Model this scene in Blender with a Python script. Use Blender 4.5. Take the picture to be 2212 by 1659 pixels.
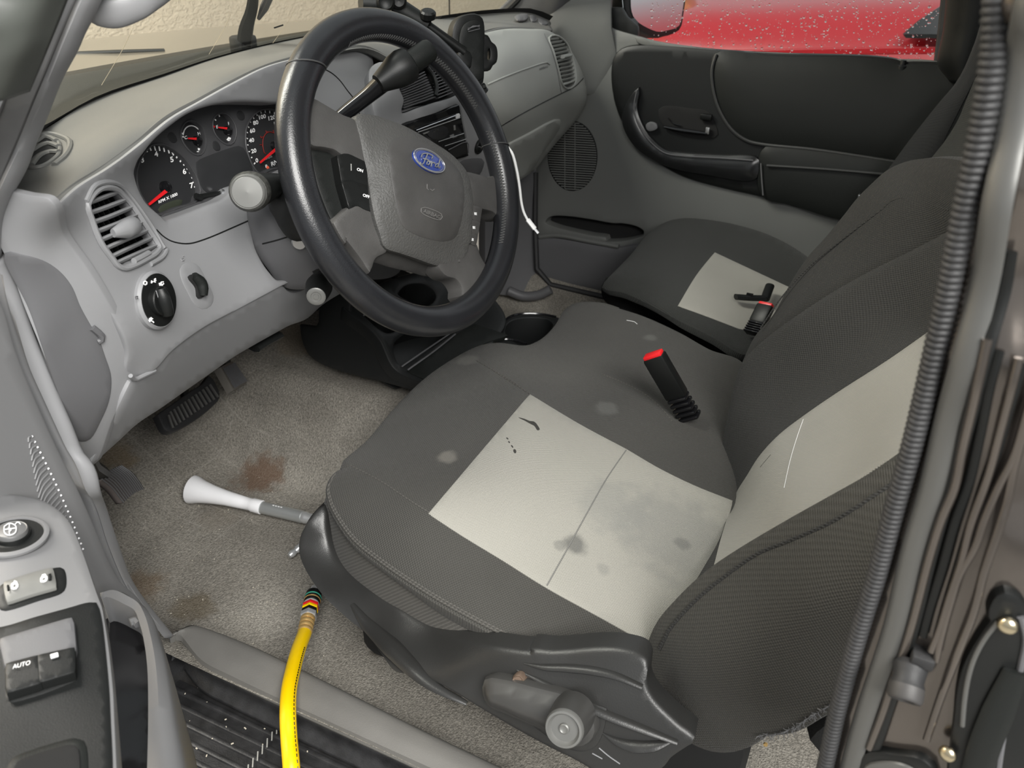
import bpy, bmesh, math, random
import numpy as np
from mathutils import Vector, Matrix
from mathutils.geometry import delaunay_2d_cdt

for o in list(bpy.data.objects):
    bpy.data.objects.remove(o)
SC = bpy.context.scene
COL = SC.collection
random.seed(7)
RNG = np.random.default_rng(7)

# ------------------------------------------------------------------ camera
W, H, F = 2212.0, 1659.0, 1750.0
CX, CY = W / 2, H / 2
CAM = np.array([0.0, 0.0, 1.5])
def _rot(vx, vy, f):
    dx = np.array([vx[0] - CX, vx[1] - CY, f]); dx /= np.linalg.norm(dx)
    dy = np.array([vy[0] - CX, vy[1] - CY, f]); dy /= np.linalg.norm(dy)
    dy -= dx * dy.dot(dx); dy /= np.linalg.norm(dy)
    return np.stack([dx, dy, np.cross(dx, dy)], 1)
RM = _rot((2030, -176), (-3571, -330), F)          # rows: camera right, down, forward in world axes
cam_data = bpy.data.cameras.new('camera')
cam = bpy.data.objects.new('camera', cam_data)
COL.objects.link(cam)
cam.matrix_world = Matrix([[RM[0][i], -RM[1][i], -RM[2][i], CAM[i]] for i in range(3)] + [[0, 0, 0, 1]])
cam_data.sensor_width = 36.0
cam_data.lens = 36.0 * F / W
cam_data.clip_start = 0.02
cam_data.dof.use_dof = True
cam_data.dof.focus_distance = 0.95
cam_data.dof.aperture_fstop = 11.0
SC.camera = cam

# ------------------------------------------------------------------ world and light
world = bpy.data.worlds.new('overcast'); SC.world = world
world.use_nodes = True
wn = world.node_tree; wn.nodes.clear()
wo = wn.nodes.new('ShaderNodeOutputWorld')
bg = wn.nodes.new('ShaderNodeBackground')
bg.inputs[0].default_value = (0.93, 0.97, 1.0, 1); bg.inputs[1].default_value = 0.34
wn.links.new(bg.outputs[0], wo.inputs[0])
def area(name, loc, target, size, power, col=(1, 1, 1)):
    l = bpy.data.lights.new(name, 'AREA'); l.shape = 'RECTANGLE'
    l.size, l.size_y = size; l.energy = power; l.color = col
    o = bpy.data.objects.new(name, l); COL.objects.link(o)
    o.location = loc
    o.rotation_euler = (Vector(target) - Vector(loc)).to_track_quat('-Z', 'Y').to_euler()
    return o
LIGHT_SCALE = 1.0
area('fill_light_behind', (-1.2, -1.35, 3.4), (0.7, 0.6, 0.8), (2.0, 2.0), 155, (1.0, 0.985, 0.95))  # added fill light, no lamp seen there; brightens footwell, dash and cushion
area('fill_light_front', (0.2, 2.35, 2.95), (1.2, 2.75, 1.3), (2.2, 0.5), 85, (1.0, 0.96, 0.88))  # added fill light, no lamp seen there; brightens the stucco wall and hood
SC.view_settings.view_transform = 'Standard'
SC.view_settings.look = 'None'
SC.view_settings.gamma = 1.0
SC.view_settings.use_curve_mapping = False
SC.view_settings.exposure = 0.72

# ------------------------------------------------------------------ helpers
def ray(px, py):
    return RM.T @ np.array([(px - CX) / F, (py - CY) / F, 1.0])
def P(px, py, x=None, y=None, z=None):
    """where the sight line through a photo pixel meets the plane x=, y= or z= of the truck"""
    r = ray(px, py)
    ax, v = (0, x) if x is not None else (1, y) if y is not None else (2, z)
    return CAM + (v - CAM[ax]) / r[ax] * r
VIEWS = {1: (0, 0, 2.962), 2: (600, 0, 2.962), 3: (1300, 0, 2.404), 4: (0, 500, 2.962), 5: (600, 450, 2.962),
         6: (0, 1000, 2.5176), 7: (640, 800, 2.552), 8: (900, 1250, 2.765), 9: (1300, 400, 2.4254),
         10: (1700, 900, 2.1855), 21: (560, 0, 3.6867), 22: (580, 400, 3.6867), 23: (260, 180, 5.184), 24: (1564, 830, 2.0015), 0: (0, 0, 1.0)}
def V(k, *a):
    ox, oy, s = VIEWS[k]
    return [(ox + a[i] / s, oy + a[i + 1] / s) for i in range(0, len(a), 2)]
def unit(v):
    v = np.asarray(v, float); n = np.linalg.norm(v)
    return v / n if n > 1e-12 else v
def cr(pts, n=None, closed=False, step=None):
    """Catmull-Rom resampling, evenly spaced"""
    p = np.array([np.asarray(q, float) for q in pts])
    if len(p) == 2 and not closed:
        m = n or max(2, int(np.linalg.norm(p[1] - p[0]) / step) + 1)
        return np.linspace(p[0], p[1], m)
    if closed: q = np.vstack([p[-1], p, p[0], p[1]])
    else: q = np.vstack([2 * p[0] - p[1], p, 2 * p[-1] - p[-2]])
    out = []
    for i in range(1, len(q) - 2):
        p0, p1, p2, p3 = q[i - 1], q[i], q[i + 1], q[i + 2]
        d0 = max(np.linalg.norm(p1 - p0), 1e-9) ** .5; d1 = max(np.linalg.norm(p2 - p1), 1e-9) ** .5; d2 = max(np.linalg.norm(p3 - p2), 1e-9) ** .5
        m1 = (p1 - p0) / d0 - (p2 - p0) / (d0 + d1) + (p2 - p1) / d1
        m2 = (p2 - p1) / d1 - (p3 - p1) / (d1 + d2) + (p3 - p2) / d2
        m1 *= d1; m2 *= d1
        for t in np.linspace(0, 1, 12, endpoint=False):
            out.append((2*t**3-3*t**2+1)*p1 + (t**3-2*t**2+t)*m1 + (-2*t**3+3*t**2)*p2 + (t**3-t**2)*m2)
    out.append(q[-2]); out = np.array(out)
    L = np.r_[0, np.cumsum(np.linalg.norm(np.diff(out, axis=0), axis=1))]
    if n is None: n = max(3, int(L[-1] / step) + 1)
    s = np.linspace(0, L[-1], n + 1 if closed else n)
    if closed: s = s[:-1]
    return np.stack([np.interp(s, L, out[:, k]) for k in range(out.shape[1])], 1)
def outline(pts, step=10):
    """closed pixel outline; points with a third entry are corners"""
    cs = [i for i, p in enumerate(pts) if len(p) > 2]
    pp = [np.array(p[:2], float) for p in pts]
    if not cs: return cr(pp, closed=True, step=step)
    pp = pp[cs[0]:] + pp[:cs[0]]; cs = [c - cs[0] for c in cs] + [len(pp)]
    pp.append(pp[0]); out = []
    for a, b in zip(cs[:-1], cs[1:]):
        out += list(cr(pp[a:b + 1], step=step)[:-1])
    return np.array(out)
def corners(pts): return [(p[0], p[1], 1) for p in pts]
def rrect(cx_, cy_, w, h, r, n=4):
    o = []
    for k, (sx, sy) in enumerate(((1, 1), (-1, 1), (-1, -1), (1, -1))):
        for j in range(n + 1):
            a = math.pi / 2 * (k + j / n)
            o.append((cx_ + sx * (w / 2 - r) + r * math.cos(a), cy_ + sy * (h / 2 - r) + r * math.sin(a)))
    return o

# ------------------------------------------------------------------ object makers
def thing(name, label, cat, loc=(0, 0, 0), group=None):
    o = bpy.data.objects.new(name, None); COL.objects.link(o)
    o.location = loc; o.empty_display_size = .05
    o['label'] = label; o['category'] = cat
    if group: o['group'] = group
    return o
def tag(o, label, cat, group=None):
    o['label'] = label; o['category'] = cat
    if group: o['group'] = group
    return o
def structure(o, label=None):
    o['kind'] = 'structure'
    if label: o['label'] = label
    return o
def mesh_obj(name, verts, faces, mat, parent=None, smooth=True, angle=40, label=None):
    me = bpy.data.meshes.new(name)
    me.from_pydata([tuple(map(float, v)) for v in verts], [], [tuple(int(i) for i in f) for f in faces])
    me.validate(); me.update()
    if smooth:
        me.shade_smooth(); me.set_sharp_from_angle(angle=math.radians(angle))
    o = bpy.data.objects.new(name, me); COL.objects.link(o)
    if mat: me.materials.append(mat)
    if parent:
        o.parent = parent
        if parent.type == 'EMPTY': o.matrix_parent_inverse = Matrix.Translation(parent.location).inverted()
    if label: o['label'] = label
    return o
class MB:
    """collects shapes into one mesh"""
    def __init__(s): s.v = []; s.f = []
    def add(s, v, f):
        b = len(s.v); s.v += [tuple(q) for q in v]; s.f += [tuple(i + b for i in g) for g in f]; return s
    def box(s, c, sx, sy, sz, ax=None, bev=0):
        """box with half sizes and axes"""
        ax = np.eye(3) if ax is None else np.array(ax, float); h = (sx, sy, sz); c = np.array(c, float)
        b = min(bev, min(h) * .99)
        vs = []; bm = bmesh.new(); bmesh.ops.create_cube(bm, size=2)
        for q in bm.verts: q.co = (q.co[0] * h[0], q.co[1] * h[1], q.co[2] * h[2])
        if b > 0: bmesh.ops.bevel(bm, geom=bm.edges[:] + bm.verts[:], offset=b, segments=2, affect='EDGES', profile=.5)
        bm.verts.index_update()
        vs = [c + q.co[0] * ax[0] + q.co[1] * ax[1] + q.co[2] * ax[2] for q in bm.verts]
        fs = [[q.index for q in g.verts] for g in bm.faces]; bm.free()
        return s.add(vs, fs)
    def tube(s, path, r, n=10, closed=False, cap=True, flat=None, up=None):
        """round bar along a path; r number or list; flat=(w,h) gives an elliptical section oriented by up"""
        p = np.array(path, float); m = len(p)
        rr = np.full(m, r) if np.isscalar(r) else np.interp(np.linspace(0, 1, m), np.linspace(0, 1, len(r)), r)
        if closed: t = np.roll(p, -1, 0) - np.roll(p, 1, 0)
        else: t = np.gradient(p, axis=0)
        t = np.array([unit(q) for q in t])
        u0 = np.array(up, float) if up is not None else np.array([0, 0, 1.0]) if abs(t[0][2]) < .9 else np.array([1.0, 0, 0])
        u = unit(u0 - t[0] * u0.dot(t[0])); vs = []
        fw, fh = flat or (1, 1)
        for i in range(m):
            if up is not None: u = unit(np.array(up, float) - t[i] * np.dot(up, t[i]))
            else: u = unit(u - t[i] * u.dot(t[i]))
            b = np.cross(t[i], u)
            for k in range(n):
                a = 2 * math.pi * k / n
                vs.append(p[i] + rr[i] * (math.cos(a) * fw * b + math.sin(a) * fh * u))
        fs = []
        for i in range(m if closed else m - 1):
            j = (i + 1) % m
            for k in range(n):
                l = (k + 1) % n
                fs.append((i * n + k, i * n + l, j * n + l, j * n + k))
        if cap and not closed:
            fs.append(tuple(range(n))[::-1]); fs.append(tuple(range((m - 1) * n, m * n)))
        return s.add(vs, fs)
    def lathe(s, c, axis, prof, n=28, ref=None):
        """profile of (radius, height) turned about axis through c"""
        a = unit(axis); r0 = np.array(ref if ref is not None else ((0, 0, 1) if abs(a[2]) < .9 else (1, 0, 0)), float)
        u = unit(r0 - a * a.dot(r0)); w = np.cross(a, u); c = np.array(c, float); vs = []; fs = []
        for (r, h) in prof:
            for k in range(n):
                t = 2 * math.pi * k / n
                vs.append(c + h * a + r * (math.cos(t) * u + math.sin(t) * w))
        for i in range(len(prof) - 1):
            for k in range(n):
                l = (k + 1) % n
                fs.append((i * n + k, i * n + l, (i + 1) * n + l, (i + 1) * n + k))
        if prof[0][0] > 1e-6: fs.append(tuple(range(n))[::-1])
        if prof[-1][0] > 1e-6: fs.append(tuple(range((len(prof) - 1) * n, len(prof) * n)))
        return s.add(vs, fs)
    def prism(s, pts, d):
        """planar outline extruded by vector d"""
        p = [np.array(q, float) for q in pts]; n = len(p); d = np.array(d, float)
        vs = p + [q + d for q in p]
        fs = [tuple(range(n)), tuple(range(n, 2 * n))[::-1]] + [(i, i + n, (i + 1) % n + n, (i + 1) % n) for i in range(n)]
        return s.add(vs, fs)
    def build(s, name, mat, parent=None, smooth=True, angle=40, label=None):
        bm = bmesh.new()
        vv = [bm.verts.new(tuple(map(float, q))) for q in s.v]
        for g in s.f:
            if len(set(g)) < 3: continue
            try: bm.faces.new([vv[i] for i in g])
            except ValueError: pass
        bmesh.ops.recalc_face_normals(bm, faces=bm.faces)
        me = bpy.data.meshes.new(name); bm.to_mesh(me); bm.free()
        if smooth: me.shade_smooth(); me.set_sharp_from_angle(angle=math.radians(angle))
        o = bpy.data.objects.new(name, me); COL.objects.link(o); me.materials.append(mat)
        if parent:
            o.parent = parent
            if parent.type == 'EMPTY': o.matrix_parent_inverse = Matrix.Translation(parent.location).inverted()
        if label: o['label'] = label
        return o
def loft(name, rows, nu, nv, mat, parent=None, solid=0, creases=(), angle=50, label=None, closed_u=False):
    """smooth surface through rows of 3-D points"""
    rs = [cr(r, nu, closed=closed_u) for r in rows]
    segs, last = [], 0
    for c in list(creases) + [len(rs) - 1]:
        if c > last: segs.append((last, c)); last = c
    cols = []
    for k in range(nu):
        line = []
        for a, b in segs:
            q = [rs[i][k] for i in range(a, b + 1)]
            line += list(cr(q, nv * (b - a) + 1))[(1 if line else 0):]
        cols.append(line)
    m = len(cols[0]); vs = [v for c in cols for v in c]
    fs = [(k * m + i, ((k + 1) % nu) * m + i, ((k + 1) % nu) * m + i + 1, k * m + i + 1) for k in range(nu if closed_u else nu - 1) for i in range(m - 1)]
    o = mesh_obj(name, vs, fs, mat, parent, True, angle, label)
    if solid:
        md = o.modifiers.new('solid', 'SOLIDIFY'); md.thickness = abs(solid)
        fc = sum(p.area * p.normal.dot(Vector(CAM) - p.center) / max(1e-6, (Vector(CAM) - p.center).length) for p in o.data.polygons)
        md.offset = -1 if fc > 0 else 1            # thicken away from the visible side
    return o
class Surf:
    """smooth surface known through control points: photo pixel + one true coordinate"""
    def __init__(s, ctrl, lam=1e-4):
        X, wv = [], []
        for c in ctrl:
            if len(c) == 4 and isinstance(c[2], str): q = P(c[0], c[1], **{c[2]: c[3]}); px = c[:2]
            else:
                q = np.array(c[:3], float); d = RM @ (q - CAM); px = (CX + F * d[0] / d[2], CY + F * d[1] / d[2])
            X.append(px); wv.append(1.0 / (RM[2] @ (q - CAM)))
        s.X = np.array(X, float) / 500; n = len(X)
        K = s._k(np.linalg.norm(s.X[:, None] - s.X[None], axis=2)) + lam * np.eye(n)
        A = np.c_[np.ones(n), s.X]
        M = np.block([[K, A], [A.T, np.zeros((3, 3))]])
        s.c = np.linalg.lstsq(M, np.r_[wv, 0, 0, 0], rcond=None)[0]
    @staticmethod
    def _k(r): return np.where(r > 1e-9, r * r * np.log(np.maximum(r, 1e-9)), 0)
    def p(s, px, py):
        q = np.array([px, py]) / 500
        w = s._k(np.linalg.norm(s.X - q, axis=1)) @ s.c[:-3] + s.c[-3] + s.c[-2:] @ q
        return CAM + ray(px, py) / w
    def n(s, px, py):
        a, b, c = s.p(px, py), s.p(px + 2, py), s.p(px, py + 2)
        n = unit(np.cross(b - a, c - a))
        return n if n.dot(CAM - a) > 0 else -n
    def pt(s, px, py, off=0.0):
        return s.p(px, py) + (s.n(px, py) * off if off else 0)
    def line(s, pts, off=0.0, step=8, n=None, closed=False):
        q = cr([p[:2] for p in pts], n, closed, step)
        return [s.pt(a, b, off) for a, b in q]
    def sheet(s, name, out, mat, parent=None, holes=(), step=14, edge=10, roll=.003, skirt=.012, off=0.0, bulge=0.0, label=None, angle=42, hole_roll=None, hole_skirt=None, bumps=None, back_dir=None):
        O = outline(out, edge); Hs = [outline(h, edge * .6) for h in holes]
        def inside(poly, q):
            x, y = q[:, 0], q[:, 1]; r = np.zeros(len(q), bool); a = poly; b = np.roll(poly, -1, 0)
            for (x1, y1), (x2, y2) in zip(a, b):
                if y1 == y2: continue
                c = ((y1 > y) != (y2 > y)) & (x < (x2 - x1) * (y - y1) / (y2 - y1) + x1); r ^= c
            return r
        lo, hi = O.min(0), O.max(0)
        gx, gy = np.meshgrid(np.arange(lo[0] + step / 2, hi[0], step), np.arange(lo[1] + step / 2, hi[1], step))
        gx = gx + (np.arange(gx.shape[0]) % 2)[:, None] * step / 2
        G = np.c_[gx.ravel(), gy.ravel()]
        m = inside(O, G)
        for h in Hs: m &= ~inside(h, G)
        G = G[m]
        B = np.vstack([O] + Hs)
        if len(G):
            d = np.min(np.linalg.norm(G[:, None] - B[None], axis=2), axis=1); G = G[d > min(step, edge) * .55]
        loops, st = [], 0
        for L in [O] + Hs: loops.append(list(range(st, st + len(L)))); st += len(L)
        A = np.vstack([B, G]) if len(G) else B
        E = [(l[i], l[(i + 1) % len(l)]) for l in loops for i in range(len(l))]
        rv, re, rf, ov, oe, of = delaunay_2d_cdt([Vector(q) for q in A], E, [], 0, 1e-4, True)
        rv = np.array([(q[0], q[1]) for q in rv])
        cen = np.array([rv[list(t)].mean(0) for t in rf])
        k = inside(O, cen)
        for h in Hs: k &= ~inside(h, cen)
        fs = [tuple(t) for t, q in zip(rf, k) if q]
        back = {}
        for i, l in enumerate(ov):
            for j in l: back[j] = i
        if bulge or bumps:
            dO = np.min(np.linalg.norm(rv[:, None] - B[None], axis=2), axis=1)
        vs = []
        for i, q in enumerate(rv):
            e = off
            if bulge: e += bulge * (1 - math.exp(-dO[i] / (0.35 * max(1, dO.max()))))
            if bumps: e += bumps(q[0], q[1])
            vs.append(s.pt(q[0], q[1], e))
        for li, loop in enumerate(loops):
            L = np.array([rv[back[j]] for j in loop]); ids = [back[j] for j in loop]
            rl = roll if li == 0 else (roll if hole_roll is None else hole_roll)
            sk = skirt if li == 0 else (skirt if hole_skirt is None else hole_skirt)
            if rl <= 0 and sk <= 0: continue
            area2 = np.sum(L[:, 0] * np.roll(L[:, 1], -1) - np.roll(L[:, 0], -1) * L[:, 1])
            sg = 1 if area2 > 0 else -1
            if li > 0: sg = -sg
            t = np.roll(L, -1, 0) - np.roll(L, 1, 0); nn = np.stack([t[:, 1], -t[:, 0]], 1) * sg
            rings = [ids]; prof = []
            for ph in (.5, 1.0): prof.append((rl * math.sin(ph * math.pi / 2), rl * (1 - math.cos(ph * math.pi / 2))))
            prof.append((rl, rl + sk))
            O3, N3, P3 = [], [], []
            for j in range(len(L)):
                e = unit(nn[j]); pb = np.array(vs[ids[j]]); nr = s.n(*L[j])
                o3 = s.p(L[j][0] + e[0] * 2, L[j][1] + e[1] * 2) - s.p(*L[j])
                o3 = unit(o3 - nr * o3.dot(nr)); O3.append(o3); N3.append(nr); P3.append(pb)
            for (a, b) in prof:
                base = len(vs); bd_ = [-N3[j] if back_dir is None else unit(back_dir) for j in range(len(L))]; vs += [P3[j] + a * O3[j] + b * bd_[j] for j in range(len(L))]
                rings.append(list(range(base, base + len(L))))
            for r0, r1 in zip(rings[:-1], rings[1:]):
                for j in range(len(L)):
                    k2 = (j + 1) % len(L)
                    fs.append((r0[j], r0[k2], r1[k2], r1[j]))
        mb = MB(); mb.v = vs; mb.f = fs
        return mb.build(name, mat, parent, True, angle, label)
    def text(s, body, o, ux, uy, off, mat, parent, name='lettering', thick=.0006, align='CENTER', bold=.012):
        """lettering laid on the surface: o is the pixel origin, ux / uy the pixel vectors of one letter height"""
        v, f = text_mesh(body, align, bold)
        mb = MB()
        q = [(o[0] + a * ux[0] - b * uy[0], o[1] + a * ux[1] - b * uy[1]) for a, b in v]
        n = len(q); top = [s.pt(a, b, off + thick) for a, b in q]
        mb.add(top, f)
        return mb.build(name, mat, parent, False)
_txt = {}
def text_mesh(body, align='CENTER', bold=0.0):
    k = (body, align, bold)
    if k not in _txt:
        cu = bpy.data.curves.new('t', 'FONT'); cu.body = body; cu.align_x = align; cu.size = 1.0; cu.offset = bold
        cu.resolution_u = 3
        o = bpy.data.objects.new('t', cu); COL.objects.link(o)
        dg = bpy.context.evaluated_depsgraph_get()
        me = bpy.data.meshes.new_from_object(o.evaluated_get(dg))
        _txt[k] = ([(q.co[0], q.co[1]) for q in me.vertices], [tuple(p.vertices) for p in me.polygons])
        bpy.data.objects.remove(o); bpy.data.meshes.remove(me); bpy.data.curves.remove(cu)
    return _txt[k]
class Plane(Surf):
    def __init__(s, o, n): s.o = np.array(o, float); s.nn = unit(n)
    def p(s, px, py):
        r = ray(px, py); return CAM + r * ((s.o - CAM).dot(s.nn) / r.dot(s.nn))
    def n(s, px, py): return s.nn if s.nn.dot(CAM - s.o) > 0 else -s.nn
def plane3(a, b, c):
    a, b, c = map(np.array, (a, b, c)); return Plane(a, np.cross(b - a, c - a))

def groove(surf, q, r=.0012, off=0.0, m='black', nm='panel_seam', par=None): return MB().tube(surf.line(q, off), r, 6).build(nm, M[m], par or dash)
# ------------------------------------------------------------------ materials
def mat(name, col, rough=.5, metal=0, bump=None, var=None, spec=.5, coat=0, emit=None, sheen=0):
    m = bpy.data.materials.new(name); m.use_nodes = True
    nt = m.node_tree; b = nt.nodes['Principled BSDF']
    b.inputs['Base Color'].default_value = (*col, 1); b.inputs['Roughness'].default_value = rough
    b.inputs['Metallic'].default_value = metal; b.inputs['Specular IOR Level'].default_value = spec
    if coat: b.inputs['Coat Weight'].default_value = coat; b.inputs['Coat Roughness'].default_value = .08
    if sheen: b.inputs['Sheen Weight'].default_value = sheen; b.inputs['Sheen Roughness'].default_value = .5
    tc = nt.nodes.new('ShaderNodeTexCoord')
    if var:                                        # (scale, amount): soft colour variation
        n = nt.nodes.new('ShaderNodeTexNoise'); n.inputs['Scale'].default_value = var[0]; n.inputs['Detail'].default_value = 5
        r = nt.nodes.new('ShaderNodeMapRange'); r.inputs[1].default_value = .3; r.inputs[2].default_value = .7
        r.inputs[3].default_value = 1 - var[1]; r.inputs[4].default_value = 1 + var[1]
        x = nt.nodes.new('ShaderNodeMix'); x.data_type = 'RGBA'; x.blend_type = 'MULTIPLY'; x.inputs[0].default_value = 1
        x.inputs[6].default_value = (*col, 1)
        nt.links.new(tc.outputs['Object'], n.inputs['Vector']); nt.links.new(n.outputs['Fac'], r.inputs[0])
        nt.links.new(r.outputs[0], x.inputs[7]); nt.links.new(x.outputs[2], b.inputs['Base Color'])
    if bump:                                       # (scale, strength, distance)
        n = nt.nodes.new('ShaderNodeTexNoise'); n.inputs['Scale'].default_value = bump[0]; n.inputs['Detail'].default_value = 3
        u = nt.nodes.new('ShaderNodeBump'); u.inputs['Strength'].default_value = bump[1]; u.inputs['Distance'].default_value = bump[2]
        nt.links.new(tc.outputs['Object'], n.inputs['Vector']); nt.links.new(n.outputs['Fac'], u.inputs['Height'])
        nt.links.new(u.outputs[0], b.inputs['Normal'])
    if emit: b.inputs['Emission Color'].default_value = (*emit[0], 1); b.inputs['Emission Strength'].default_value = emit[1]
    return m
M = {}
M['grey_lit'] = mat('lit_grey_dash_plastic', (.36, .367, .345), .5, bump=(1200, .2, .0005), var=(5, .05))  # same dash grey, windscreen light on the passenger side put into the colour
M['console'] = mat('console_black', (.012, .0128, .013), .4, bump=(1200, .2, .0005), spec=.4)
M['grey_door'] = mat('door_grey_plastic', (.165, .165, .168), .48, bump=(1400, .12, .0005), var=(6, .04))
M['thread'] = mat('grey_thread', (.05, .05, .05), .6)
M['grey'] = mat('grey_plastic', (.235, .236, .243), .48, bump=(1400, .12, .0005), var=(6, .04))
M['grey_pad'] = mat('grey_pad', (.11, .109, .103), .5, bump=(1100, .2, .0006), var=(5, .06))  # same dash grey, darkened in the colour to offset light through the windscreen
M['grey_dark'] = mat('mid_grey_plastic', (.105, .105, .11), .5, bump=(1300, .15, .0005))
M['grey_right'] = mat('shaded_grey_plastic', (.125, .128, .122), .5, bump=(1200, .2, .0005), var=(5, .05))  # passenger-side grey; the weaker light there is put into the darker colour
M['black'] = mat('black_plastic', (.0062, .0068, .0066), .42, bump=(1200, .2, .0005), spec=.35)
M['black_gloss'] = mat('gloss_black', (.008, .008, .009), .12)
M['black_soft'] = mat('soft_black_vinyl', (.008, .0092, .0085), .5, spec=.3, bump=(900, .3, .0005))
M['void'] = mat('dark_cavity', (.006, .006, .006), .9)
M['rubber'] = mat('black_rubber', (.02, .02, .021), .6, bump=(300, .2, .001), var=(20, .3))
M['leather'] = mat('black_leather', (.013, .0135, .0155), .27, bump=(700, .35, .0005), var=(30, .15), spec=.6)
M['hub'] = mat('grained_charcoal_vinyl', (.07, .069, .066), .5, bump=(420, .8, .0012), var=(12, .08))
M['hub_smooth'] = mat('charcoal_vinyl', (.062, .06, .058), .46, bump=(900, .4, .0006), var=(25, .15))
M['white'] = mat('white_print', (.85, .85, .85), .5)
M['dim_print'] = mat('grey_print', (.32, .32, .3), .5)
M['red'] = mat('red_plastic', (.75, .015, .02), .35)
M['red_dim'] = mat('dark_red_print', (.22, .015, .01), .5)
M['orange'] = mat('orange_red_print', (.85, .13, .06), .5)
M['dial'] = mat('dial_face', (.02, .0205, .022), .5)  # haze of the clear lens put into a lighter base colour
M['cluster'] = mat('cluster_mask', (.048, .048, .051), .55)  # lightened too, the lens haze is in the colour
M['chrome'] = mat('chrome', (.75, .76, .78), .12, metal=1)
M['silver'] = mat('silver_trim', (.5, .5, .5), .3, metal=.8)
M['silver_knob'] = mat('silver_plastic', (.17, .17, .162), .42, metal=.4)
M['yellow'] = mat('yellow_hose', (.86, .56, .0), .38, var=(15, .06))
M['brass'] = mat('brass', (.75, .50, .20), .28, metal=.65)
M['steel'] = mat('bright_steel', (.62, .63, .64), .28, metal=.6)
M['emboss'] = mat('raised_vinyl', (.15, .145, .14), .45)
M['white_plastic'] = mat('milky_plastic', (.8, .8, .82), .4, var=(20, .04))
M['blue'] = mat('blue_enamel', (.02, .045, .24), .25, coat=.6)
# ------------------------------------------------------------------ cloth, carpet, stucco, paint, glass
def nodes_of(m): return m.node_tree, m.node_tree.nodes['Principled BSDF'], m.node_tree.nodes.new
def fabric(name, col, period=.0026, depth=.0005, rough=.85, tint=.12, twill=False, face='seat'):
    m = bpy.data.materials.new(name); m.use_nodes = True
    nt, b, N = nodes_of(m); L = nt.links.new
    b.inputs['Roughness'].default_value = rough; b.inputs['Specular IOR Level'].default_value = .25
    b.inputs['Sheen Weight'].default_value = .08; b.inputs['Sheen Roughness'].default_value = .4
    tc = N('ShaderNodeTexCoord'); sep = N('ShaderNodeSeparateXYZ'); L(tc.outputs['Object'], sep.inputs[0])
    def math_(op, a, c=None):
        q = N('ShaderNodeMath'); q.operation = op
        for i, v in enumerate((a, c)):
            if v is None: continue
            if isinstance(v, (int, float)): q.inputs[i].default_value = v
            else: L(v, q.inputs[i])
        return q.outputs[0]
    k = 2 * math.pi / period
    u, v = {'seat': (sep.outputs[0], sep.outputs[1]), 'back': (sep.outputs[0], sep.outputs[2]), 'side': (sep.outputs[1], sep.outputs[2])}[face]
    s1 = math_('SINE', math_('MULTIPLY', u, k)); s2 = math_('SINE', math_('MULTIPLY', v, k))
    w = math_('MULTIPLY', s1, s2)
    if twill: w = math_('SINE', math_('MULTIPLY', math_('ADD', u, v), k * .7))
    nz = N('ShaderNodeTexNoise'); nz.inputs['Scale'].default_value = 500; L(tc.outputs['Object'], nz.inputs['Vector'])
    h = math_('ADD', w, math_('MULTIPLY', nz.outputs['Fac'], 1.2))
    bp = N('ShaderNodeBump'); bp.inputs['Strength'].default_value = .6; bp.inputs['Distance'].default_value = depth
    L(h, bp.inputs['Height']); L(bp.outputs[0], b.inputs['Normal'])
    big = N('ShaderNodeTexNoise'); big.inputs['Scale'].default_value = 9; big.inputs['Detail'].default_value = 6; L(tc.outputs['Object'], big.inputs['Vector'])
    f = math_('ADD', math_('ADD', 1 - tint * .9, math_('MULTIPLY', w, tint)), math_('MULTIPLY', big.outputs['Fac'], tint * 1.6))
    mx = N('ShaderNodeMix'); mx.data_type = 'RGBA'; mx.blend_type = 'MULTIPLY'; mx.inputs[0].default_value = 1
    mx.inputs[6].default_value = (*col, 1); L(f, mx.inputs[7]); L(mx.outputs[2], b.inputs['Base Color'])
    m['_mix'] = mx.name
    return m
def add_stains(m, spots):
    """soft spots with a place of their own: (centre, radius, colour, strength)"""
    nt, b, N = nodes_of(m); L = nt.links.new
    tc = N('ShaderNodeTexCoord'); nz = N('ShaderNodeTexNoise'); nz.inputs['Scale'].default_value = 45; nz.inputs['Detail'].default_value = 5
    L(tc.outputs['Object'], nz.inputs['Vector'])
    src = b.inputs['Base Color'].links[0].from_socket
    for c, r, col, st in spots:
        d = N('ShaderNodeVectorMath'); d.operation = 'DISTANCE'; d.inputs[1].default_value = tuple(c); L(tc.outputs['Object'], d.inputs[0])
        a = N('ShaderNodeMath'); a.operation = 'MULTIPLY_ADD'; a.inputs[1].default_value = r * 1.6; L(nz.outputs['Fac'], a.inputs[0])
        s = N('ShaderNodeMath'); s.operation = 'MULTIPLY'; s.inputs[1].default_value = -1; L(a.outputs[0], s.inputs[0])
        L(d.outputs['Value'], a.inputs[2])
        mr = N('ShaderNodeMapRange'); mr.inputs[1].default_value = r * 1.3; mr.inputs[2].default_value = r * 2.15; mr.inputs[3].default_value = st; mr.inputs[4].default_value = 0
        mr.interpolation_type = 'SMOOTHSTEP'
        L(a.outputs[0], mr.inputs[0])
        x = N('ShaderNodeMix'); x.data_type = 'RGBA'; x.inputs[7].default_value = (*col, 1); L(mr.outputs[0], x.inputs[0]); L(src, x.inputs[6]); src = x.outputs[2]
    L(src, b.inputs['Base Color'])
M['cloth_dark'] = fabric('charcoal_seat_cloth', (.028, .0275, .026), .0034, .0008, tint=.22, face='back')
M['cloth_seat'] = fabric('lit_charcoal_seat_cloth', (.058, .056, .051), .0034, .0008, tint=.2)  # same charcoal cloth as the backrest, light on the cushion put into the colour
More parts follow.
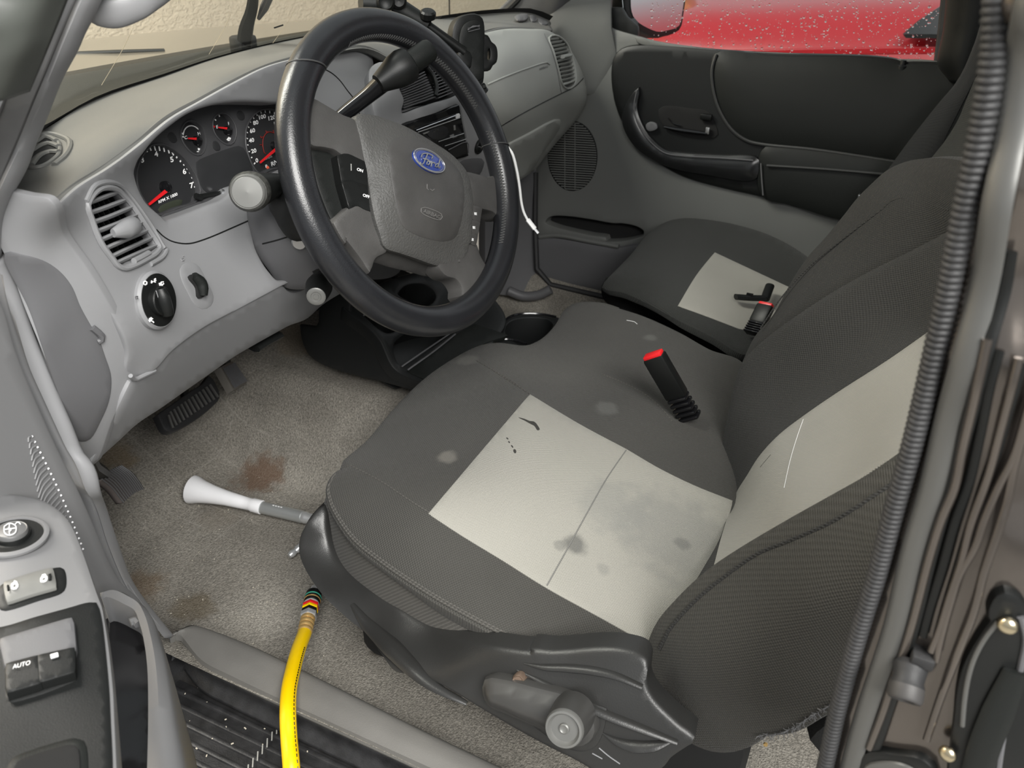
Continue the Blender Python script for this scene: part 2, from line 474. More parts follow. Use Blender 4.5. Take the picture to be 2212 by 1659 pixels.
M['cloth_light'] = fabric('light_grey_seat_cloth', (.32, .31, .277), .0026, .0005, tint=.08)
M['cloth_bolster'] = fabric('ribbed_bolster_cloth', (.046, .044, .039), .0034, .0008, tint=.18, face='side')
M['cloth_side'] = fabric('ribbed_seat_cloth', (.085, .081, .074), .0036, .0008, tint=.18, twill=True, face='side')
M['cloth_light_back'] = fabric('light_grey_backrest_cloth', (.27, .262, .238), .0026, .0005, tint=.08, face='back')  # same pale cloth, darker in the colour for the shaded backrest
M['cloth_right'] = fabric('shaded_charcoal_cloth_far', (.027, .028, .026), .0030, .0006, tint=.18)  # same charcoal cloth, darkened in the colour for the dim passenger side
M['felt'] = mat('black_felt', (.012, .012, .012), .95, bump=(600, .6, .001))
m = mat('carpet', (.16, .15, .135), .95, bump=(480, .9, .003), spec=.1)
nt, b, N = nodes_of(m); L = nt.links.new
tc = N('ShaderNodeTexCoord')
n1 = N('ShaderNodeTexNoise'); n1.inputs['Scale'].default_value = 7; n1.inputs['Detail'].default_value = 8
n2 = N('ShaderNodeTexNoise'); n2.inputs['Scale'].default_value = 330; n2.inputs['Detail'].default_value = 4
L(tc.outputs['Object'], n1.inputs['Vector']); L(tc.outputs['Object'], n2.inputs['Vector'])
r1 = N('ShaderNodeValToRGB'); r1.color_ramp.elements[0].position = .33; r1.color_ramp.elements[0].color = (.185, .172, .15, 1)
r1.color_ramp.elements[1].position = .7; r1.color_ramp.elements[1].color = (.30, .282, .247, 1); L(n1.outputs['Fac'], r1.inputs[0])
r2 = N('ShaderNodeMapRange'); r2.inputs[1].default_value = .3; r2.inputs[2].default_value = .7; r2.inputs[3].default_value = .65; r2.inputs[4].default_value = 1.4; L(n2.outputs['Fac'], r2.inputs[0])
mx = N('ShaderNodeMix'); mx.data_type = 'RGBA'; mx.blend_type = 'MULTIPLY'; mx.inputs[0].default_value = 1
L(r1.outputs[0], mx.inputs[6]); L(r2.outputs[0], mx.inputs[7]); L(mx.outputs[2], b.inputs['Base Color'])
M['carpet'] = m
def stucco_mat():
    m = mat('stucco', (.76, .655, .50), .9, spec=.1)
    nt, b, N = nodes_of(m); L = nt.links.new
    tc = N('ShaderNodeTexCoord'); mp = N('ShaderNodeMapping'); mp.inputs['Scale'].default_value = (1, 1, 1.7); L(tc.outputs['Object'], mp.inputs[0])
    a = N('ShaderNodeTexNoise'); a.inputs['Scale'].default_value = 32; a.inputs['Detail'].default_value = 5; a.inputs['Distortion'].default_value = .9; L(mp.outputs[0], a.inputs['Vector'])
    r = N('ShaderNodeValToRGB'); r.color_ramp.elements[0].position = .42; r.color_ramp.elements[1].position = .56; L(a.outputs['Fac'], r.inputs[0])
    u = N('ShaderNodeBump'); u.inputs['Strength'].default_value = .45; u.inputs['Distance'].default_value = .008; L(r.outputs[0], u.inputs['Height']); L(u.outputs[0], b.inputs['Normal'])
    return m
M['stucco'] = stucco_mat()
M['paint'] = mat('taupe_metallic_paint', (.12, .104, .092), .2, metal=.75, coat=.4, var=(14, .15), bump=(45, .14, .0012))
M['pale_brass'] = mat('pale_brass', (.6, .52, .36), .25, metal=1)
M['paint_flange'] = mat('grey_satin_flange', (.115, .115, .11), .36, metal=.4, var=(6, .08))
M['hood'] = mat('hood_paint', (.20, .175, .135), .28, metal=.35, coat=.5)
M['red_paint'] = mat('red_car_paint', (.36, .008, .014), .3, coat=.8)
M['scuff'] = mat('black_ribbed_plastic', (.02, .02, .021), .45, var=(60, .4), bump=(500, .3, .001))
M['sill'] = mat('grey_sill_plastic', (.145, .14, .13), .55, bump=(700, .3, .0008), var=(12, .12))
M['concrete'] = mat('driveway_concrete', (.36, .35, .33), .9, var=(3, .15), bump=(80, .4, .003))
M['headliner'] = mat('grey_headliner', (.45, .44, .42), .95)
def glass_mat(name, tint=(1, 1, 1), refl=1.0):
    m = bpy.data.materials.new(name); m.use_nodes = True; nt = m.node_tree; nt.nodes.clear(); N = nt.nodes.new; L = nt.links.new
    o = N('ShaderNodeOutputMaterial'); t = N('ShaderNodeBsdfTransparent'); t.inputs[0].default_value = (*tint, 1)
    g = N('ShaderNodeBsdfGlossy'); g.inputs['Roughness'].default_value = .02; x = N('ShaderNodeMixShader'); fr = N('ShaderNodeFresnel'); fr.inputs[0].default_value = 1.28
    L(fr.outputs[0], x.inputs[0]); L(t.outputs[0], x.inputs[1]); L(g.outputs[0], x.inputs[2]); L(x.outputs[0], o.inputs[0])
    return m
M['glass'] = glass_mat('window_glass', (.93, .96, .94))
M['drop'] = glass_mat('water_drop', (.85, .85, .85))
b_ = bpy.data.materials.new('rain_water'); b_.use_nodes = True
pb = b_.node_tree.nodes['Principled BSDF']; pb.inputs['Base Color'].default_value = (1, 1, 1, 1); pb.inputs['Roughness'].default_value = .03; pb.inputs['IOR'].default_value = 1.33; pb.inputs['Transmission Weight'].default_value = 1
M['drop'] = b_
# ================================================================== THE PLACE AND THE CAB SHELL
def quad(name, a, b, c, d, m, thick=0, parent=None):
    mb = MB()
    if thick:
        n = unit(np.cross(np.array(b) - a, np.array(d) - np.array(a))) * thick; mb.prism([a, b, c, d], n)
    else: mb.add([a, b, c, d], [(0, 1, 2, 3)])
    return mb.build(name, m, parent, False)
structure(quad('ground', (-6, -6, 0), (9, -6, 0), (9, 6, 0), (-6, 6, 0), M['concrete']))
structure(quad('wall_front', (-2.5, 3.0, 0), (6.5, 3.0, 0), (6.5, 3.0, 3.4), (-2.5, 3.0, 3.4), M['stucco'], -.12))

# floor: carpeted pan with tunnel and toe board
def floor_z(x, y):
    s = lambda a, b, v: (lambda t: t * t * (3 - 2 * t))(min(1, max(0, (v - a) / (b - a))))
    z = .62 + .15 * (1 - s(.12, .26, abs(x - 1.12)))
    z += .40 * max(0, (y - .93)) ** 1.0 * 1.5 if y > .93 else 0
    z += .075 * (1 - s(.475, .545, x)) + .08 * s(1.70, 1.78, x)
    z += .004 * math.sin(9 * x + 5 * y) * math.sin(11 * y - 3 * x)
    return z
nx, ny = 110, 130; vs = []; fs = []
for j in range(ny):
    for i in range(nx):
        x, y = .462 + (1.79 - .462) * i / (nx - 1), -.75 + 2.1 * j / (ny - 1)
        vs.append((x, y, floor_z(x, y)))
for j in range(ny - 1):
    for i in range(nx - 1): fs.append((j * nx + i, j * nx + i + 1, (j + 1) * nx + i + 1, (j + 1) * nx + i))
flo = structure(mesh_obj('floor', vs, fs, M['carpet']))
nt, b, N = nodes_of(M['carpet']); L = nt.links.new
src = b.inputs['Base Color'].links[0].from_socket
tc = N('ShaderNodeTexCoord')
br = N('ShaderNodeTexBrick'); br.offset = 0; br.inputs['Color1'].default_value = (0,0,0,1); br.inputs['Color2'].default_value = (0,0,0,1); br.inputs['Mortar'].default_value = (1,1,1,1)
br.inputs['Scale'].default_value = 1; br.inputs['Mortar Size'].default_value = .0011; br.inputs['Mortar Smooth'].default_value = .6; br.inputs['Brick Width'].default_value = .048; br.inputs['Row Height'].default_value = .048
mp = N('ShaderNodeMapping'); mp.inputs['Rotation'].default_value = (0, 0, .06); L(tc.outputs['Object'], mp.inputs[0]); L(mp.outputs[0], br.inputs['Vector'])
dd = N('ShaderNodeVectorMath'); dd.operation = 'DISTANCE'; dd.inputs[1].default_value = (.76, .98, .63); L(tc.outputs['Object'], dd.inputs[0])
mr = N('ShaderNodeMapRange'); mr.inputs[1].default_value = .16; mr.inputs[2].default_value = .24; mr.inputs[3].default_value = .28; mr.inputs[4].default_value = 0; L(dd.outputs['Value'], mr.inputs[0])
mu = N('ShaderNodeMath'); mu.operation = 'MULTIPLY'; L(br.outputs['Color'], mu.inputs[0]); L(mr.outputs[0], mu.inputs[1])
x = N('ShaderNodeMix'); x.data_type = 'RGBA'; x.inputs[7].default_value = (.42, .40, .36, 1); L(mu.outputs[0], x.inputs[0]); L(src, x.inputs[6]); L(x.outputs[2], b.inputs['Base Color'])
def PF(px, py):
    q = P(px, py, z=.62)
    for _ in range(12): q = P(px, py, z=floor_z(q[0], q[1]))
    return q
add_stains(M['carpet'], [(PF(562, 1030), .042, (.13, .072, .042), .7), (PF(250, 990), .03, (.22, .16, .09), .5), (PF(300, 1270), .035, (.16, .10, .05), .5), (PF(640, 740), .05, (.23, .18, .12), .45),
                         (PF(820, 1405), .014, (.04, .03, .02), .75), (PF(700, 950), .03, (.10, .09, .075), .4), (PF(980, 1500), .012, (.04, .035, .03), .6), (PF(420, 1310), .03, (.12, .09, .05), .5), (PF(470, 1120), .03, (.21, .185, .15), .35)])
structure(quad('wall_firewall', (.40, 1.36, .6), (1.84, 1.36, .6), (1.84, 1.36, 1.2), (.40, 1.36, 1.2), M['void']))
# roof, rear wall and far body side of the cab
rf = [(.44, .30, 1.745), (1.78, .30, 1.745), (1.80, -.2, 1.80), (1.80, -.95, 1.80), (.42, -.95, 1.80), (.42, -.2, 1.80)]
mb = MB(); mb.add(rf, [(0, 1, 2, 5), (5, 2, 3, 4)]); mb.add([(q[0], q[1], q[2] + .05) for q in rf], [(0, 1, 2, 5), (5, 2, 3, 4)]); structure(mb.build('ceiling', M['headliner']))
mb = MB(); mb.box((1.11, -.98, .95), .72, .03, .42); mb.box((.52, -.98, 1.55), .12, .03, .25); mb.box((1.70, -.98, 1.55), .12, .03, .25); structure(mb.build('wall_back', M['grey_right']))
mb = MB(); mb.box((1.82, -.55, 1.0), .025, .42, .48); mb.box((1.82, -.78, 1.6), .025, .2, .22); structure(mb.build('wall_right', M['grey_right']))

# ---- windscreen and what stands outside it
base = [P(30, 320, x=.415), P(88, 287, z=1.288), P(203, 219, z=1.288), P(338, 172, z=1.286), P(473, 126, z=1.284), P(641, 86, z=1.284), P(800, 62, z=1.288), P(937, 45, x=1.45), P(1060, 30, x=1.62), P(1140, 29, x=1.70), P(1187, 46, x=1.775)]
base = [q + np.array([0, .012, -.012]) for q in cr(base, 40)]
top = []
for k, q in enumerate(base):
    t = k / 39; top.append(np.array([.46 + (1.75 - .46) * t, .34 + .05 * math.sin(math.pi * t), 1.73 + .03 * math.sin(math.pi * t)]))
wv_ = []; wf_ = []
for k in range(40):
    for j in range(9): wv_.append(base[k] + (top[k] - base[k]) * j / 8 + np.array([0, .03, .02]) * math.sin(math.pi * j / 8))
for k in range(39):
    for j in range(8): wf_.append((k*9+j, (k+1)*9+j, (k+1)*9+j+1, k*9+j+1))
wind = structure(mesh_obj('window_1', wv_, wf_, M['glass']))
fr_v = []; fr_f = []
for k in range(40):
    q = base[k]; d = unit(top[k] - base[k]); fr_v += [q - d * .02 + np.array([0, -.001, 0]), q + d * .030 + np.array([0, -.001, 0])]
for k in range(39): fr_f.append((2*k, 2*k+2, 2*k+3, 2*k+1))
mesh_obj('black_border', fr_v, fr_f, M['void'], wind)
M['scratch'] = mat('scratch', (.45, .38, .28), .6)
# scratches left in the glass
def crack(a, b, m=.35):
    S = Plane(np.mean([base[8], top[8], base[20], top[20]], 0), np.cross(base[20] - base[8], top[8] - base[8]))
    q = [S.pt(*a, .002), S.pt(a[0] + (b[0]-a[0]) * m + 3, a[1] + (b[1]-a[1]) * m, .002), S.pt(*b, .002)]
    MB().tube(cr(q, 8), .00028, 5).build('glass_scratch', M['scratch'], wind)
crack(V(1, 835, 180)[0], V(1, 640, 535)[0]); crack(V(1, 1470, 80)[0], V(1, 1330, 340)[0]); crack(V(1, 1880, 50)[0], V(1, 1740, 270)[0])
MB().tube([P(*V(1,1755,178)[0], y=.9), P(*V(1,1810,160)[0], y=.9)], .0012, 5).build('bug_mark', M['black'], wind)
# cowl and hood
hd = thing('hood', 'dusty tan-reflecting truck hood seen through the windscreen', 'hood', (1.1, 1.5, 1.15))
cb = [q + np.array([0, .012, -.016]) for q in base]
hr = cr([P(60,205,z=1.255), P(145,175,z=1.255), P(236,152,z=1.255), P(338,132,z=1.255), P(490,105,z=1.255), P(641,74,z=1.255), P(760,58,z=1.255)], 40)
hr = np.array([(x_, 1.17 + .05 * math.cos((x_ - 1.15) * 2.0), 1.255) for x_ in np.linspace(.40, 1.86, 40)])
cm = [.5 * (np.array(a) + b) + np.array([0, 0, -.010]) for a, b in zip(cb, hr)]
loft('cowl_grille', [cb, cm, hr + np.array([0, -.006, -.006]), hr + np.array([0, -.006, -.03])], 60, 6, mat('cowl_plastic', (.022, .022, .018), .65, spec=.2, bump=(500,.3,.001)), None)
bpy.data.objects['cowl_grille'].name = 'trim_28'; structure(bpy.data.objects['trim_28'], 'dark grey cowl panel under the windscreen')
xs_ = np.linspace(.38, 1.88, 17); e_ = lambda x_: ((x_ - 1.11) / .75) ** 2
h00 = [(x_, 1.17 + .05 * math.cos((x_ - 1.15) * 2.0), 1.225) for x_ in xs_]
h0 = [(x_, 1.17 + .05 * math.cos((x_ - 1.15) * 2.0), 1.255) for x_ in xs_]
h1 = [(x_, 1.38 - .08 * e_(x_), 1.256 - .006 * e_(x_)) for x_ in xs_]
h2 = [(x_, 1.58 - .20 * e_(x_), 1.240 - .006 * e_(x_)) for x_ in xs_]
h3 = [(x_, 1.95 - .22 * e_(x_), 1.15 - .02 * e_(x_)) for x_ in xs_]
h4 = [(x_, 2.15 - .25 * e_(x_), .95) for x_ in xs_]
loft('hood_panel', [h00, h0, h1, h2, h3, h4], 50, 8, M['hood'], hd, creases=(1,))
MB().tube([P(150,116,z=1.256), P(250,112,z=1.258), P(355,109,z=1.256)], .006, 8, flat=(1, .6)).build('hood_gap', M['black'], hd)
# wiper standing at the glass
wp = thing('windshield_wiper', 'black windshield wiper arm raised behind the steering wheel', 'wiper', tuple(P(518, 108, y=1.08)))
MB().tube(cr([P(*V(1,1560,330)[0], y=1.08), P(*V(1,1575,180)[0], y=1.04), P(*V(1,1610,60)[0], y=1.0), P(*V(1,1625,-60)[0], y=.96)], 14), [.013,.013,.010,.008], 8, flat=(1,.6)).build('wiper_arm', M['black'], wp)
MB().box(P(*V(1,1560,300)[0], y=1.075), .022, .015, .02, bev=.006).build('wiper_pivot', M['black'], wp)
MB().tube([P(*V(1,1655,120)[0], y=1.0), P(*V(1,1690,50)[0], y=.98), P(*V(1,1730,-40)[0], y=.95)], [.003,.007,.007], 8).build('wiper_blade', M['rubber'], wp)
MB().tube([P(971, 34, y=1.5), P(970, -40, y=1.5)], .003, 6).build('radio_aerial', M['black'])
tag(bpy.data.objects['radio_aerial'], 'thin dark aerial rod standing in front of the stucco wall', 'aerial')

# ---- driver-side pillar trim
S = lambda *a: [P(a[i], a[i+1], x=a[i+2]) for i in range(0, len(a), 3)]
def c1x(*a): return [P(a[i] / 2.962, a[i+1] / 2.962, x=a[i+2]) for i in range(0, len(a), 3)]
rt = c1x(720,-150,.475, 650,0,.462, 590,130,.455, 545,215,.45, 500,320,.445, 400,510,.437, 300,760,.43, 230,925,.42, 170,1085,.412, 60,1290,.403, 20,1420,.40, 15,1640,.40)
lf = c1x(560,-150,.45, 485,0,.44, 440,110,.435, 400,200,.43, 310,420,.42, 210,660,.41, 150,800,.405, 100,930,.40, 0,1150,.39, -60,1290,.385, -120,1420,.38, -100,1640,.38)
md = [.5 * (a + b) + np.array([-.010, -.004, 0]) for a, b in zip(rt, lf)]
rt2 = [a + unit(a - CAM) * .03 - RM[0] * .008 for a in rt]; lf2 = [a + unit(a - CAM) * .03 + RM[0] * .006 for a in lf]
structure(loft('trim_2', [lf2, lf, md, rt, rt2], 60, 5, M['grey'], None, solid=.004, creases=(1,)))
bpy.data.objects['trim_2']['label'] = 'grey inner trim of the driver side front pillar'
# dark outer door-opening seal beside it
lf = c1x(340,-150,.43, 250,0,.42, 190,160,.41, 120,330,.40, 60,480,.39, 0,640,.385, -60,800,.38, -100,1000,.375)
rt = c1x(570,-150,.445, 490,0,.437, 405,200,.427, 315,420,.417, 215,660,.407, 105,930,.397, 5,1150,.387, -60,1300,.38)
rt, lf = cr(rt, 30), cr(lf, 30)
m1 = .72 * lf + .28 * rt + np.array([-.012, 0, .0]); m2 = .3 * lf + .7 * rt + np.array([-.002, 0, 0])
structure(loft('trim_3', [lf, m1, m2, rt], 50, 5, mat('dark_pillar_paint', (.10, .10, .102), .32, coat=.4, var=(15, .3)), None, solid=.004))
hb = c1x(330,-150,.38, 255,0,.37, 190,160,.36, 120,330,.35, 60,480,.345, -10,650,.34); ha = c1x(-150,-150,.34, -150,0,.34, -150,160,.33, -150,330,.33, -150,480,.33, -150,650,.33)
structure(loft('trim_4', [cr(ha, 20), .5 * (cr(ha, 20) + cr(hb, 20)) + np.array([-.006, 0, 0]), cr(hb, 20), cr(hb, 20) + np.array([.03, .01, 0])], 30, 5, mat('dark_green_grey', (.075, .08, .072), .45, var=(8,.2)), None, solid=.004))
# grab handle on the pillar
gh = thing('grab_handle', 'grey curved grab handle on the driver side windscreen pillar', 'handle', tuple(P(260, 30, x=.49)))
lo = [P(*q, x=x_) for q, x_ in zip(V(1,520,120,575,142,625,165,730,182,850,155,960,100,1050,42,1115,-10,1170,-70), (.468,.470,.475,.483,.492,.50,.51,.52,.53))]
hi = [P(*q, x=x_) for q, x_ in zip(V(1,545,60,595,40,650,0,740,-25,820,-55,900,-90,960,-120,1010,-150,1060,-190), (.468,.470,.475,.483,.492,.50,.51,.52,.53))]
lo, hi = cr(lo, 26), cr(hi, 26)
vs = MB(); ctr = .5 * (lo + hi); hw = np.linalg.norm(hi - lo, axis=1) / 2
upv = unit(hi[8] - lo[8])
vs.tube(ctr, hw, 16, flat=(.5, 1.0), up=upv); vs.build('grip', M['grey'], gh)

# ---- kick panel, door opening edge
lf = [P(*q, x=.395) for q in V(4,-40,160,5,440,60,640,120,830,200,1000,280,1170,360,1330,430,1470,500,1620)] + [P(*q, x=x_) for q, x_ in zip(V(6,480,180,560,420,640,600,720,740,800,850,850,910), (.405,.41,.42,.43,.44,.45))]
rt = [P(*q, x=.405) for q in V(4,30,140,130,400,210,640,290,840,370,1040,450,1220,540,1430,600,1500,640,1659)] + [P(*q, x=x_) for q, x_ in zip(V(6,575,235,640,430,720,640,800,760,880,860,945,940), (.425,.43,.44,.45,.46,.47))]
lf, rt = cr(lf, 40), cr(rt, 40)
mid = .5 * (lf + rt) + np.array([-.006, -.004, 0]); q1 = .62 * lf + .38 * rt + np.array([-.002, -.001, 0])
structure(loft('trim_5', [lf + np.array([0, .03, 0]), lf, q1, mid, rt, rt + np.array([unit(a - CAM) * .03 - RM[0] * .006 for a in rt])], 70, 4, M['grey'], None, solid=.004, creases=(1,)))
bpy.data.objects['trim_5']['label'] = 'grey door opening trim below the dashboard end'
lf2 = [P(*q, x=.39) for q in V(4,-60,420,0,560,60,760,140,960,230,1140,320,1340,400,1520)] + [P(*q, x=x_) for q, x_ in zip(V(6,330,60,420,240,500,400,540,500,590,600,630,660), (.395,.395,.40,.405,.41,.415))]
lo_ = cr(lf2, 40)
kl = cr(lf, 40)
MB().tube(lo_ + np.array([.012, .02, 0]), .0095, 10).build('trim_6', M['rubber']); structure(bpy.data.objects['trim_6'], 'black rubber seal along the driver door opening')
structure(loft('trim_27', [lo_ + np.array([-.004, .006, 0]), .6 * lo_ + .4 * kl + np.array([.004, .014, 0]), .25 * lo_ + .75 * kl + np.array([.008, .014, 0]), kl + np.array([.002, .004, 0])], 50, 4, M['rubber'], None, solid=.003))
# door hinge side filler in shade behind the seal
structure(quad('wall_left', (.43, .72, .55), (.43, .72, 1.27), (.43, 1.35, 1.2), (.43, 1.35, .55), M['grey_dark'], .02))

# ---- sill: grey trim, black step, ribbed scuff plate
ins = [P(*q, z=z_) for q, z_ in zip([(415,1350),(428,1352),(497,1377),(560,1404),(620,1433),(740,1492),(900,1572),(1084,1659),(1300,1760)], (.70,.702,.702,.702,.70,.70,.70,.70,.70))]
outs = [P(*q, z=.70) for q in [(369,1379),(380,1366),(437,1427),(500,1460),(556,1487),(740,1572),(900,1645),(1000,1690),(1200,1790)]]
ins, outs = cr(ins, 40), cr(outs, 40)
mid = .5 * (ins + outs) + np.array([0, 0, .004])
structure(loft('trim_7', [ins + np.array([.012, 0, -.03]), ins, mid, outs, outs + np.array([-.002, 0, -.012])], 70, 5, M['sill'], None, solid=.003, creases=(3,)))
bpy.data.objects['trim_7']['label'] = 'grey plastic sill trim along the driver door opening'
o2 = outs + np.array([-.001, 0, -.011]); o3 = outs + np.array([-.012, 0, -.042])
structure(loft('trim_8', [o2 + np.array([.004, 0, 0]), o2, .5 * (o2 + o3) + np.array([.004, 0, 0]), o3], 60, 4, M['scuff'], None, solid=.003))
sc_ = thing('scuff_plate', 'black ribbed scuff plate on the driver door sill', 'scuff plate', (.36, .3, .65))
MB().box((.375, .30, .644), .088, .50, .008, bev=.004).build('plate_base', M['scuff'], sc_)
for k in range(8):
    x_ = .448 - .0165 * k
    MB().tube([(x_, -.15, .652), (x_, .3, .652), (x_, .66 - .012 * k, .652)], .0036, 8, flat=(1, .8)).build('rib', M['scuff'], sc_)
for k in range(7):
    p = P(*V(6, 1505 - 26 * k, 1450 + 36 * k)[0], z=.6565)
    MB().box(p, .0007, .006, .0003, [unit(np.array([.6, -.8, 0])), unit(np.array([.8, .6, 0])), (0, 0, 1)]).build('worn_tread_mark', M['dim_print'], sc_)
structure(MB().box((.452, .735, .622), .034, .085, .044, bev=.006).build('trim_29', M['scuff']))
deb = MB()
for k in range(240):
    if k < 90: px, py = random.uniform(330, 1100), random.uniform(1380, 1659); z_ = .660
    else: px, py = random.uniform(260, 860), random.uniform(950, 1420); z_ = None
    q = P(px, py, z=z_) if z_ else PF(px, py) + np.array([0, 0, .002])
    if z_ and not (.30 < q[0] < .45): continue
    s = random.uniform(.0003, .0007); a = random.uniform(0, 3)
    deb.box(q, s * random.uniform(1, 2.5), s, s * .6, [(math.cos(a), math.sin(a), 0), (-math.sin(a), math.cos(a), 0), (0, 0, 1)])
o = deb.build('debris_crumbs', mat('crumbs', (.5, .46, .38), .8)); o['kind'] = 'stuff'; o['label'] = 'pale grit and crumbs scattered over carpet and sill'; o['category'] = 'debris'
leaf = MB(); p0 = P(395, 1442, z=.659)
for k in range(7): leaf.box(p0 + np.array([random.uniform(-.006, .006), random.uniform(-.012, .012), 0]), .003, .0022, .001, [unit((random.random(), random.random(), .2)), (0, 1, 0), (0, 0, 1)])
o = leaf.build('leaf_litter', mat('dry_leaf', (.35, .25, .13), .8)); o['kind'] = 'stuff'; o['label'] = 'dry brown leaf scraps caught on the black scuff plate'; o['category'] = 'debris'
# ================================================================== PASSENGER SIDE OF THE CAB
S_pd = Surf([(1156,370,'x',1.80),(1157,585,'x',1.785),(1299,622,'x',1.775),(1240,40,'x',1.83),(1312,58,'x',1.825),(1375,81,'x',1.822),(1425,94,'x',1.822),(1550,110,'x',1.822),(1716,119,'x',1.822),(1882,129,'x',1.822),(2028,137,'x',1.822),(2150,145,'x',1.822),
  (1260,250,'x',1.80),(1300,450,'x',1.785),(1450,430,'x',1.785),(1650,430,'x',1.78),(1820,470,'x',1.775),(1750,640,'x',1.785),(2100,600,'x',1.785),(2150,300,'x',1.79),(1500,560,'x',1.785)])
pdoor = thing('passenger_door', 'closed passenger door with black armrest panel and grey lower trim', 'door', (1.8, .2, .7))
d_out = [(1160,600,1),(1157,480),(1156,372),(1200,310),(1262,230),(1262,150),(1245,80),(1236,30,1),(1300,30,1),(1312,58),(1375,81),(1425,94),(1550,110),(1716,119),(1882,129),(2028,137),(2200,148,1),(2200,600,1),(1750,660),(1299,622),(1241,612),(1176,600)]
p_slot = V(5,1703,95,1720,58,1755,42,1850,42,2000,62,2150,88) + V(9,100,193,190,212,226,240,222,268,190,284,100,302,0,300) + V(5,2100,200,2000,182,1850,150,1760,125)
S_pd.sheet('door_panel', d_out, M['grey_right'], pdoor, holes=[p_slot], step=18, roll=.004, skirt=.03, hole_roll=.004, hole_skirt=.03, label='grey lower door trim')
S_pd.sheet('map_pocket', [tuple((np.array(q[:2]) - (1285,495)) * 1.05 + (1285,495)) for q in p_slot], M['void'], pdoor, off=-.03, roll=0, skirt=.002, step=14)
pk = [(1158,512)] + V(5,1660,185,1750,195,1900,218,2050,245,2192,262) + [(1385,535),(1380,600),(1340,640)] + V(5,2070,505,1900,475,1740,448,1690,425,1665,385)
S_pd.sheet('pocket_front', pk, M['grey_dark'], pdoor, off=.012, roll=.008, skirt=.012, step=14, label='darker grey map pocket front')
MB().tube(S_pd.line(V(5,1690,175,1800,165,2000,200,2192,235), .012), .006, 8).build('pocket_lip', M['grey_right'], pdoor)
blk = V(3,72,400,82,310,110,275,180,257,400,264,600,281,900,299,1400,315,1520,330,1560,346,1600,342,1760,346) + [(2130,150),(2150,300),(2000,520)] + V(3,1250,1122,1000,1047,850,1002,650,957,450,902,330,842,220,762,140,652,92,535)
S_pd.sheet('armrest_panel', blk, M['black'], pdoor, off=.010, roll=.010, skirt=.01, step=16, label='black recessed armrest panel')
M['welt'] = mat('charcoal_welt', (.03, .031, .031), .45)
bol = V(3,602,288,583,360,588,450,612,540,652,620,702,680,772,724,850,740,1100,765,1300,792,1530,828) + [(2000,380),(2080,260),(2100,150)] + V(3,1760,352,1600,350,1550,352,1400,322,900,305)
S_pd.sheet('padded_panel', bol, M['black_soft'], pdoor, off=.014, bulge=.012, roll=.006, skirt=.012, step=16, label='padded black vinyl bolster panel')
MB().tube(S_pd.line(V(3,602,284,580,360,584,450,608,545,648,625,698,686,768,730,850,748,1100,774,1530,838), .016), .0036, 8).build('welt', M['welt'], pdoor)
groove(S_pd, V(3,850,1000,842,900,838,840), .0015, .026, 'grey_dark', 'armrest_seam', pdoor)
MB().tube(S_pd.line(V(3,870,850,1000,858,1150,868,1300,880,1480,895), .030), .0028, 8).build('armrest_fold', M['welt'], pdoor)
arm = V(3,835,835,858,775,900,772,1100,790,1300,815,1530,850) + [(2000,390),(1960,470)] + V(3,1260,1118,1000,1040,852,1000)
S_pd.sheet('armrest', arm, M['black_soft'], pdoor, off=.020, bulge=.007, roll=.008, skirt=.014, step=14, label='padded black armrest')
M['pull'] = mat('satin_black_pull', (.012, .0125, .013), .25)
scoop = V(3,200,465,150,535,128,600,140,665,190,745,270,805,380,855,560,890,800,915,815,870,812,825,640,812,440,800,345,785,270,728,215,650,186,560)
S_pd.sheet('pull_handle', [(q[0], q[1], 1) if i in (0, 9, 11) else q for i, q in enumerate(scoop)], M['pull'], pdoor, off=.022, bulge=.006, roll=.006, skirt=.014, step=10, edge=8)
MB().tube(S_pd.line(V(3,200,468,186,560,215,650,270,728,345,785,440,800,640,812,800,825), .028), .0014, 6).build('pull_handle_edge', M['grey_dark'], pdoor)
S_pd.sheet('handle_recess', V(3,305,570,330,555,450,565,560,585,590,640,605,700,560,715,470,708,380,680,325,640), M['void'], pdoor, off=.0125, roll=.002, skirt=.002, step=12)
MB().tube(S_pd.line(V(3,335,655,400,668,480,680,560,690), .018), [.004,.006,.006,.005], 10, flat=(1, .7)).build('inner_handle', M['black_gloss'], pdoor)
MB().tube(S_pd.line(V(3,355,610,385,640,420,648), .016), .0012, 6).build('handle_highlight_edge', M['black_gloss'], pdoor)
MB().box(S_pd.pt(*V(3,552,605)[0], .018), .006, .012, .006, bev=.002).build('lock_slider', M['black'], pdoor)
MB().box(S_pd.pt(*V(3,560,675)[0], .020), .003, .004, .007, bev=.001).build('handle_tip', M['silver'], pdoor)
S_pd.sheet('window_switch', V(3,243,645,262,632,292,640,298,662,262,675,248,668), M['grey_dark'], pdoor, off=.02, roll=.001, skirt=.006, step=8, edge=5)
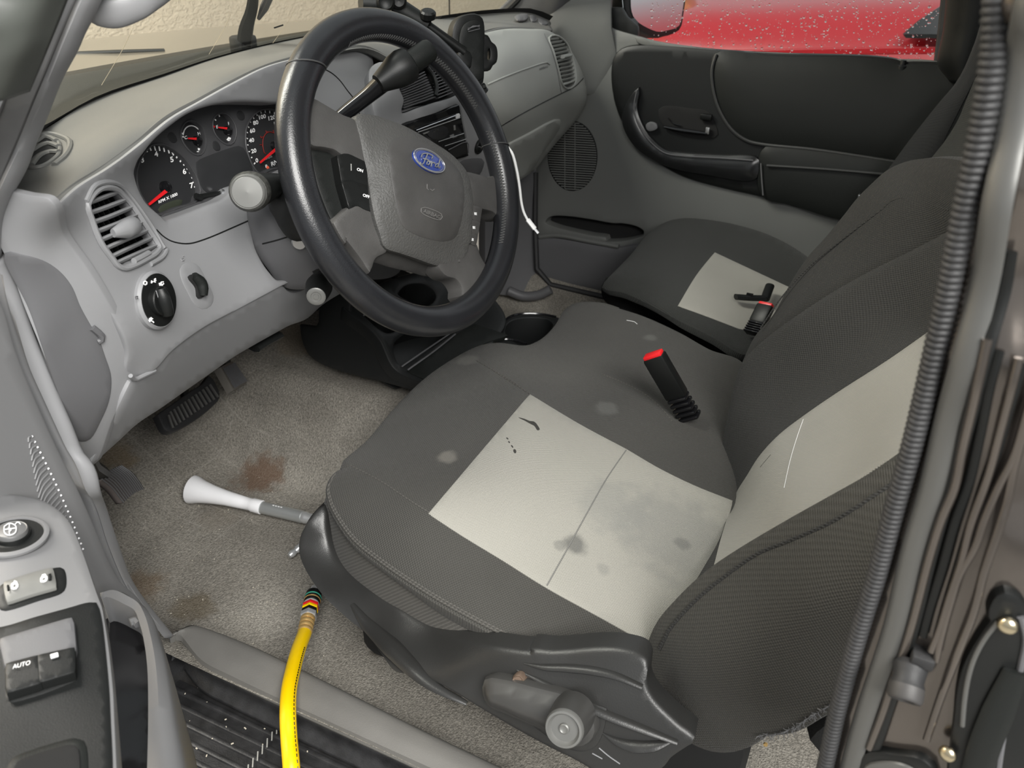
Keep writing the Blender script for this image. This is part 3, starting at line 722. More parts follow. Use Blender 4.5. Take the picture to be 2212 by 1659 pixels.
# speaker grille: one bar after another
gc, grx, gry = (1237, 337), 53, 75
S_pd.sheet('speaker_recess', [(gc[0] + grx * math.cos(a), gc[1] + gry * math.sin(a)) for a in np.linspace(0, 2 * math.pi, 30, endpoint=False)], M['black'], pdoor, off=.0012, roll=.001, skirt=.002, step=14)
for k in range(29):
    yy = -gry + 2 * gry * (k + .7) / 29.4; xx = grx * math.sqrt(max(0, 1 - (yy / gry) ** 2)) - 1
    if xx < 6: continue
    MB().tube(S_pd.line([(gc[0] - xx, gc[1] + yy - xx * .06), (gc[0], gc[1] + yy), (gc[0] + xx, gc[1] + yy + xx * .06)], .0022, n=5), .0016, 6).build('grille_bar', M['grey_right'], pdoor)
for dx in (-16, 6):
    MB().tube(S_pd.line([(gc[0] + dx, gc[1] - 70), (gc[0] + dx, gc[1] + 70)], .0024, n=6), .0012, 6).build('grille_post', M['grey_right'], pdoor)
MB().lathe(S_pd.pt(*V(3,1562,338)[0], .01), (0, 0, 1), [(.010,-.02),(.009,-.002),(.006,0),(.005,.008),(0,.009)], 16).build('lock_knob', M['black'], pdoor)
S_pd.sheet('sill_strip', V(3,180,196,300,224,600,264,1000,284,1400,309,1750,329,1752,344,1560,344,1400,318,1000,298,600,280,300,243,190,218), M['grey_right'], pdoor, off=.006, roll=.002, skirt=.01, step=12)
# window
S_gl = Plane((1.845, .2, 1.3), (-1, 0, .12))
g_out = V(3,120,150,300,228,600,262,1000,284,1400,308,1760,332,1810,-60,300,-60,100,-60)
wg = S_gl.sheet('window_glass', corners(g_out), M['glass'], pdoor, roll=0, skirt=.004, step=60, edge=40)
drops = MB(); rg = random.Random(3)
for k in range(950):
    px, py = 1300 + rg.uniform(250, 1795) / 2.404, rg.uniform(-4, 325) / 2.404
    if py > 95 + (px - 1425) * .068 + 4: continue
    s = .0012 * (.55 + rg.random() ** 2.5 * 1.7)
    c = S_gl.pt(px, py, -.0045)
    drops.lathe(c, -S_gl.n(px, py), [(s, 0), (s * .8, s * .35), (s * .4, s * .55), (0, s * .62)], 7)
o = drops.build('rain_drops', M['drop'], wg); o['kind'] = 'stuff'
# window seals and pillar
MB().tube([P(*q, x=1.83) for q in V(3,1752,330,1775,150,1790,0,1800,-100)], .010, 8).build('window_channel', M['rubber'], pdoor)
MB().tube([P(*q, x=1.835) for q in V(3,20,-80,18,0,12,100,25,140,60,165)], .006, 8).build('window_seal', M['rubber'], pdoor)
S_sail = Plane((1.835, .55, 1.3), (-1, 0, .08))
S_sail.sheet('mirror_corner_trim', corners(V(3,30,150,40,45,100,45,125,90,180,140,185,195,120,180)), M['black'], pdoor, off=.004, roll=.003, skirt=.01, step=20)
lfp = [P(*q, x=1.80) for q in V(3,1790,-60,1790,0,1775,160,1748,335,1800,420)]; rtp = [P(*q, x=1.76) for q in V(3,2010,-60,2005,0,1980,160,1940,300,1900,420)]
structure(loft('trim_9', [[q + np.array([.03, 0, 0]) for q in lfp], lfp, [.5 * (a + b) + np.array([-.02, 0, 0]) for a, b in zip(lfp, rtp)], rtp, [q + np.array([.05, -.02, 0]) for q in rtp]], 30, 5, M['black'], None, solid=.004))
MB().tube([P(*q, x=1.775) for q in V(3,1895,0,1880,120,1855,250,1830,340)], .004, 8).build('trim_10', M['rubber']); structure(bpy.data.objects['trim_10'])
structure(quad('wall_right_pillar', P(2040, -150, x=1.86), P(2230, -150, x=1.86), P(2230, 500, x=1.86), P(2040, 500, x=1.86), M['black']))
# front pillar, passenger side, with the side of the dash
pl = [P(*q, y=y_) for q, y_ in zip([(1200,-60),(1150,-10),(1126,2),(1095,28)], (.60,.68,.72,.77))]
lfp = [P(1190,-80,x=1.74), P(1126,0,x=1.765), P(1112,14,x=1.77), P(1095,30,x=1.775)]; rtp = [P(1290,-80,x=1.76), P(1226,0,x=1.785), P(1208,22,x=1.79), P(1188,48,x=1.795)]
structure(loft('trim_11', [[q + np.array([.0, .03, 0]) for q in lfp], lfp, [.5 * (a + b) + np.array([-.008, -.006, 0]) for a, b in zip(lfp, rtp)], rtp, [q + np.array([.03, -.01, 0]) for q in rtp]], 20, 5, M['grey_dark'], None, solid=.004))
MB().tube([P(1165,-50,x=1.76), P(1118,0,x=1.768), P(1088,29,x=1.775)], .007, 8).build('trim_12', M['rubber']); structure(bpy.data.objects['trim_12'])
S_ps = Surf([(1188,46,'x',1.795),(1226,0,'x',1.80),(1312,58,'x',1.82),(1262,150,'x',1.81),(1262,230,'x',1.81),(1310,0,'x',1.825)])
structure(S_ps.sheet('trim_13', [(1170,48,1),(1230,-10),(1260,-60,1),(1330,-60,1),(1318,0),(1318,60,1),(1330,120,1),(1290,200,1),(1225,200,1),(1185,110)], M['grey_right'], None, off=.01, step=16, roll=.004, skirt=.03))
# kick panel and lower pillar on the passenger side
S_kp = Surf([(1122,388,'x',1.74),(1157,370,'x',1.785),(1157,590,'x',1.775),(1100,600,'x',1.72),(1090,500,'x',1.72),(1165,640,'x',1.765)])
structure(S_kp.sheet('trim_14', [(1050,380,1),(1120,388),(1158,368,1),(1158,480),(1160,590),(1180,635,1),(1150,640),(1100,637),(1050,630,1)], M['grey_dark'], None, step=16, roll=.003, skirt=.03))
MB().tube([P(1157,372,x=1.785), P(1156,480,x=1.775), P(1160,580,x=1.765), P(1190,615,x=1.76), P(1299,640,x=1.755), P(1400,660,x=1.755)], .007, 8).build('trim_15', M['rubber']); structure(bpy.data.objects['trim_15'])
MB().tube(cr([P(1098,628,x=1.70), P(1130,640,x=1.71), P(1165,637,x=1.72), P(1190,625,x=1.73)], 10), .012, 10).build('trim_16', M['grey_dark']); structure(bpy.data.objects['trim_16'])

# ================================================================== OUTSIDE, PASSENGER SIDE
mir = thing('door_mirror', 'black door mirror outside the passenger window', 'mirror', tuple(P(1425, 40, x=2.0)))
S_m = Plane(P(1425, 20, x=2.0), (-.30, -.94, .11))
mo = V(3,150,-40,155,60,180,108,290,165,330,160,400,135,418,60,432,-40)
S_m.sheet('mirror_glass', [(q[0], q[1], 1) if i in (0, 7) else q for i, q in enumerate(mo)], M['chrome'], mir, roll=0, skirt=.002, step=40)
hs_ = [tuple((np.array(q) - (1420, 20)) * 1.08 + (1420, 22)) for q in mo]
S_m.sheet('mirror_housing', [(q[0], q[1], 1) if i in (0, 7) else q for i, q in enumerate(hs_)], M['black'], mir, off=-.003, roll=.008, skirt=.07, step=30)
MB().tube([P(1360, 55, x=1.9), P(1345, 58, x=1.86)], .022, 12, flat=(1, .8)).build('mirror_foot', M['black'], mir)

car = thing('red_car', 'shiny red car parked beyond the rain-speckled passenger window', 'car', (3.6, .3, 0))
def sec(y):
    t = max(0, (y + 1.7) / 3.9); e = max(0, (y - .8) / .4)
    sh = (1.36 - .36 * t ** 1.3) * (1 - .35 * e ** 2)
    xs = 3.16 + .25 * e ** 2
    return [(xs + .07, y, .22), (xs + .01, y, .45), (xs - .03, y, .72), (xs, y, sh - .24), (xs + .03, y, sh - .12), (xs + .10, y, sh - .02), (xs + .30, y, sh + .04), (xs + .85, y, sh + .09), (xs + 1.4, y, sh + .04), (xs + 1.62, y, sh - .15), (xs + 1.66, y, .5)]
rows = [sec(y) for y in list(np.linspace(1.2, .8, 4)) + list(np.linspace(.6, -2.9, 11))]
loft('body', rows, 60, 6, M['red_paint'], car, solid=.01)
loft('fender_crease', [[(s[4][0] - .004, s[4][1], s[4][2] + dz) for s in rows] for dz in (-.012, 0, .012)], 60, 2, M['red_paint'], car, solid=.004)
gw = [P(*V(3,1562,178)[0], x=3.14), P(*V(3,1640,110)[0], x=3.15), P(*V(3,1800,5)[0], x=3.17), P(*V(3,2100,-160)[0], x=3.20), P(*V(3,2200,170)[0], x=3.14), P(*V(3,1800,178)[0], x=3.14)]
MB().prism(gw, (.03, 0, 0)).build('side_window', mat('dark_car_glass', (.03, .032, .035), .1), car)
MB().prism([P(*V(3,1566,182)[0], x=3.135), P(*V(3,2200,176)[0], x=3.135), P(*V(3,2200,204)[0], x=3.135), P(*V(3,1580,198)[0], x=3.135)], (.02, 0, 0)).build('window_moulding', M['black'], car)
for y_ in (.45, -2.2):
    w_ = MB().lathe((3.20, y_, .33), (-1, 0, 0), [(.33,-.2),(.33,0),(.30,.03),(.22,.02),(.2,-.03),(.05,-.02),(0,-.01)], 36); w_.build('wheel', M['rubber'], car)
"""far wall"""
structure(quad('wall_side', (7.5, -5, 0), (7.5, 5, 0), (7.5, 5, 1.5), (7.5, -5, 1.5), mat('green_hedge_wall', (.25, .27, .18), .9, var=(2, .3))))
po = MB().box((5.2, 1.55, 1.0), .12, .12, 1.0, bev=.01).build('gate_post', mat('ochre_wood', (.5, .33, .10), .7, var=(4, .2))); tag(po, 'ochre wooden post standing behind the red car', 'post')

# ================================================================== PHONE MOUNT, CABLE
pm = thing('phone_mount', 'black phone holder on a telescopic arm above the centre vents', 'phone holder', tuple(P(1015, 180, x=1.05)))
a0, a1, a2, a3 = P(*V(2,600,25)[0], x=.98), P(*V(2,740,40)[0], x=1.0), P(*V(2,960,165)[0], x=1.02), P(*V(2,1190,335)[0], x=1.05)
MB().tube([P(*V(2,530,20)[0], x=.97), a0, P(*V(2,700,20)[0], x=.99)], [.018, .020, .017], 12, flat=(1, .8)).build('swivel_block', M['black_soft'], pm)
MB().lathe(P(*V(2,690,10)[0], x=.975), unit(CAM - a0), [(.012,-.02),(.012,.002),(.009,.005),(.006,.003),(0,.003)], 20).build('swivel_screw', M['black'], pm)
MB().lathe(P(*V(2,775,5)[0], x=.99), unit(CAM - a0), [(.010,-.02),(.010,.002),(.007,.005),(0,.004)], 20).build('swivel_screw', M['black'], pm)
MB().tube([a1, a2], [.0145, .011], 12).build('arm_tube', M['black_soft'], pm)
MB().tube([a2, a3], [.0065, .0075], 10).build('arm_rod', M['black'], pm)
th = unit(np.array([-.25, -.2, .9])); tk = P(*V(2,960,130)[0], x=1.015)
MB().tube([P(*V(2,965,170)[0], x=1.02), tk], .0045, 8).build('thumb_screw_stem', M['black'], pm)
kn = MB(); kn.lathe(tk + th * .004, th, [(.008,-.002),(.0105,0),(.0105,.007),(.008,.009),(0,.0095)], 12); kn.build('thumb_screw', M['black'], pm, angle=15)
S_ph = Plane(P(*V(2,1230,330)[0], x=1.06), unit(np.array([-.62, -.75, .18])))
cr_out = V(2,1138,280,1140,180,1165,135,1210,112,1270,106,1300,122,1312,170,1310,330,1305,520,1290,548,1240,545,1215,420,1190,340)
S_ph.sheet('cradle', cr_out, M['black'], pm, roll=.004, skirt=.014, step=16, edge=8)
S_ph.sheet('cradle_pad', V(2,1172,300,1178,205,1205,160,1250,142,1285,150,1302,190,1300,340,1296,500,1255,500,1225,400,1215,330), M['black_soft'], pm, off=.003, roll=.003, skirt=.004, step=16, edge=8)
MB().tube(S_ph.line(V(2,1205,195,1245,168,1280,175), .006, n=5), .0008, 6).build('pad_mark', M['grey_dark'], pm)
for q in ((1205,185,1280,165),(1208,205,1280,186)):
    MB().tube(S_ph.line(V(2,*q), .0066, n=4), .0006, 6).build('pad_line', M['grey_dark'], pm)
S_ph.sheet('side_clamp', V(2,1165,320,1200,340,1220,350,1218,400,1212,430,1170,420,1150,350), M['black'], pm, off=.008, roll=.003, skirt=.02, step=12)
ring_o = V(2,1322,235,1345,232,1372,275,1400,300,1402,390,1380,408,1362,438,1325,438,1312,395,1312,265)
ring_h = V(2,1350,318,1362,302,1370,315,1368,380,1352,388,1348,380)
S_ph.sheet('release_lever', ring_o, M['black'], pm, holes=[ring_h], off=-.004, roll=.003, skirt=.010, step=8, edge=5, hole_roll=.001)
MB().tube(S_ph.line(V(2,1290,548,1318,575,1332,590), -.002, n=5), .006, 8).build('foot_clip', M['black'], pm)
MB().tube(S_ph.line(V(2,1305,560,1325,552), .0, n=3), .005, 8).build('foot_knob', M['black'], pm)
cb = thing('charging_cable', 'thin white charging cable dangling beside the steering wheel', 'cable', tuple(P(1130, 440, x=1.2)))
MB().tube(cr([P(*q, x=1.18) for q in V(2,1470,940,1500,980,1530,1090,1548,1200,1560,1300,1575,1360,1600,1410)], 24), .0021, 8).build('cord', M['white'], cb)
p, q = P(*V(2,1598,1405)[0], x=1.18), P(*V(2,1645,1465)[0], x=1.18); d = unit(q - p)
MB().tube([p, q], .0052, 10, flat=(1, .7)).build('plug', M['white'], cb)
MB().tube([q, q + d * .009], .0034, 8, flat=(1, .5)).build('plug_tip', M['white_plastic'], cb)
# ================================================================== DASHBOARD
dash = thing('dashboard', 'grey plastic dashboard with round air vents across the front of the cab', 'dashboard', (1.1, .75, 1.0))
rA = [np.array((.405, .70, 1.292)), P(88,284,z=1.292), P(203,216,z=1.292), P(338,169,z=1.29), P(473,123,z=1.288), P(641,83,z=1.288), P(800,60,z=1.293), P(937,42,x=1.45), P(1060,28,x=1.62), P(1140,27,x=1.70), P(1187,44,x=1.765)]
rB = [P(104,432,y=.598), P(162,371,y=.638), P(270,287,y=.67), P(371,236,y=.688), P(473,169,y=.702), P(574,135,y=.715), P(640,112,y=.72), P(720,98,y=.72), P(800,92,y=.705), P(900,105,y=.68), P(1000,85,y=.68), P(1045,68,y=.675), P(1089,57,y=.68), P(1140,57,y=.678), P(1192,62,y=.662)]
rC = [P(120,456,y=.578), P(169,410,y=.604), P(236,367,y=.626), P(304,316,y=.642), P(371,259,y=.655), P(439,221,y=.665), P(506,184,y=.673), P(574,151,y=.682), P(640,130,y=.69), P(723,113,y=.69), P(799,106,y=.678), P(870,140,y=.648), P(940,128,y=.648), P(985,112,y=.645), P(1045,75,y=.662), P(1089,64,y=.668), P(1140,64,y=.664), P(1190,68,y=.652)]
gx_ = np.linspace(0, 1, 90)
def by_x(r):
    d = cr(r, 400); x0, x1 = .4135, d[-1][0]; xs = x0 + (x1 - x0) * gx_
    return np.stack([xs, np.interp(xs, d[:, 0], d[:, 1]), np.interp(xs, d[:, 0], d[:, 2])], 1)
rA, rB, rC = by_x(rA), by_x(rB), by_x(rC)
dip = np.array([0, 0, -.0035])
r1, r2, r3 = .75 * rA + .25 * rB + dip, .5 * (rA + rB) + dip, .25 * rA + .75 * rB + dip * .3
rBC = .5 * (rB + rC) + np.array([0, -.003, .0015]); rD = rC + np.array([0, .012, -.006]); rA0 = rA + np.array([0, .004, -.02])
rows_ = [rA0, rA, r1, r2, r3, rB, rBC, rC, rD]
pad_o = loft('upper_pad', rows_, 150, 4, M['grey_pad'], dash, solid=.006, creases=(1, 7), label='grey soft upper pad below windshield')
from mathutils.bvhtree import BVHTree
class Hit(Surf):
    def __init__(s, o):
        s.t = BVHTree.FromPolygons([v.co[:] for v in o.data.vertices], [tuple(p.vertices) for p in o.data.polygons])
    def p(s, px, py):
        h = s.t.ray_cast(Vector(CAM), Vector(ray(px, py)))
        if h[0] is None:
            d = Vector(ray(px, py)).normalized() * .8 + Vector(CAM); h = s.t.find_nearest(d)
        return np.array(h[0])
S_pad = Hit(pad_o)
S_face = Surf([(120,452,'y',.58),(169,408,'y',.602),(236,365,'y',.622),(304,314,'y',.638),(371,257,'y',.65),(439,219,'y',.66),(506,182,'y',.667),(574,149,'y',.675),
  (132,500,'x',.428),(189,584,'x',.446),(236,662,'x',.456),(273,730,'x',.465),(284,790,'x',.472),(287,821,'x',.476),
  (285,390,'y',.652),(345,490,'y',.648),(440,462,'y',.66),(545,412,'y',.665),(400,560,'y',.63),(500,520,'y',.645),(333,799,'y',.612),(439,706,'y',.613),(506,669,'y',.618),(604,615,'y',.62),
  (335,650,'y',.604),(262,490,'y',.615),(700,300,'y',.68),(800,250,'y',.67),(700,450,'y',.665),(800,500,'y',.64),(650,560,'y',.635),(900,400,'y',.65),(720,112,'y',.70),(800,103,'y',.69)])
face_out = [(120,453,1)] + V(1,500,1213,700,1083,900,933,1100,768,1300,653,1500,543,1700,443) + [(640,130),(723,113),(799,106,1),(806,140),(804,165),(808,206),(818,254),(826,330),(800,520),(740,570,1),(650,598),(604,616,1),(554,545),(540,500),(537,446,1),(520,470),(506,669,1)][:9] + [(604,616,1)] + V(4,1500,500,1300,610,1100,760,985,885) + [(288,822,1)] + V(4,815,880,830,780,810,680,700,480,560,250,390,0)
cluster_hole = V(23,145,1010,165,920,200,840,260,760,340,655,450,545,560,455,700,352,850,272,1000,222,1150,192,1350,174,1600,182,1740,194) + [(640,216),(668,226),(686,250),(690,285),(676,318),(650,345)] + V(23,1820,1012,1600,1108,1400,1170,1290,1205,1230,1272,1150,1335,1000,1392,800,1472,600,1545,520,1562,460,1512,390,1452,300,1370,230,1265,180,1150)
vent_hole = V(1,556,1310,575,1265,605,1228,645,1203,690,1197,740,1212,790,1258,830,1300,880,1370,920,1430,960,1490,1000,1550,1022,1592) + V(4,1026,100,990,145,930,180,860,215,790,235,745,215,715,175) + V(1,650,1568,610,1485,580,1400,560,1345)
col_cut = [(604,616,1),(560,570),(544,530),(537,480),(538,446),(560,420),(620,398),(700,370),(780,420),(800,520),(740,572,1),(650,600)]
S_face.sheet('instrument_panel', face_out, M['grey'], dash, holes=[cluster_hole, vent_hole, [(604,611),(580,590),(556,552),(543,515),(538,470),(540,440),(580,425),(660,400),(720,420),(750,500),(730,555),(680,590)]], step=12, roll=.0025, skirt=.003, hole_roll=.0035, hole_skirt=.045, back_dir=(0, 1, -.2), label='light grey panel round the gauges')
# seam of the gauge surround
MB().tube(S_face.line(V(1,1000,1470,1040,1510,1100,1545,1200,1560,1300,1535,1590,1412), .0002), .0008, 6).build('panel_seam', M['black'], dash)
mb = MB(); mb.tube(S_face.line(V(21,510,545,580,585,640,640,700,720,760,800,800,915), .0002), .0008, 6)
mb.build('panel_seam', M['black'], dash)

MB().box((1.11, .90, 1.10), .66, .10, .14, bev=.02).build('dash_core', M['void'], dash)
MB().box((1.13, .76, 1.12), .60, .03, .11, bev=.01).build('dash_core', M['void'], dash)
# ---- end panel with its darker access cover
S_end = Surf([(104,434,'x',.408),(0,412,'x',.402),(115,452,'x',.411),(20,568,'x',.40),(12,470,'x',.40),(200,1000,'x',.438),(287,825,'x',.474),(84,736,'x',.40),(162,949,'x',.418),(189,600,'x',.443),(150,720,'x',.425),(236,664,'x',.455),(132,505,'x',.427),(240,850,'x',.45),(60,560,'x',.408)])
end_out = [(121,455,1)] + V(4,385,0,556,252,697,482,806,680,827,780,813,880) + [(286,822,1),(284,829,1)] + V(4,720,1190,600,1490) + [(189,1003,1)] + V(4,480,1330,400,1100,330,900,250,700,150,450,60,200) + [(10,547),(-30,470),(-60,405,1),(0,411),(60,424),(104,432)]
S_end.sheet('end_cap', end_out, M['grey'], dash, step=14, roll=.0012, skirt=.006, back_dir=(1, .2, 0))
cov = V(4,40,145,150,160,280,200,380,270,450,360,500,480,560,590,620,690,660,800,700,930,690,1070,640,1200,560,1330,490,1325,420,1130,330,880,200,500)
o = S_end.sheet('access_cover', cov, M['grey_dark'], dash, off=.0012, roll=.002, skirt=.004, step=16, label='darker grey cover on dash end')
mb = MB(); mb.tube(S_end.line(V(4,588,610,625,640,650,665,640,695,622,700), .0015), .003, 8); mb.build('cover_notch', M['grey_dark'], dash)

# ---- knee panel
S_knee = Surf([(287,823,'y',.613),(333,799,'y',.616),(439,706,'y',.617),(506,669,'y',.62),(604,617,'y',.622),(700,590,'y',.63),(740,575,'y',.635),(200,1000,'y',.655),(257,952,'y',.66),(348,881,'y',.66),(473,794,'y',.665),(601,716,'y',.665),(695,659,'y',.665),(739,630,'y',.66),
  (300,880,'y',.632),(420,780,'y',.637),(540,700,'y',.64),(800,560,'y',.65),(640,660,'y',.645)])
knee_out = [(286,828,1),(333,801),(371,759),(439,708),(506,671),(603,619,1),(608,622),(618,633),(631,637),(652,632),(690,605),(740,580,1),(800,560,1),(800,600),(739,632)] + V(4,2060,472,1960,560,1850,602,1780,640,1500,800,1400,870,1200,1010,1030,1130,880,1230,760,1340) + [(200,1003,1)]
S_knee.sheet('knee_panel', knee_out, M['grey'], dash, step=14, roll=.004, skirt=.03)
mb = MB(); mb.tube(S_knee.line(V(4,985,885,900,925,850,945,830,920), .001), .0022, 8); mb.build('panel_edge', M['grey'], dash)
mb = MB().tube([P(548,752,y=.68), P(570,738,y=.68), P(600,722,y=.68)], .011, 8, flat=(1, .5)); mb.build('diagnostic_socket', M['black'], dash)
mb = MB().tube([P(575,722,y=.67), P(582,718,y=.67)], .0022, 6); mb.build('socket_tag', M['white'], dash)

# ---- left face vent
def vent(surf, hole, slats, name, knob=None, depth=.02, m='grey', thick=.0022, width=.011, rim=.0028, deep=-.03, rimmat=None):
    fr = MB(); fr.tube(surf.line(outline(hole, 8), .0008, closed=True), rim, 8, closed=True)
    fo = fr.build(name, M[rimmat or m], dash)
    c = np.mean(np.array([h[:2] for h in hole]), 0)
    bk = [c + (np.array(h[:2]) - c) * 1.03 for h in hole]
    surf.sheet('duct', [tuple(b) for b in bk], M['void'], fo, off=deep, roll=0, skirt=.002)
    for a, b in slats:
        l = surf.line([a, ((a[0]+b[0])/2, (a[1]+b[1])/2), b], -.004, n=6)
        s = MB().tube(l, thick, 8, flat=(1, width / thick / 2), up=surf.n(*a) * .9 + np.array([0, 0, .35]))
        s.build('slat', M[m], fo)
    return fo
vl = V(1,562,1310,570,1375,590,1435,612,1495,640,1550,672,1605,705,1660,735,1700)
vr = V(1,775,1228,812,1278,850,1325,885,1375,922,1423,957,1472,990,1515,1022,1560)
fo = vent(S_face, vent_hole, list(zip(vl, vr)), 'air_vent')
for k in range(7):                                  # upright vanes behind the slats
    t = (k + .5) / 7
    a = np.array(vl[0]) * (1 - t) + np.array(vr[0]) * t; b = np.array(vl[-1]) * (1 - t) + np.array(vr[-1]) * t
    MB().tube(S_face.line([a, b], -.013, n=5), .0016, 6, flat=(.5, 4), up=S_face.n(*a)).build('vane', M['black'], fo)
mb = MB(); n_ = S_face.n(262, 497); mb.tube([S_face.pt(240,504,.002), S_face.pt(258,497,.006), S_face.pt(276,490,.006), S_face.pt(290,482,.002)], [.004,.0085,.0085,.004], 12, flat=(1, .8), up=n_)
mb.build('vent_knob', M['grey'], fo)
S_face.sheet('slider_track', V(4,800,215,850,190,940,140,985,115,1000,130,985,160,900,215,830,240), M['grey'], fo, off=-.003, roll=.001, skirt=.004, step=8)
MB().tube(S_face.line(V(4,850,190,900,165,945,140), .001), .003, 8).build('vent_slider', M['grey'], fo)
rim = MB().tube(S_face.line(V(1,545,1290,600,1190,690,1165,760,1185,830,1260,960,1440,1050,1590) + V(4,1062,110,1040,160,960,210), .0005), .0025, 8)
rim.build('vent_surround', M['grey'], dash)

# ---- defrost vent on the pad's left end
S_pad = Surf([tuple(S_pad.p(a_, b_)) for a_ in (58, 80, 100, 120, 145) for b_ in (300, 322, 345, 372)])
dh = V(1,165,1070,190,1000,225,920,260,882,330,885,370,905,385,945,380,990,340,1030,280,1065,215,1078)
fo = MB().tube(S_pad.line(outline(dh, 8), .0006, closed=True), .0022, 8, closed=True).build('demister_vent', M['grey_pad'], dash)
S_pad.sheet('duct', dh, M['void'], fo, off=.0008, roll=0, skirt=.001, step=10)
for q in (V(1,225,925,280,890,330,895,365,915), V(1,195,985,260,945,320,930,380,950), V(1,205,1070,250,1015,320,985,382,985)):
    MB().tube(S_pad.line(q, .002), .003, 8, flat=(1, .8)).build('slat', M['grey_pad'], fo)
MB().tube(S_pad.line(V(1,240,860,330,862,400,880,445,905,450,940,420,1000,350,1060), .0002), .003, 8).build('vent_surround', M['grey_pad'], dash)
S_padr = Surf([tuple(P(1060,28,x=1.62)), tuple(P(1140,27,x=1.70)), tuple(P(1187,44,x=1.765)), (1089,57,'y',.68), (1140,57,'y',.678), (1192,62,'y',.662)])
# demister outlet at the far right corner
for q in (V(2,1515,110,1560,90,1600,95,1590,125,1545,130), V(2,1615,100,1640,100,1660,125,1640,140,1620,130), V(2,1670,110,1710,130,1730,150,1700,160,1670,140)):
    S_padr.sheet('demister_slot', q, M['grey_dark'], dash, off=.001, roll=.0008, skirt=.002, step=8, edge=5)

# ---- headlight switch
c, n = S_face.pt(335.5, 648.5, .0), S_face.n(335.5, 648.5)
hs = MB().lathe(c, n, [(.0285,-.004),(.0285,.002),(.0262,.0045),(.0255,.0045)], 40).build('switch_bezel', M['grey'], dash)
MB().lathe(c, n, [(.0256,.002),(.0256,.0048),(.0242,.0052),(0,.0054)], 40).build('switch_plate', M['black'], hs)
d0 = S_face.pt(331, 650, .0045)
MB().lathe(d0, n, [(.0142,0),(.0142,.006),(.0132,.007),(0,.007)], 36).build('dial', M['black'], hs)
g = S_face.line(V(4,955,375,975,440,1005,525), .0105, n=7)
MB().tube(g, [.0045,.0062,.0066,.0066,.0062,.005], 12, flat=(1, 1.4), up=n).build('dial_grip', M['black'], hs)
MB().tube(S_face.line(V(4,930,385,950,440,985,525), .0118, n=4), .0005, 6).build('dial_pointer', M['grey'], hs)
def glyph(surf, strokes, off, name, m, par, r=.0007):
    b = MB()
    for q in strokes: b.tube(surf.line(q, off, step=4), r, 6)
    return b.build(name, m, par)
oo = .0006
S_hl = Plane(c + n * .0054, n)
glyph(S_hl, [V(4,925,318,936,325,934,338,924,342,915,335,916,323,925,318)], oo, 'off_symbol', M['white'], hs)
glyph(S_hl, [V(4,966,332,966,318,975,314,976,325,966,326), V(4,985,308,992,302), V(4,985,315,994,313), V(4,984,321,991,325)], oo, 'parking_lamp_symbol', M['white'], hs)
glyph(S_hl, [V(4,1022,335,1030,324,1042,323,1045,332,1036,342,1022,340), V(4,1016,330,1020,346), V(4,1028,348,1034,347), V(4,1026,330,1030,340)], oo, 'headlamp_symbol', M['white'], hs)
glyph(S_hl, [V(4,953,555,960,572,975,575), V(4,962,552,972,556,974,566,964,564,962,552), V(4,950,565,956,578), V(4,974,576,980,583)], oo, 'fog_lamp_symbol', M['white'], hs)
glyph(S_hl, [V(4,864,418,876,415,878,430,868,433,864,418)], oo, 'faint_lamp_symbol', M['grey_dark'], hs)

# ---- dimmer thumb wheel
S_face.sheet('dimmer_recess', V(4,1155,245,1180,212,1225,203,1265,222,1300,280,1340,360,1362,420,1352,465,1315,490,1275,485,1240,455,1205,390,1170,320), M['grey'], dash, off=.0006, roll=.0015, skirt=.003, step=10)
dw = S_face.sheet('dimmer_slot', V(4,1198,292,1245,278,1290,360,1302,405,1258,426,1245,360), M['void'], dash, off=.0028, roll=.0005, skirt=.002, step=8, edge=6)
MB().tube(S_face.line(V(4,1222,288,1262,330,1276,375,1280,412), .003, n=8), [.006,.0085,.0085,.006], 14, flat=(.75, .9), up=S_face.n(425, 618)).build('thumb_wheel', M['black_soft'], dash)
glyph(S_face, [V(4,1155,178,1170,170,1180,180,1165,190,1155,178), V(4,1165,165,1172,155,1178,160)], .0004, 'dimmer_symbol', M['grey'], dash, .0006)

# ================================================================== INSTRUMENT CLUSTER
clu = thing('instrument_cluster', 'black instrument cluster with red needles behind the steering wheel', 'gauges', (.75, .71, 1.2))
S_clu = Plane(P(440, 360, y=.694), (0.0, -.97, .22))
clu_out = [(np.array(q[:2]) - (470,350)) * 1.04 + (470,350) for q in cluster_hole]
gs = {'tach': V(23,182,1000,205,900,260,790,340,700,420,680,500,690,600,740,700,820,780,920,850,1040,880,1130,895,1230,860,1270,840,1330,640,1395,420,1470,330,1400,250,1290,200,1180),
      'temp': V(23,675,560,690,490,730,435,785,415,850,430,910,480,945,560,960,650,945,730,910,790,860,805,800,780,740,720,690,640),
      'fuel': V(23,1030,470,1040,400,1080,350,1130,330,1190,345,1245,400,1285,480,1295,560,1280,630,1245,680,1190,685,1130,650,1080,600,1045,540),
      'speed': V(23,1400,600,1410,500,1450,410,1520,330,1600,290,1680,285,1750,300) + [(620,245),(640,270),(650,310),(640,345),(622,360)] + V(23,1700,960,1560,1010,1480,920,1430,800,1405,700)}
S_clu.sheet('cluster_mask', [tuple(q) for q in clu_out], M['cluster'], clu, holes=list(gs.values()), step=14, edge=8, roll=0, skirt=.003, hole_roll=.0012, hole_skirt=.008)
class Off(Surf):
    def __init__(s, b, o): s.b, s.o = b, o
    def n(s, x, y): return s.b.n(x, y)
    def p(s, x, y): return s.b.p(x, y)
    def pt(s, x, y, off=0.0): return s.b.pt(x, y, s.o + off)
S_dial = Plane(S_clu.o - S_clu.n(440, 350) * .007, S_clu.nn)
faces = {}
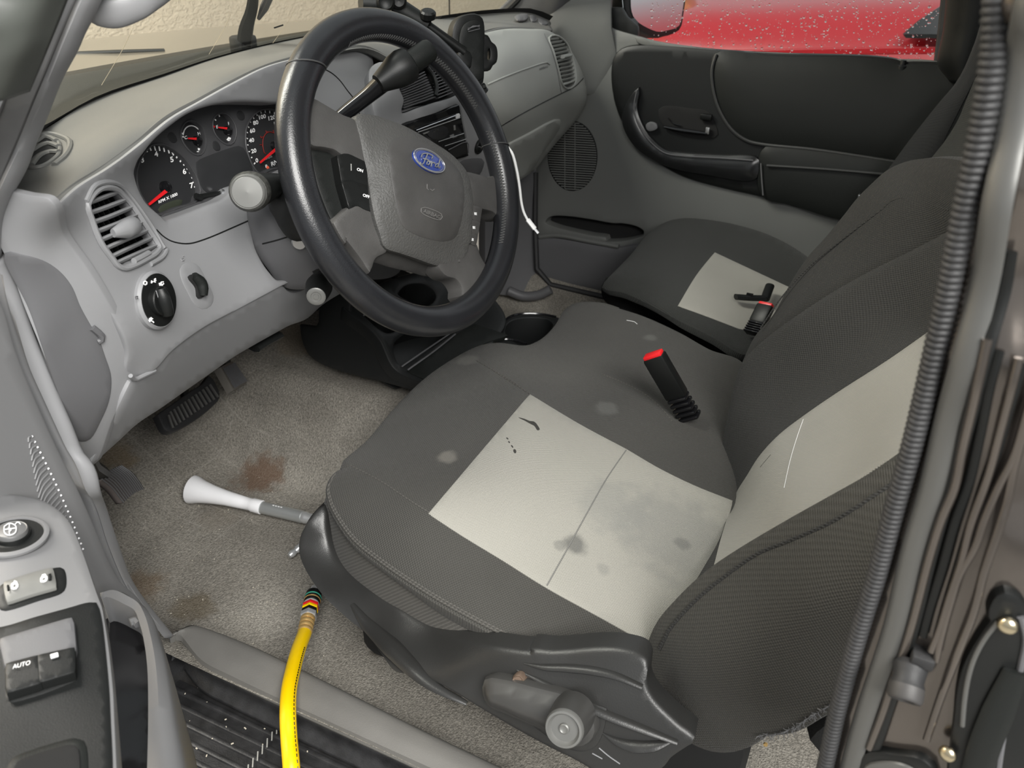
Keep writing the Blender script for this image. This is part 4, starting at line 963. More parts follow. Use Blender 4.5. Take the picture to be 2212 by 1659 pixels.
for k, nm in (('tach', 'tachometer'), ('temp', 'temperature_gauge'), ('fuel', 'fuel_gauge'), ('speed', 'speedometer')):
    cc = np.mean(np.array(gs[k]), 0)
    faces[k] = S_dial.sheet(nm, [tuple((np.array(q) - cc) * 1.05 + cc) for q in gs[k]], M['dial'], clu, roll=0, skirt=.003, step=18)
    MB().tube(S_clu.line(outline(gs[k], 8), .0004, closed=True), .0011, 6, closed=True).build('gauge_rim', M['cluster'], clu)
S_clu.sheet('display_window', V(23,850,890,870,870,1330,705,1365,715,1480,1000,1460,1040,1290,1100,960,1215), M['dial'], clu, off=.0006, roll=.0006, skirt=.002, step=30)
for q in (V(23,535,600,550,560,585,555,620,600,630,645,600,665,560,645), V(23,1035,690,1050,650,1080,655,1110,700,1115,740,1085,755,1050,735), V(23,1305,350,1320,315,1355,315,1385,360,1385,400,1350,412,1320,390)):
    S_clu.sheet('warning_lamp_lens', q, M['dial'], clu, off=.0006, roll=.0005, skirt=.001, step=10, edge=4)
S_clu.sheet('clear_lens_lip', V(23,430,1500,640,1415,850,1340,1000,1275,1160,1210,1230,1260,1150,1330,1000,1392,800,1472,600,1545,520,1562), M['cluster'], clu, off=.004, roll=.001, skirt=.003, step=14)
def tick(surf, segs, name, m, par, r=.0006, off=.0006):
    b = MB()
    for a in segs:
        p, q = surf.pt(a[0][0], a[0][1], off), surf.pt(a[1][0], a[1][1], off)
        d = unit(q - p); b.box((p + q) / 2, np.linalg.norm(q - p) / 2, r, .0002, [d, np.cross(surf.n(*a[0]), d), surf.n(*a[0])])
    return b.build(name, m, par, False)
def segs(k, *a):
    v = V(k, *a); return [(v[i], v[i + 1]) for i in range(0, len(v), 2)]
tick(S_dial, segs(23,282,740,298,770,322,706,340,755,375,702,390,755,428,706,438,758,480,722,490,768,532,740,542,785,575,770,592,808,640,802,622,838,688,845,662,880,730,888,702,918,768,938,738,962,800,990,768,1006,828,1045,792,1060,845,1104,808,1110,858,1162,822,1160), 'scale_mark', M['white'], faces['tach'], .0008)
for t, x, y in (('3',245,885),('4',400,820),('5',575,880),('6',715,1015),('7',795,1170)):
    S_dial.text(t, V(23, x, y)[0], (15, -4), (3.5, 15.5), .0005, M['white'], faces['tach'], 'numeral', bold=.03)
S_dial.text('RPM X 1000', V(23,528,1300)[0], (8.0, -3.5), (2.2, 8.8), .0005, M['white'], faces['tach'], bold=.03)
S_dial.sheet('odometer_window', V(23,420,1415,435,1385,650,1300,690,1305,695,1335,670,1360,470,1445,430,1450), mat('lcd_green', (.035,.04,.028), .4), faces['tach'], off=.0004, roll=.0003, skirt=.0005, step=20)
tick(S_dial, segs(23,1480,368,1492,400,1512,328,1530,362,1562,300,1574,338,1614,290,1620,330,1666,296,1670,336,1722,312,1720,350,1440,420,1458,440,1418,480,1438,497,1406,545,1424,555,1408,615,1424,622,1416,690,1430,692,1432,765,1446,765,1460,835,1472,828,1492,905,1506,890), 'scale_mark', M['white'], faces['speed'], .0007)
for t, x, y in (('0',1525,885),('20',1490,778),('40',1465,660),('60',1475,552),('80',1512,462),('100',1582,398),('120',1688,408),('140',1752,470)):
    S_dial.text(t, V(23, x, y)[0], (11.2, -2.8), (2.2, 12), .0005, M['white'], faces['speed'], 'numeral', bold=.03)
S_dial.text('km/h', V(23,1652,845)[0], (8, -3.6), (2, 8), .0005, M['white'], faces['speed'], bold=.03)
for t, x, y in (('R',1702,925),('N',1742,905),('D',1780,895),('2',1815,880),('1',1845,870)):
    S_dial.text(t, V(23, x, y)[0], (12, -4), (2.6, 13), .0005, M['white'], faces['speed'], 'gear_letter', bold=.01)
S_dial.text('P', V(23,1630,945)[0], (9, -3), (2, 9), .0005, M['white'], faces['speed'], 'gear_letter', bold=.02)
S_dial.sheet('gear_pointer', V(23,1632,930,1650,925,1664,945,1660,965,1640,955), M['orange'], faces['speed'], off=.0006, roll=.0002, skirt=.0003, step=20, edge=3)
glyph(S_dial, [V(23,1605,770,1592,700,1596,620,1630,560,1680,545,1740,570), V(23,1565,590,1570,610,1595,600), V(23,1625,530,1630,550,1650,540), V(23,1705,525,1715,548,1735,530), V(23,1560,690,1590,690,1590,710), V(23,1605,775,1625,790)], .0006, 'inner_scale', M['red_dim'], faces['speed'], .0005)
tick(S_dial, segs(23,683,560,705,572,683,598,706,600,872,490,884,515), 'scale_mark', M['white'], faces['temp'], .0009)
glyph(S_dial, [V(23,700,570,715,520,750,485,790,475,830,485,870,515)], .0006, 'scale_arc', M['white'], faces['temp'], .0007)
tick(S_dial, segs(23,890,540,905,515), 'red_mark', M['red'], faces['temp'], .0012)
tick(S_dial, segs(23,1045,398,1068,416,1095,340,1108,375,1178,350,1170,385,1240,408,1226,432), 'scale_mark', M['white'], faces['fuel'], .0008)
tick(S_dial, segs(23,1040,478,1054,492), 'red_mark', M['red'], faces['fuel'], .001)
for t, x, y, k in (('C',728,625,'temp'),('H',876,578,'temp'),('E',1078,506,'fuel'),('F',1210,465,'fuel')):
    S_dial.text(t, V(23, x, y)[0], (9, -3), (2, 9.5), .0006, M['white'], faces[k], 'letter', bold=.02)
glyph(S_dial, [V(23,868,725,874,752), V(23,856,765,866,757,876,766,886,757,894,764), V(23,872,735,884,733), V(23,873,745,886,743)], .0006, 'coolant_symbol', M['white'], faces['temp'])
glyph(S_dial, [V(23,1204,642,1200,612,1222,606,1226,636,1204,642), V(23,1206,622,1222,618), V(23,1228,612,1236,630,1230,640), V(23,1188,628,1196,636)], .0006, 'pump_symbol', M['white'], faces['fuel'])
def needle(k, a, b, hub, r, w=.0011):
    a, b = V(23, *a)[0], V(23, *b)[0]; h = V(23, *hub)[0]
    p, q = S_dial.pt(*a, .0045), S_dial.pt(*b, .0045); n = S_dial.n(*a)
    d = unit(q - p); s = np.cross(n, d)
    MB().prism([p - s * w * 1.2, p + s * w * 1.2, q + s * w * .7, q - s * w * .7], n * .0014).build('needle', M['red'], faces[k])
    MB().lathe(S_dial.pt(*h), n, [(r,0),(r,.004),(r*.8,.006),(r*.3,.0068),(0,.0069)], 28).build('needle_hub', M['black_gloss'], faces[k])
needle('tach', (478,1205), (280,1362), (490,1165), .0066, .0016)
needle('speed', (1715,735), (1530,892), (1712,700), .0052, .0014)
needle('temp', (820,628), (722,622), (845,645), .0052, .0011)
needle('fuel', (1160,512), (1062,500), (1185,530), .0052, .0011)
mb = MB().tube([S_clu.pt(*V(23,810,1272)[0], .006), S_clu.pt(*V(23,1000,1240)[0], .007), S_clu.pt(*V(23,1200,1215)[0], .008)], .0022, 8)
mb.tube([S_clu.pt(*V(23,800,1265)[0], .006), S_clu.pt(*V(23,860,1285)[0], .006)], .0035, 8)
mb.build('trip_reset_rod', M['black'], clu)
MB().tube([S_clu.pt(*V(23,1060,1215)[0], .009), S_clu.pt(*V(23,1120,1240)[0], .009)], .003, 8).build('reset_cap', M['chrome'], clu)

# ================================================================== CENTRE BEZEL, VENTS, RADIO
S_bez = Surf([(803,163,'y',.665),(805,206,'y',.655),(816,254,'y',.645),(840,330,'y',.64),(860,180,'y',.635),(880,250,'y',.63),(985,120,'y',.64),(930,130,'y',.645),(1010,170,'y',.625),(1040,250,'y',.615),(1060,330,'y',.615),(1037,380,'y',.63),(850,400,'y',.65),(960,430,'y',.65),(950,260,'y',.61)])
bez_out = [(802,170),(805,150),(822,137),(860,140),(930,128),(985,112,1),(1015,165),(1045,240),(1066,320),(1070,395,1),(960,440),(840,400,1),(822,310),(815,254),(808,220)]
cv_hole = V(21,1112,700,1150,640,1215,600,1270,545,1330,515,1420,470,1500,520,1560,620,1600,740,1540,785,1400,830,1280,870,1140,915,1128,880,1145,800)
rad_hole = V(21,1150,985,1220,950,1400,890,1560,830,1605,850,1640,1000,1660,1130,1640,1215,1540,1270,1400,1320,1250,1300,1180,1100)
bez = S_bez.sheet('centre_bezel', bez_out, M['grey'], dash, holes=[cv_hole, rad_hole], step=10, edge=7, roll=.004, skirt=.04, hole_roll=.0025, hole_skirt=.03)
fo = MB().tube(S_bez.line(outline(cv_hole, 8), -.004, closed=True), .003, 8, closed=True).build('centre_vent', M['black'], dash)
S_bez.sheet('duct', cv_hole, M['void'], fo, off=-.022, roll=0, skirt=.002)
for k in range(11):
    t = k / 10
    a = np.array(V(21,1150,660)[0]) * (1-t) + np.array(V(21,1165,865)[0]) * t
    b = np.array(V(21,1330,560)[0]) * (1-t) + np.array(V(21,1420,760)[0]) * t
    MB().tube(S_bez.line([a, b], -.006, n=4), .0011, 6, flat=(1, 3), up=S_bez.n(*a)).build('slat', M['grey_dark'], fo)
    a2 = np.array(V(21,1400,520)[0]) * (1-t) + np.array(V(21,1440,775)[0]) * t
    b2 = np.array(V(21,1500,490)[0]) * (1-t) + np.array(V(21,1580,720)[0]) * t
    MB().tube(S_bez.line([a2, b2], -.006, n=4), .0011, 6, flat=(1, 3), up=S_bez.n(*a2)).build('slat', M['grey_dark'], fo)
for k in range(6):
    t = (k + .5) / 6
    a = np.array(V(21,1170,690)[0]) * (1-t) + np.array(V(21,1330,620)[0]) * t
    b = np.array(V(21,1190,830)[0]) * (1-t) + np.array(V(21,1400,770)[0]) * t
    MB().tube(S_bez.line([a, b], -.012, n=3), .001, 6, flat=(.6, 3), up=S_bez.n(*a)).build('vane', M['grey_dark'], fo)
MB().tube(S_bez.line(V(21,1350,530,1400,600,1425,690,1415,760), -.003, n=10), .0035, 8).build('vent_divider', M['black'], fo)
# right-hand side of the bezel: round socket and tray
MB().lathe(S_bez.pt(*V(21,1745,1165)[0], .0), S_bez.n(*V(21,1745,1165)[0]), [(.0125,0),(.0125,.003),(.011,.0045),(.0095,.0045),(.009,-.006),(0,-.006)], 28).build('power_socket', M['black'], dash)
S_bez.sheet('coin_tray', V(21,1600,1290,1680,1265,1780,1270,1790,1300,1740,1400,1640,1360), M['grey_dark'], dash, off=.0005, roll=.001, skirt=.002, step=10)

radio = thing('car_radio', 'black car stereo with silver strips in the grey centre console', 'radio', tuple(S_bez.pt(950,290,-.02)))
S_rad = Plane(S_bez.pt(950, 280, -.006), S_bez.n(950, 280) + np.array([0, 0, .1]))
rq = [V(21, x, y)[0] for x, y in ((1165,1000),(1590,845),(1665,1240),(1300,1330))]
S_rad.sheet('radio_body', corners(rq), M['black_gloss'], radio, roll=.002, skirt=.03, step=25)
def strip(a, nm, m, r=.0009, o=.002): MB().tube(S_rad.line(V(21, *a), o, n=4), r, 8).build(nm, m, radio)
strip((1240,1035,1560,915), 'chrome_strip', M['chrome'], .0011); strip((1255,1050,1590,935), 'chrome_strip', M['silver'], .0009); strip((1420,1125,1620,1060), 'chrome_strip', M['silver'], .0008); strip((1470,1160,1640,1105), 'chrome_strip', M['silver'], .0008)
S_rad.sheet('eject_button', V(21,1562,915,1590,905,1592,932,1566,942), M['white'], radio, off=.0015, roll=.0004, skirt=.001, step=9, edge=4)
S_rad.sheet('radio_display', V(21,1330,1060,1480,1005,1500,1070,1390,1110), M['dial'], radio, off=.0015, roll=.0004, skirt=.001, step=20)
for q in ((1380,1040,1430,1022,1432,1034,1384,1052), (1545,1000,1556,996,1560,1032,1549,1036), (1515,1080,1545,1068,1547,1078,1517,1090), (1535,1090,1570,1078,1572,1086,1537,1098), (1300,1062,1370,1036,1372,1042,1304,1068)):
    S_rad.sheet('radio_button', corners(V(21, *q)), M['silver'], radio, off=.0015, roll=.0003, skirt=.001, step=9, edge=4)
S_rad.sheet('storage_pocket', corners(V(21,1500,1190,1650,1130,1658,1215,1540,1262)), M['void'], radio, off=.001, roll=.0005, skirt=.001, step=14)
MB().tube(S_rad.line(V(21,1500,1190,1650,1130,1658,1215), .002, n=12), .0009, 6).build('pocket_lip', M['grey_dark'], radio)

# ================================================================== PASSENGER SIDE OF THE DASH
S_pas = Surf([(1045,73,'y',.66),(1089,62,'y',.666),(1140,62,'y',.662),(1187,67,'y',.652),(1225,98,'y',.648),(1248,135,'y',.642),(1150,170,'y',.612),(1200,250,'y',.635),(1110,250,'y',.605),(1157,365,'y',.70),(1122,388,'y',.70),(1265,215,'x',1.785),(1235,265,'x',1.775),(1000,130,'y',.65),(1050,170,'y',.615),(1090,120,'y',.625),(1190,120,'y',.625),(1080,330,'y',.66),(1200,175,'y',.615)])
pas_out = [(985,112,1),(1010,92),(1045,75),(1089,64),(1140,63)] + V(2,1740,200,1850,290,1920,400,1965,520,1975,640,1940,720,1900,780,1760,940) + [(1157,366,1),(1122,390,1),(1070,396,1),(1060,320),(1035,230)]
v2h = V(2,1733,245,1755,228,1795,233,1845,275,1878,350,1898,430,1906,505,1892,550,1850,568,1822,545,1795,450,1762,330)
S_pas.sheet('passenger_panel', pas_out, M['grey_lit'], dash, holes=[v2h], step=11, edge=8, roll=.004, skirt=.03, hole_roll=.002, hole_skirt=.03)
sl = []
for k in range(13):
    t = k / 12
    l = cr([np.array(q) for q in V(2,1738,248,1765,330,1795,440,1822,540)], 13)[k]; r = cr([np.array(q) for q in V(2,1808,243,1866,320,1895,425,1903,520)], 13)[k]
    sl.append((l, r))
fo = vent(S_pas, v2h, sl, 'air_vent', m='grey_lit', thick=.0017, width=.009, rim=.002)
MB().tube([S_pas.pt(*V(2,1815,365)[0], .002), S_pas.pt(*V(2,1865,355)[0], .002)], .0055, 10, flat=(1, .7)).build('vent_knob', M['grey_lit'], fo)
MB().tube(S_pas.line(V(2,1825,540,1860,530,1895,515), .001), .0022, 8).build('vent_slider', M['grey_lit'], fo)
groove(S_pas, V(2,1420,812,1550,735,1700,655,1810,600,1900,555,1955,500), .0011)
groove(S_pas, V(2,1705,215,1750,320,1785,440,1800,520,1815,600), .0008, m='grey_dark')
S_pas.sheet('glove_box_lid', V(2,1440,945,1480,918,1600,855,1750,775,1795,765,1800,800,1760,870,1690,970,1620,1080,1530,1145,1440,1150), M['grey_lit'], dash, off=.004, roll=.004, skirt=.006, step=12, label='grey glove box lid')
MB().tube(S_pas.line(V(2,1340,540,1450,492,1600,435,1725,400,1738,412), .0002), .0022, 8, flat=(1, .6)).build('airbag_ridge', M['grey_lit'], dash)
S_pas.text('AIRBAG', V(2,1700,440)[0], (5.5, -1.8), (1, 6), .0004, M['grey_dark'], dash)
# ================================================================== STEERING WHEEL
WC = np.array([.8423, .5089, 1.2149]); WA, WB, WR = .4127, -.137, .178
wu = np.array([math.cos(WB), math.sin(WB), 0]); wv = np.array([-math.sin(WB) * math.sin(WA), math.cos(WB) * math.sin(WA), math.cos(WA)])
wnrm = np.cross(wu, wv); wnrm = wnrm if wnrm.dot(CAM - WC) > 0 else -wnrm
def wpt(ang, r=WR, h=0): a = math.radians(ang); return WC + r * (math.cos(a) * wu + math.sin(a) * wv) + h * wnrm
def WP(h): return Plane(WC + wnrm * h, wnrm)
wheel = thing('steering_wheel', 'black leather steering wheel with grained airbag cover and blue oval emblem', 'steering wheel', tuple(WC))
N = 120; vs = []; fs = []; K = 22
for i in range(N):
    a = 360 * i / N
    rad = .0178 + .0012 * (1 if (35 < a < 118 or 325 > a > 295) else 0) * 0
    for k in range(K):
        t = 2 * math.pi * k / K
        r = rad * (1.0 + .06 * math.cos(2 * t))
        vs.append(wpt(a, WR + r * math.cos(t), r * 1.02 * math.sin(t)))
for i in range(N):
    for k in range(K):
        j, l = (i + 1) % N, (k + 1) % K
        fs.append((i * K + k, j * K + k, j * K + l, i * K + l))
mb = MB(); mb.v = vs; mb.f = fs; mb.build('rim', M['leather'], wheel, label='black leather wrapped rim')
def ring_at(ang, tilt=0, rr=.0184, h=.0):
    a = math.radians(ang); out = math.cos(a) * wu + math.sin(a) * wv; tan = -math.sin(a) * wu + math.cos(a) * wv
    c = wpt(ang)
    return [c + rr * (math.cos(t) * out + math.sin(t) * wnrm) + tan * tilt * math.cos(t) for t in np.linspace(0, 2 * math.pi, 24, endpoint=False)]
for an, ti in ((126, .012), (338+22, -.006)):
    MB().tube(ring_at(an, ti), .0009, 6, closed=True).build('leather_joint', M['thread'], wheel)  # joint lighter than the leather, its highlight put into the colour
st = MB()
def stitches(a0, a1, n, tt=math.radians(150)):
    for k in range(n):
        a = a0 + (a1 - a0) * k / n; d = (a1 - a0) / n * .5
        for s0, s1 in ((.16, -.16), (-.16, .16)):
            p = []
            for w in (0, .5, 1):
                t = tt + s0 + (s1 - s0) * w; r = .0188
                p.append(wpt(a + d * w + (d if s0 < 0 else 0), WR + r * math.cos(t), r * math.sin(t)))
            st.tube(p, .0007, 5)
stitches(20, 104, 62); stitches(-48, 8, 40)
so = st.build('rim_stitching', M['thread'], wheel); so['kind'] = 'stuff'

S_sp = Surf([(235/2.962+600, 640/2.962, 0, 0)] if False else [tuple(WP(-.004).p(*q)) for q in V(2,235,640,220,900,280,1250,380,1450,1460,1250,1465,1380)] + [tuple(WP(-.004).p(*q)) for q in V(5,590,390,1375,430,1220,575)] + [tuple(WP(.004).p(*q)) for q in V(2,545,880,600,1250,690,1560,1250,1150,1250,1310)] + [tuple(WP(-.004).p(*q)) for q in V(5,640,300,1100,380,1240,230)] + [tuple(WP(.006).p(920, 380))])
S_lo = Surf([tuple(S_sp.pt(q[0], q[1], -.012)) for q in V(2,235,640,220,900,280,1250,380,1450,545,880,600,1250,690,1560,900,1000,1250,1150,1460,1380)])
left_dark = V(2,216,880,300,900,400,950,560,1000,600,1200,660,1400,600,1500,450,1520,370,1430,290,1250,240,1080)
S_lo.sheet('spoke_base', left_dark, M['black_soft'], wheel, roll=.003, skirt=.03, step=12, label='dark shiny base behind the left buttons')
up_sp = V(2,232,640) + V(2,300,680,420,748,480,770,512,792,535,835,548,900,562,960,578,1046,500,1012,440,988,400,960,370,940,300,922,216,902) 
up_sp = [(q[0], q[1], 1) if i in (0, 7, 13) else q for i, q in enumerate(up_sp)]
S_sp.sheet('spoke', up_sp, M['hub_smooth'], wheel, roll=.004, skirt=.022, step=10, edge=7)
lo_sp = V(2,462,1345,505,1315,560,1338,630,1365,655,1450,700,1565,690,1600,620,1640) + V(5,590,390,560,335,430,170) + V(2,440,1540,375,1430)
lo_sp = [(q[0], q[1], 1) if i in (0, 3, 5, 8, 12) else q for i, q in enumerate(lo_sp)]
S_sp.sheet('spoke', lo_sp, M['hub_smooth'], wheel, roll=.004, skirt=.022, step=10, edge=7)
ru_sp = V(2,1215,1108,1300,1130,1370,1148,1410,1130) + V(2,1450,1230,1468,1370,1440,1388,1380,1342,1310,1322,1240,1318)
ru_sp = [(q[0], q[1], 1) if i in (0, 3, 5, 9) else q for i, q in enumerate(ru_sp)]
S_sp.sheet('spoke', ru_sp, M['hub_smooth'], wheel, roll=.004, skirt=.022, step=10, edge=7)
rl_sp = V(5,1235,222,1268,236,1290,300,1330,370,1378,428,1370,460,1330,500,1280,545,1225,580,1195,560,1195,510,1150,440,1080,415,1040,350,1150,260)
rl_sp = [(q[0], q[1], 1) if i in (0, 4, 8) else q for i, q in enumerate(rl_sp)]
S_sp.sheet('spoke', rl_sp, M['hub_smooth'], wheel, roll=.004, skirt=.022, step=10, edge=7)
on_b = corners(V(2,382,1000)) + V(2,440,988,500,1012) + corners(V(2,572,1047,590,1190)) + V(2,520,1170,470,1152) + corners(V(2,410,1168))
off_b = corners(V(2,411,1173)) + V(2,470,1158,520,1175) + corners(V(2,591,1196,630,1360)) + V(2,560,1338,505,1312) + corners(V(2,457,1332))
for q, t, o in ((on_b, 'ON', (517,1100)), (off_b, 'OFF', (557,1266))):
    b = S_sp.sheet('cruise_button', q, M['black'], wheel, off=.001, roll=.0012, skirt=.012, step=12, edge=7, label='black button lettered ' + t)
    S_sp.text(t, V(2, *o)[0], (8.5, 3), (-1.5, 8.5), .0018, M['white'], b, bold=.03)
MB().tube(S_sp.line(V(2,462,1052,463,1095), .0022, n=3), .0006, 6).build('button_scratch', M['dim_print'], wheel)
right_btn = ((1250,1318,1303,1332,1290,1418,1242,1402), (1242,1408,1290,1424,1276,1504,1236,1486), (1236,1492,1276,1510,1264,1572,1226,1556))
for q in right_btn:
    b = S_sp.sheet('radio_control_button', corners(V(2, *q)), M['hub_smooth'], wheel, off=.0012, roll=.001, skirt=.012, step=12, edge=7)
    c_ = np.mean(np.array(V(2, *q)), 0) - (5, 0)
    glyph(S_sp, [[(c_[0]-2.5, c_[1]-2), (c_[0]+2.5, c_[1]-1), (c_[0]+1.5, c_[1]+3), (c_[0]-2.5, c_[1]+2), (c_[0]-2.5, c_[1]-2)], [(c_[0]-1, c_[1]), (c_[0]+1.5, c_[1]+.5)]], .0026, 'button_symbol', M['white'], b, .0006)
ab_out = V(2,528,755,575,748,630,755,700,775,800,810,900,860,1000,920,1100,985,1165,1045,1212,1110,1235,1200,1248,1310,1240,1400,1230,1560) + V(5,1222,220,1205,290,1170,345,1145,358,1100,358,1000,338,900,302,800,268,710,238,692,215) + V(2,690,1530,650,1400,620,1250,595,1100,575,1000,560,920,545,850,530,795)
S_ab = Surf([tuple(WP(h).p(*q)) for q, h in zip(V(2,528,755,700,775,1000,920,1235,1200,1235,1500,1160,1550,690,1660,600,1120), (.006,.010,.010,.008,.006,.002,.002,.008))] + [tuple(WP(.022).p(*q)) for q in V(2,800,1000,900,1250,1000,1400,750,1200)])
cover = S_ab.sheet('airbag_cover', ab_out, M['hub'], wheel, roll=.006, skirt=.03, step=11, edge=8, label='grained charcoal airbag cover')
# smoother raised centre field
cen = V(2,710,960,740,900,800,880,900,900,1030,975,1120,1050,1170,1120,1190,1220,1185,1330,1165,1440,1130,1520,1060,1540,950,1520,850,1480,800,1440,765,1330,740,1200,720,1080)
S_ab.sheet('cover_field', cen, M['hub_smooth'], cover, off=.0006, roll=.0012, skirt=.002, step=12, edge=8)
em_c = np.array(V(2,957,1034)[0]); em = []
for k in range(40):
    a = 2 * math.pi * k / 40; e = np.array([math.cos(a) * 37.5, math.sin(a) * 19.0]); th = math.radians(32)
    em.append(tuple(em_c + (e[0] * math.cos(th) - e[1] * math.sin(th), e[0] * math.sin(th) + e[1] * math.cos(th))))
emo = S_ab.sheet('oval_emblem', em, M['blue'], cover, off=.0028, roll=.001, skirt=.003, step=8, edge=5, label='blue oval emblem with silver script')
MB().tube(S_ab.line(em, .0032, closed=True, step=5), .0009, 6, closed=True).build('emblem_rim', M['silver'], emo)
MB().tube(S_ab.line([tuple(em_c + (np.array(q) - em_c) * .9) for q in em], .0032, closed=True, step=5), .0004, 6, closed=True).build('emblem_line', M['silver'], emo)
# the script: strokes traced letter by letter (F, o, r, d)
W1 = lambda *a: V(21, *a)
scr = [W1(1268,1262,1275,1240,1300,1232,1340,1240,1362,1258,1352,1272), W1(1318,1238,1300,1275,1285,1310,1268,1318,1262,1300), W1(1285,1272,1310,1278,1325,1285),
       W1(1330,1290,1315,1300,1312,1318,1325,1322,1338,1308,1330,1290,1345,1298), W1(1352,1295,1350,1320,1345,1335), W1(1352,1308,1365,1302,1378,1310),
       W1(1402,1312,1385,1318,1380,1335,1392,1340,1404,1325), W1(1418,1280,1408,1315,1402,1340,1412,1345,1420,1338)]
b = MB()
for q in scr: b.tube(S_ab.line(q, .0042, step=3), .00085, 6)
b.build('emblem_script', M['silver'], emo)
S_ab.text('AIRBAG', V(2,978,1382)[0], (10.5, 4.2), (-2.0, 10.5), .0006, M['emboss'], cover, name='raised_lettering', thick=.0014, bold=.01)
MB().tube(S_ab.line([(q[0], q[1]) for q in V(2,915,1335,930,1328,1030,1362,1048,1378,1044,1400,1030,1408,930,1372,912,1355)], .001, closed=True), .0006, 6, closed=True).build('lettering_frame', M['emboss'], cover)
glyph(S_ab, [V(2,952,1180,952,1210,960,1216), V(2,972,1212,985,1222,998,1212)], .001, 'horn_symbol', M['emboss'], cover, .0006)
S_hb = Surf([tuple(WP(h).p(*q)) for q, h in zip(V(5,620,310,700,235,900,300,1150,355,1060,430,850,405,690,370,780,320), (-.012,-.006,-.006,-.006,-.03,-.03,-.025,-.014))])
hub_out = V(5,605,315,660,285,700,235,800,262,900,296,1000,332,1100,352,1160,350) + V(5,1130,400,1060,432,950,432,850,404,720,372,640,345,600,335)
S_hb.sheet('hub_underside', [(q[0], q[1], 1) if i in (0, 2, 7) else q for i, q in enumerate(hub_out)], M['hub_smooth'], wheel, roll=.003, skirt=.03, step=11, edge=8)
MB().lathe(WC - wnrm * .075, wnrm, [(.05,0),(.055,.02),(.06,.05)], 32).build('hub_boss', M['black'], wheel)

# ================================================================== STEERING COLUMN
colm = thing('steering_column', 'dark plastic steering column shroud between wheel and dashboard', 'steering column', tuple(WC - wnrm * .15))
S_col = Surf([(537,450,'y',.655),(540,500,'y',.65),(560,560,'y',.64),(605,612,'y',.63),(640,630,'y',.62),(700,560,'y',.575),(650,500,'y',.58),(640,400,'y',.60),(690,450,'y',.555),(720,600,'y',.58),(760,580,'y',.60),(600,400,'y',.625),(580,470,'y',.62),(800,450,'y',.56),(860,580,'y',.62)])
c_out = V(1,1590,1325) + [(555,425),(590,400),(640,380),(700,380),(780,400),(850,440),(880,520),(860,590),(800,600),(740,590)] + V(4,2060,260,2000,350,1950,365,1850,362,1795,330,1740,260,1640,120,1600,20)
S_col.sheet('column_shroud', c_out, M['grey_dark'], colm, roll=.006, skirt=.05, step=12, label='dark grey lower column shroud')
up = V(1,1720,1310,1760,1380,1800,1450,1850,1510,1900,1530,1960,1510) + [(700,470),(700,400),(640,385),(600,395)]
S_cu = Surf([tuple(S_col.pt(q[0], q[1], .018)) for q in up] + [tuple(S_col.pt(650, 440, .03))])
S_cu.sheet('upper_shroud', up, M['black'], colm, roll=.006, skirt=.03, step=12)
groove(S_col, V(1,1680,1560,1760,1540,1860,1510), .0009, par=colm, m='black')
MB().lathe(S_col.pt(648, 520, .002), S_col.n(648, 520), [(.009,0),(.009,.003),(.007,.005),(0,.005)], 20).build('ignition_lock', M['silver'], colm)
S_col.sheet('tilt_lever_slot', V(5,225,405,300,380,420,360,440,380,380,415,300,440,240,425), M['void'], colm, off=.001, roll=.001, skirt=.002, step=12)
tl = P(683, 640, y=.545); tb = S_col.p(698, 588)
MB().tube([tb, tb * .6 + tl * .4], .005, 10).build('tilt_lever_shaft', M['black_gloss'], colm)
ax_ = unit(tl - tb); L_ = np.linalg.norm(tl - tb)
MB().lathe(tb, ax_, [(.007,.25*L_),(.0125,.4*L_),(.0155,.62*L_),(.0135,.85*L_),(.0112,L_)], 24).build('tilt_lever_grip', M['black'], colm)
MB().lathe(tl, ax_, [(.0108,0),(.0108,.001),(.0095,.0018),(.006,.0018),(.0055,.001),(.003,.001),(.003,.002),(0,.002)], 24).build('tilt_lever_end', M['silver_knob'], colm)
# turn signal stalk with silver end knob
k0 = P(536, 415, y=.575); k1 = P(600, 398, y=.60); ax_ = unit(k0 - k1)
kx = unit(unit(CAM - k0) * .75 + ax_ * .45)
MB().tube([k0 - kx * .02, k1, P(660, 400, y=.61)], [.02, .012, .012], 14).build('stalk_shaft', M['black'], colm)
MB().lathe(k0 - kx * .03, kx, [(.012,-.006),(.0185,0),(.0205,.010),(.0205,.022),(.0185,.030)], 32).build('stalk_barrel', mat('worn_black', (.05,.05,.045), .5, var=(300,.7)), colm)
MB().lathe(k0, kx, [(.0182,-.001),(.0178,.003),(.0165,.005),(.0158,.0045),(.0150,.0055),(0,.0062)], 36).build('stalk_end_knob', M['silver_knob'], colm, label='silver round end knob of stalk')
# gear shift lever
s0 = P(745, 246, y=.60); s1 = P(840, 166, y=.55); s2 = P(902, 125, y=.53)
MB().tube(cr([P(700,285,y=.62), s0, P(800,202,y=.572), s1], 14), [.0085,.009,.0095,.012], 14).build('shift_lever', M['black_gloss'], colm)
ax_ = unit(s2 - s1)
MB().lathe(s1 - ax_ * .004, ax_, [(.011,-.012),(.016,.004),(.0195,.014),(.021,.026),(.0195,.034),(.0165,.036)], 28).build('shift_knob', M['black'], colm)
MB().lathe(s1 + ax_ * .026, ax_, [(.0135,0),(.0135,.034),(.012,.038),(0,.039)], 24).build('overdrive_cap', M['black_soft'], colm)
pl_ = Plane(s1 + ax_ * .045 + unit(CAM - s1) * .0136, unit(CAM - s1))
pl_.text('O/D OFF', V(21,1200,560)[0], (6, -3.6), (2.8, 5.4), .0004, M['dim_print'], colm, bold=.02)
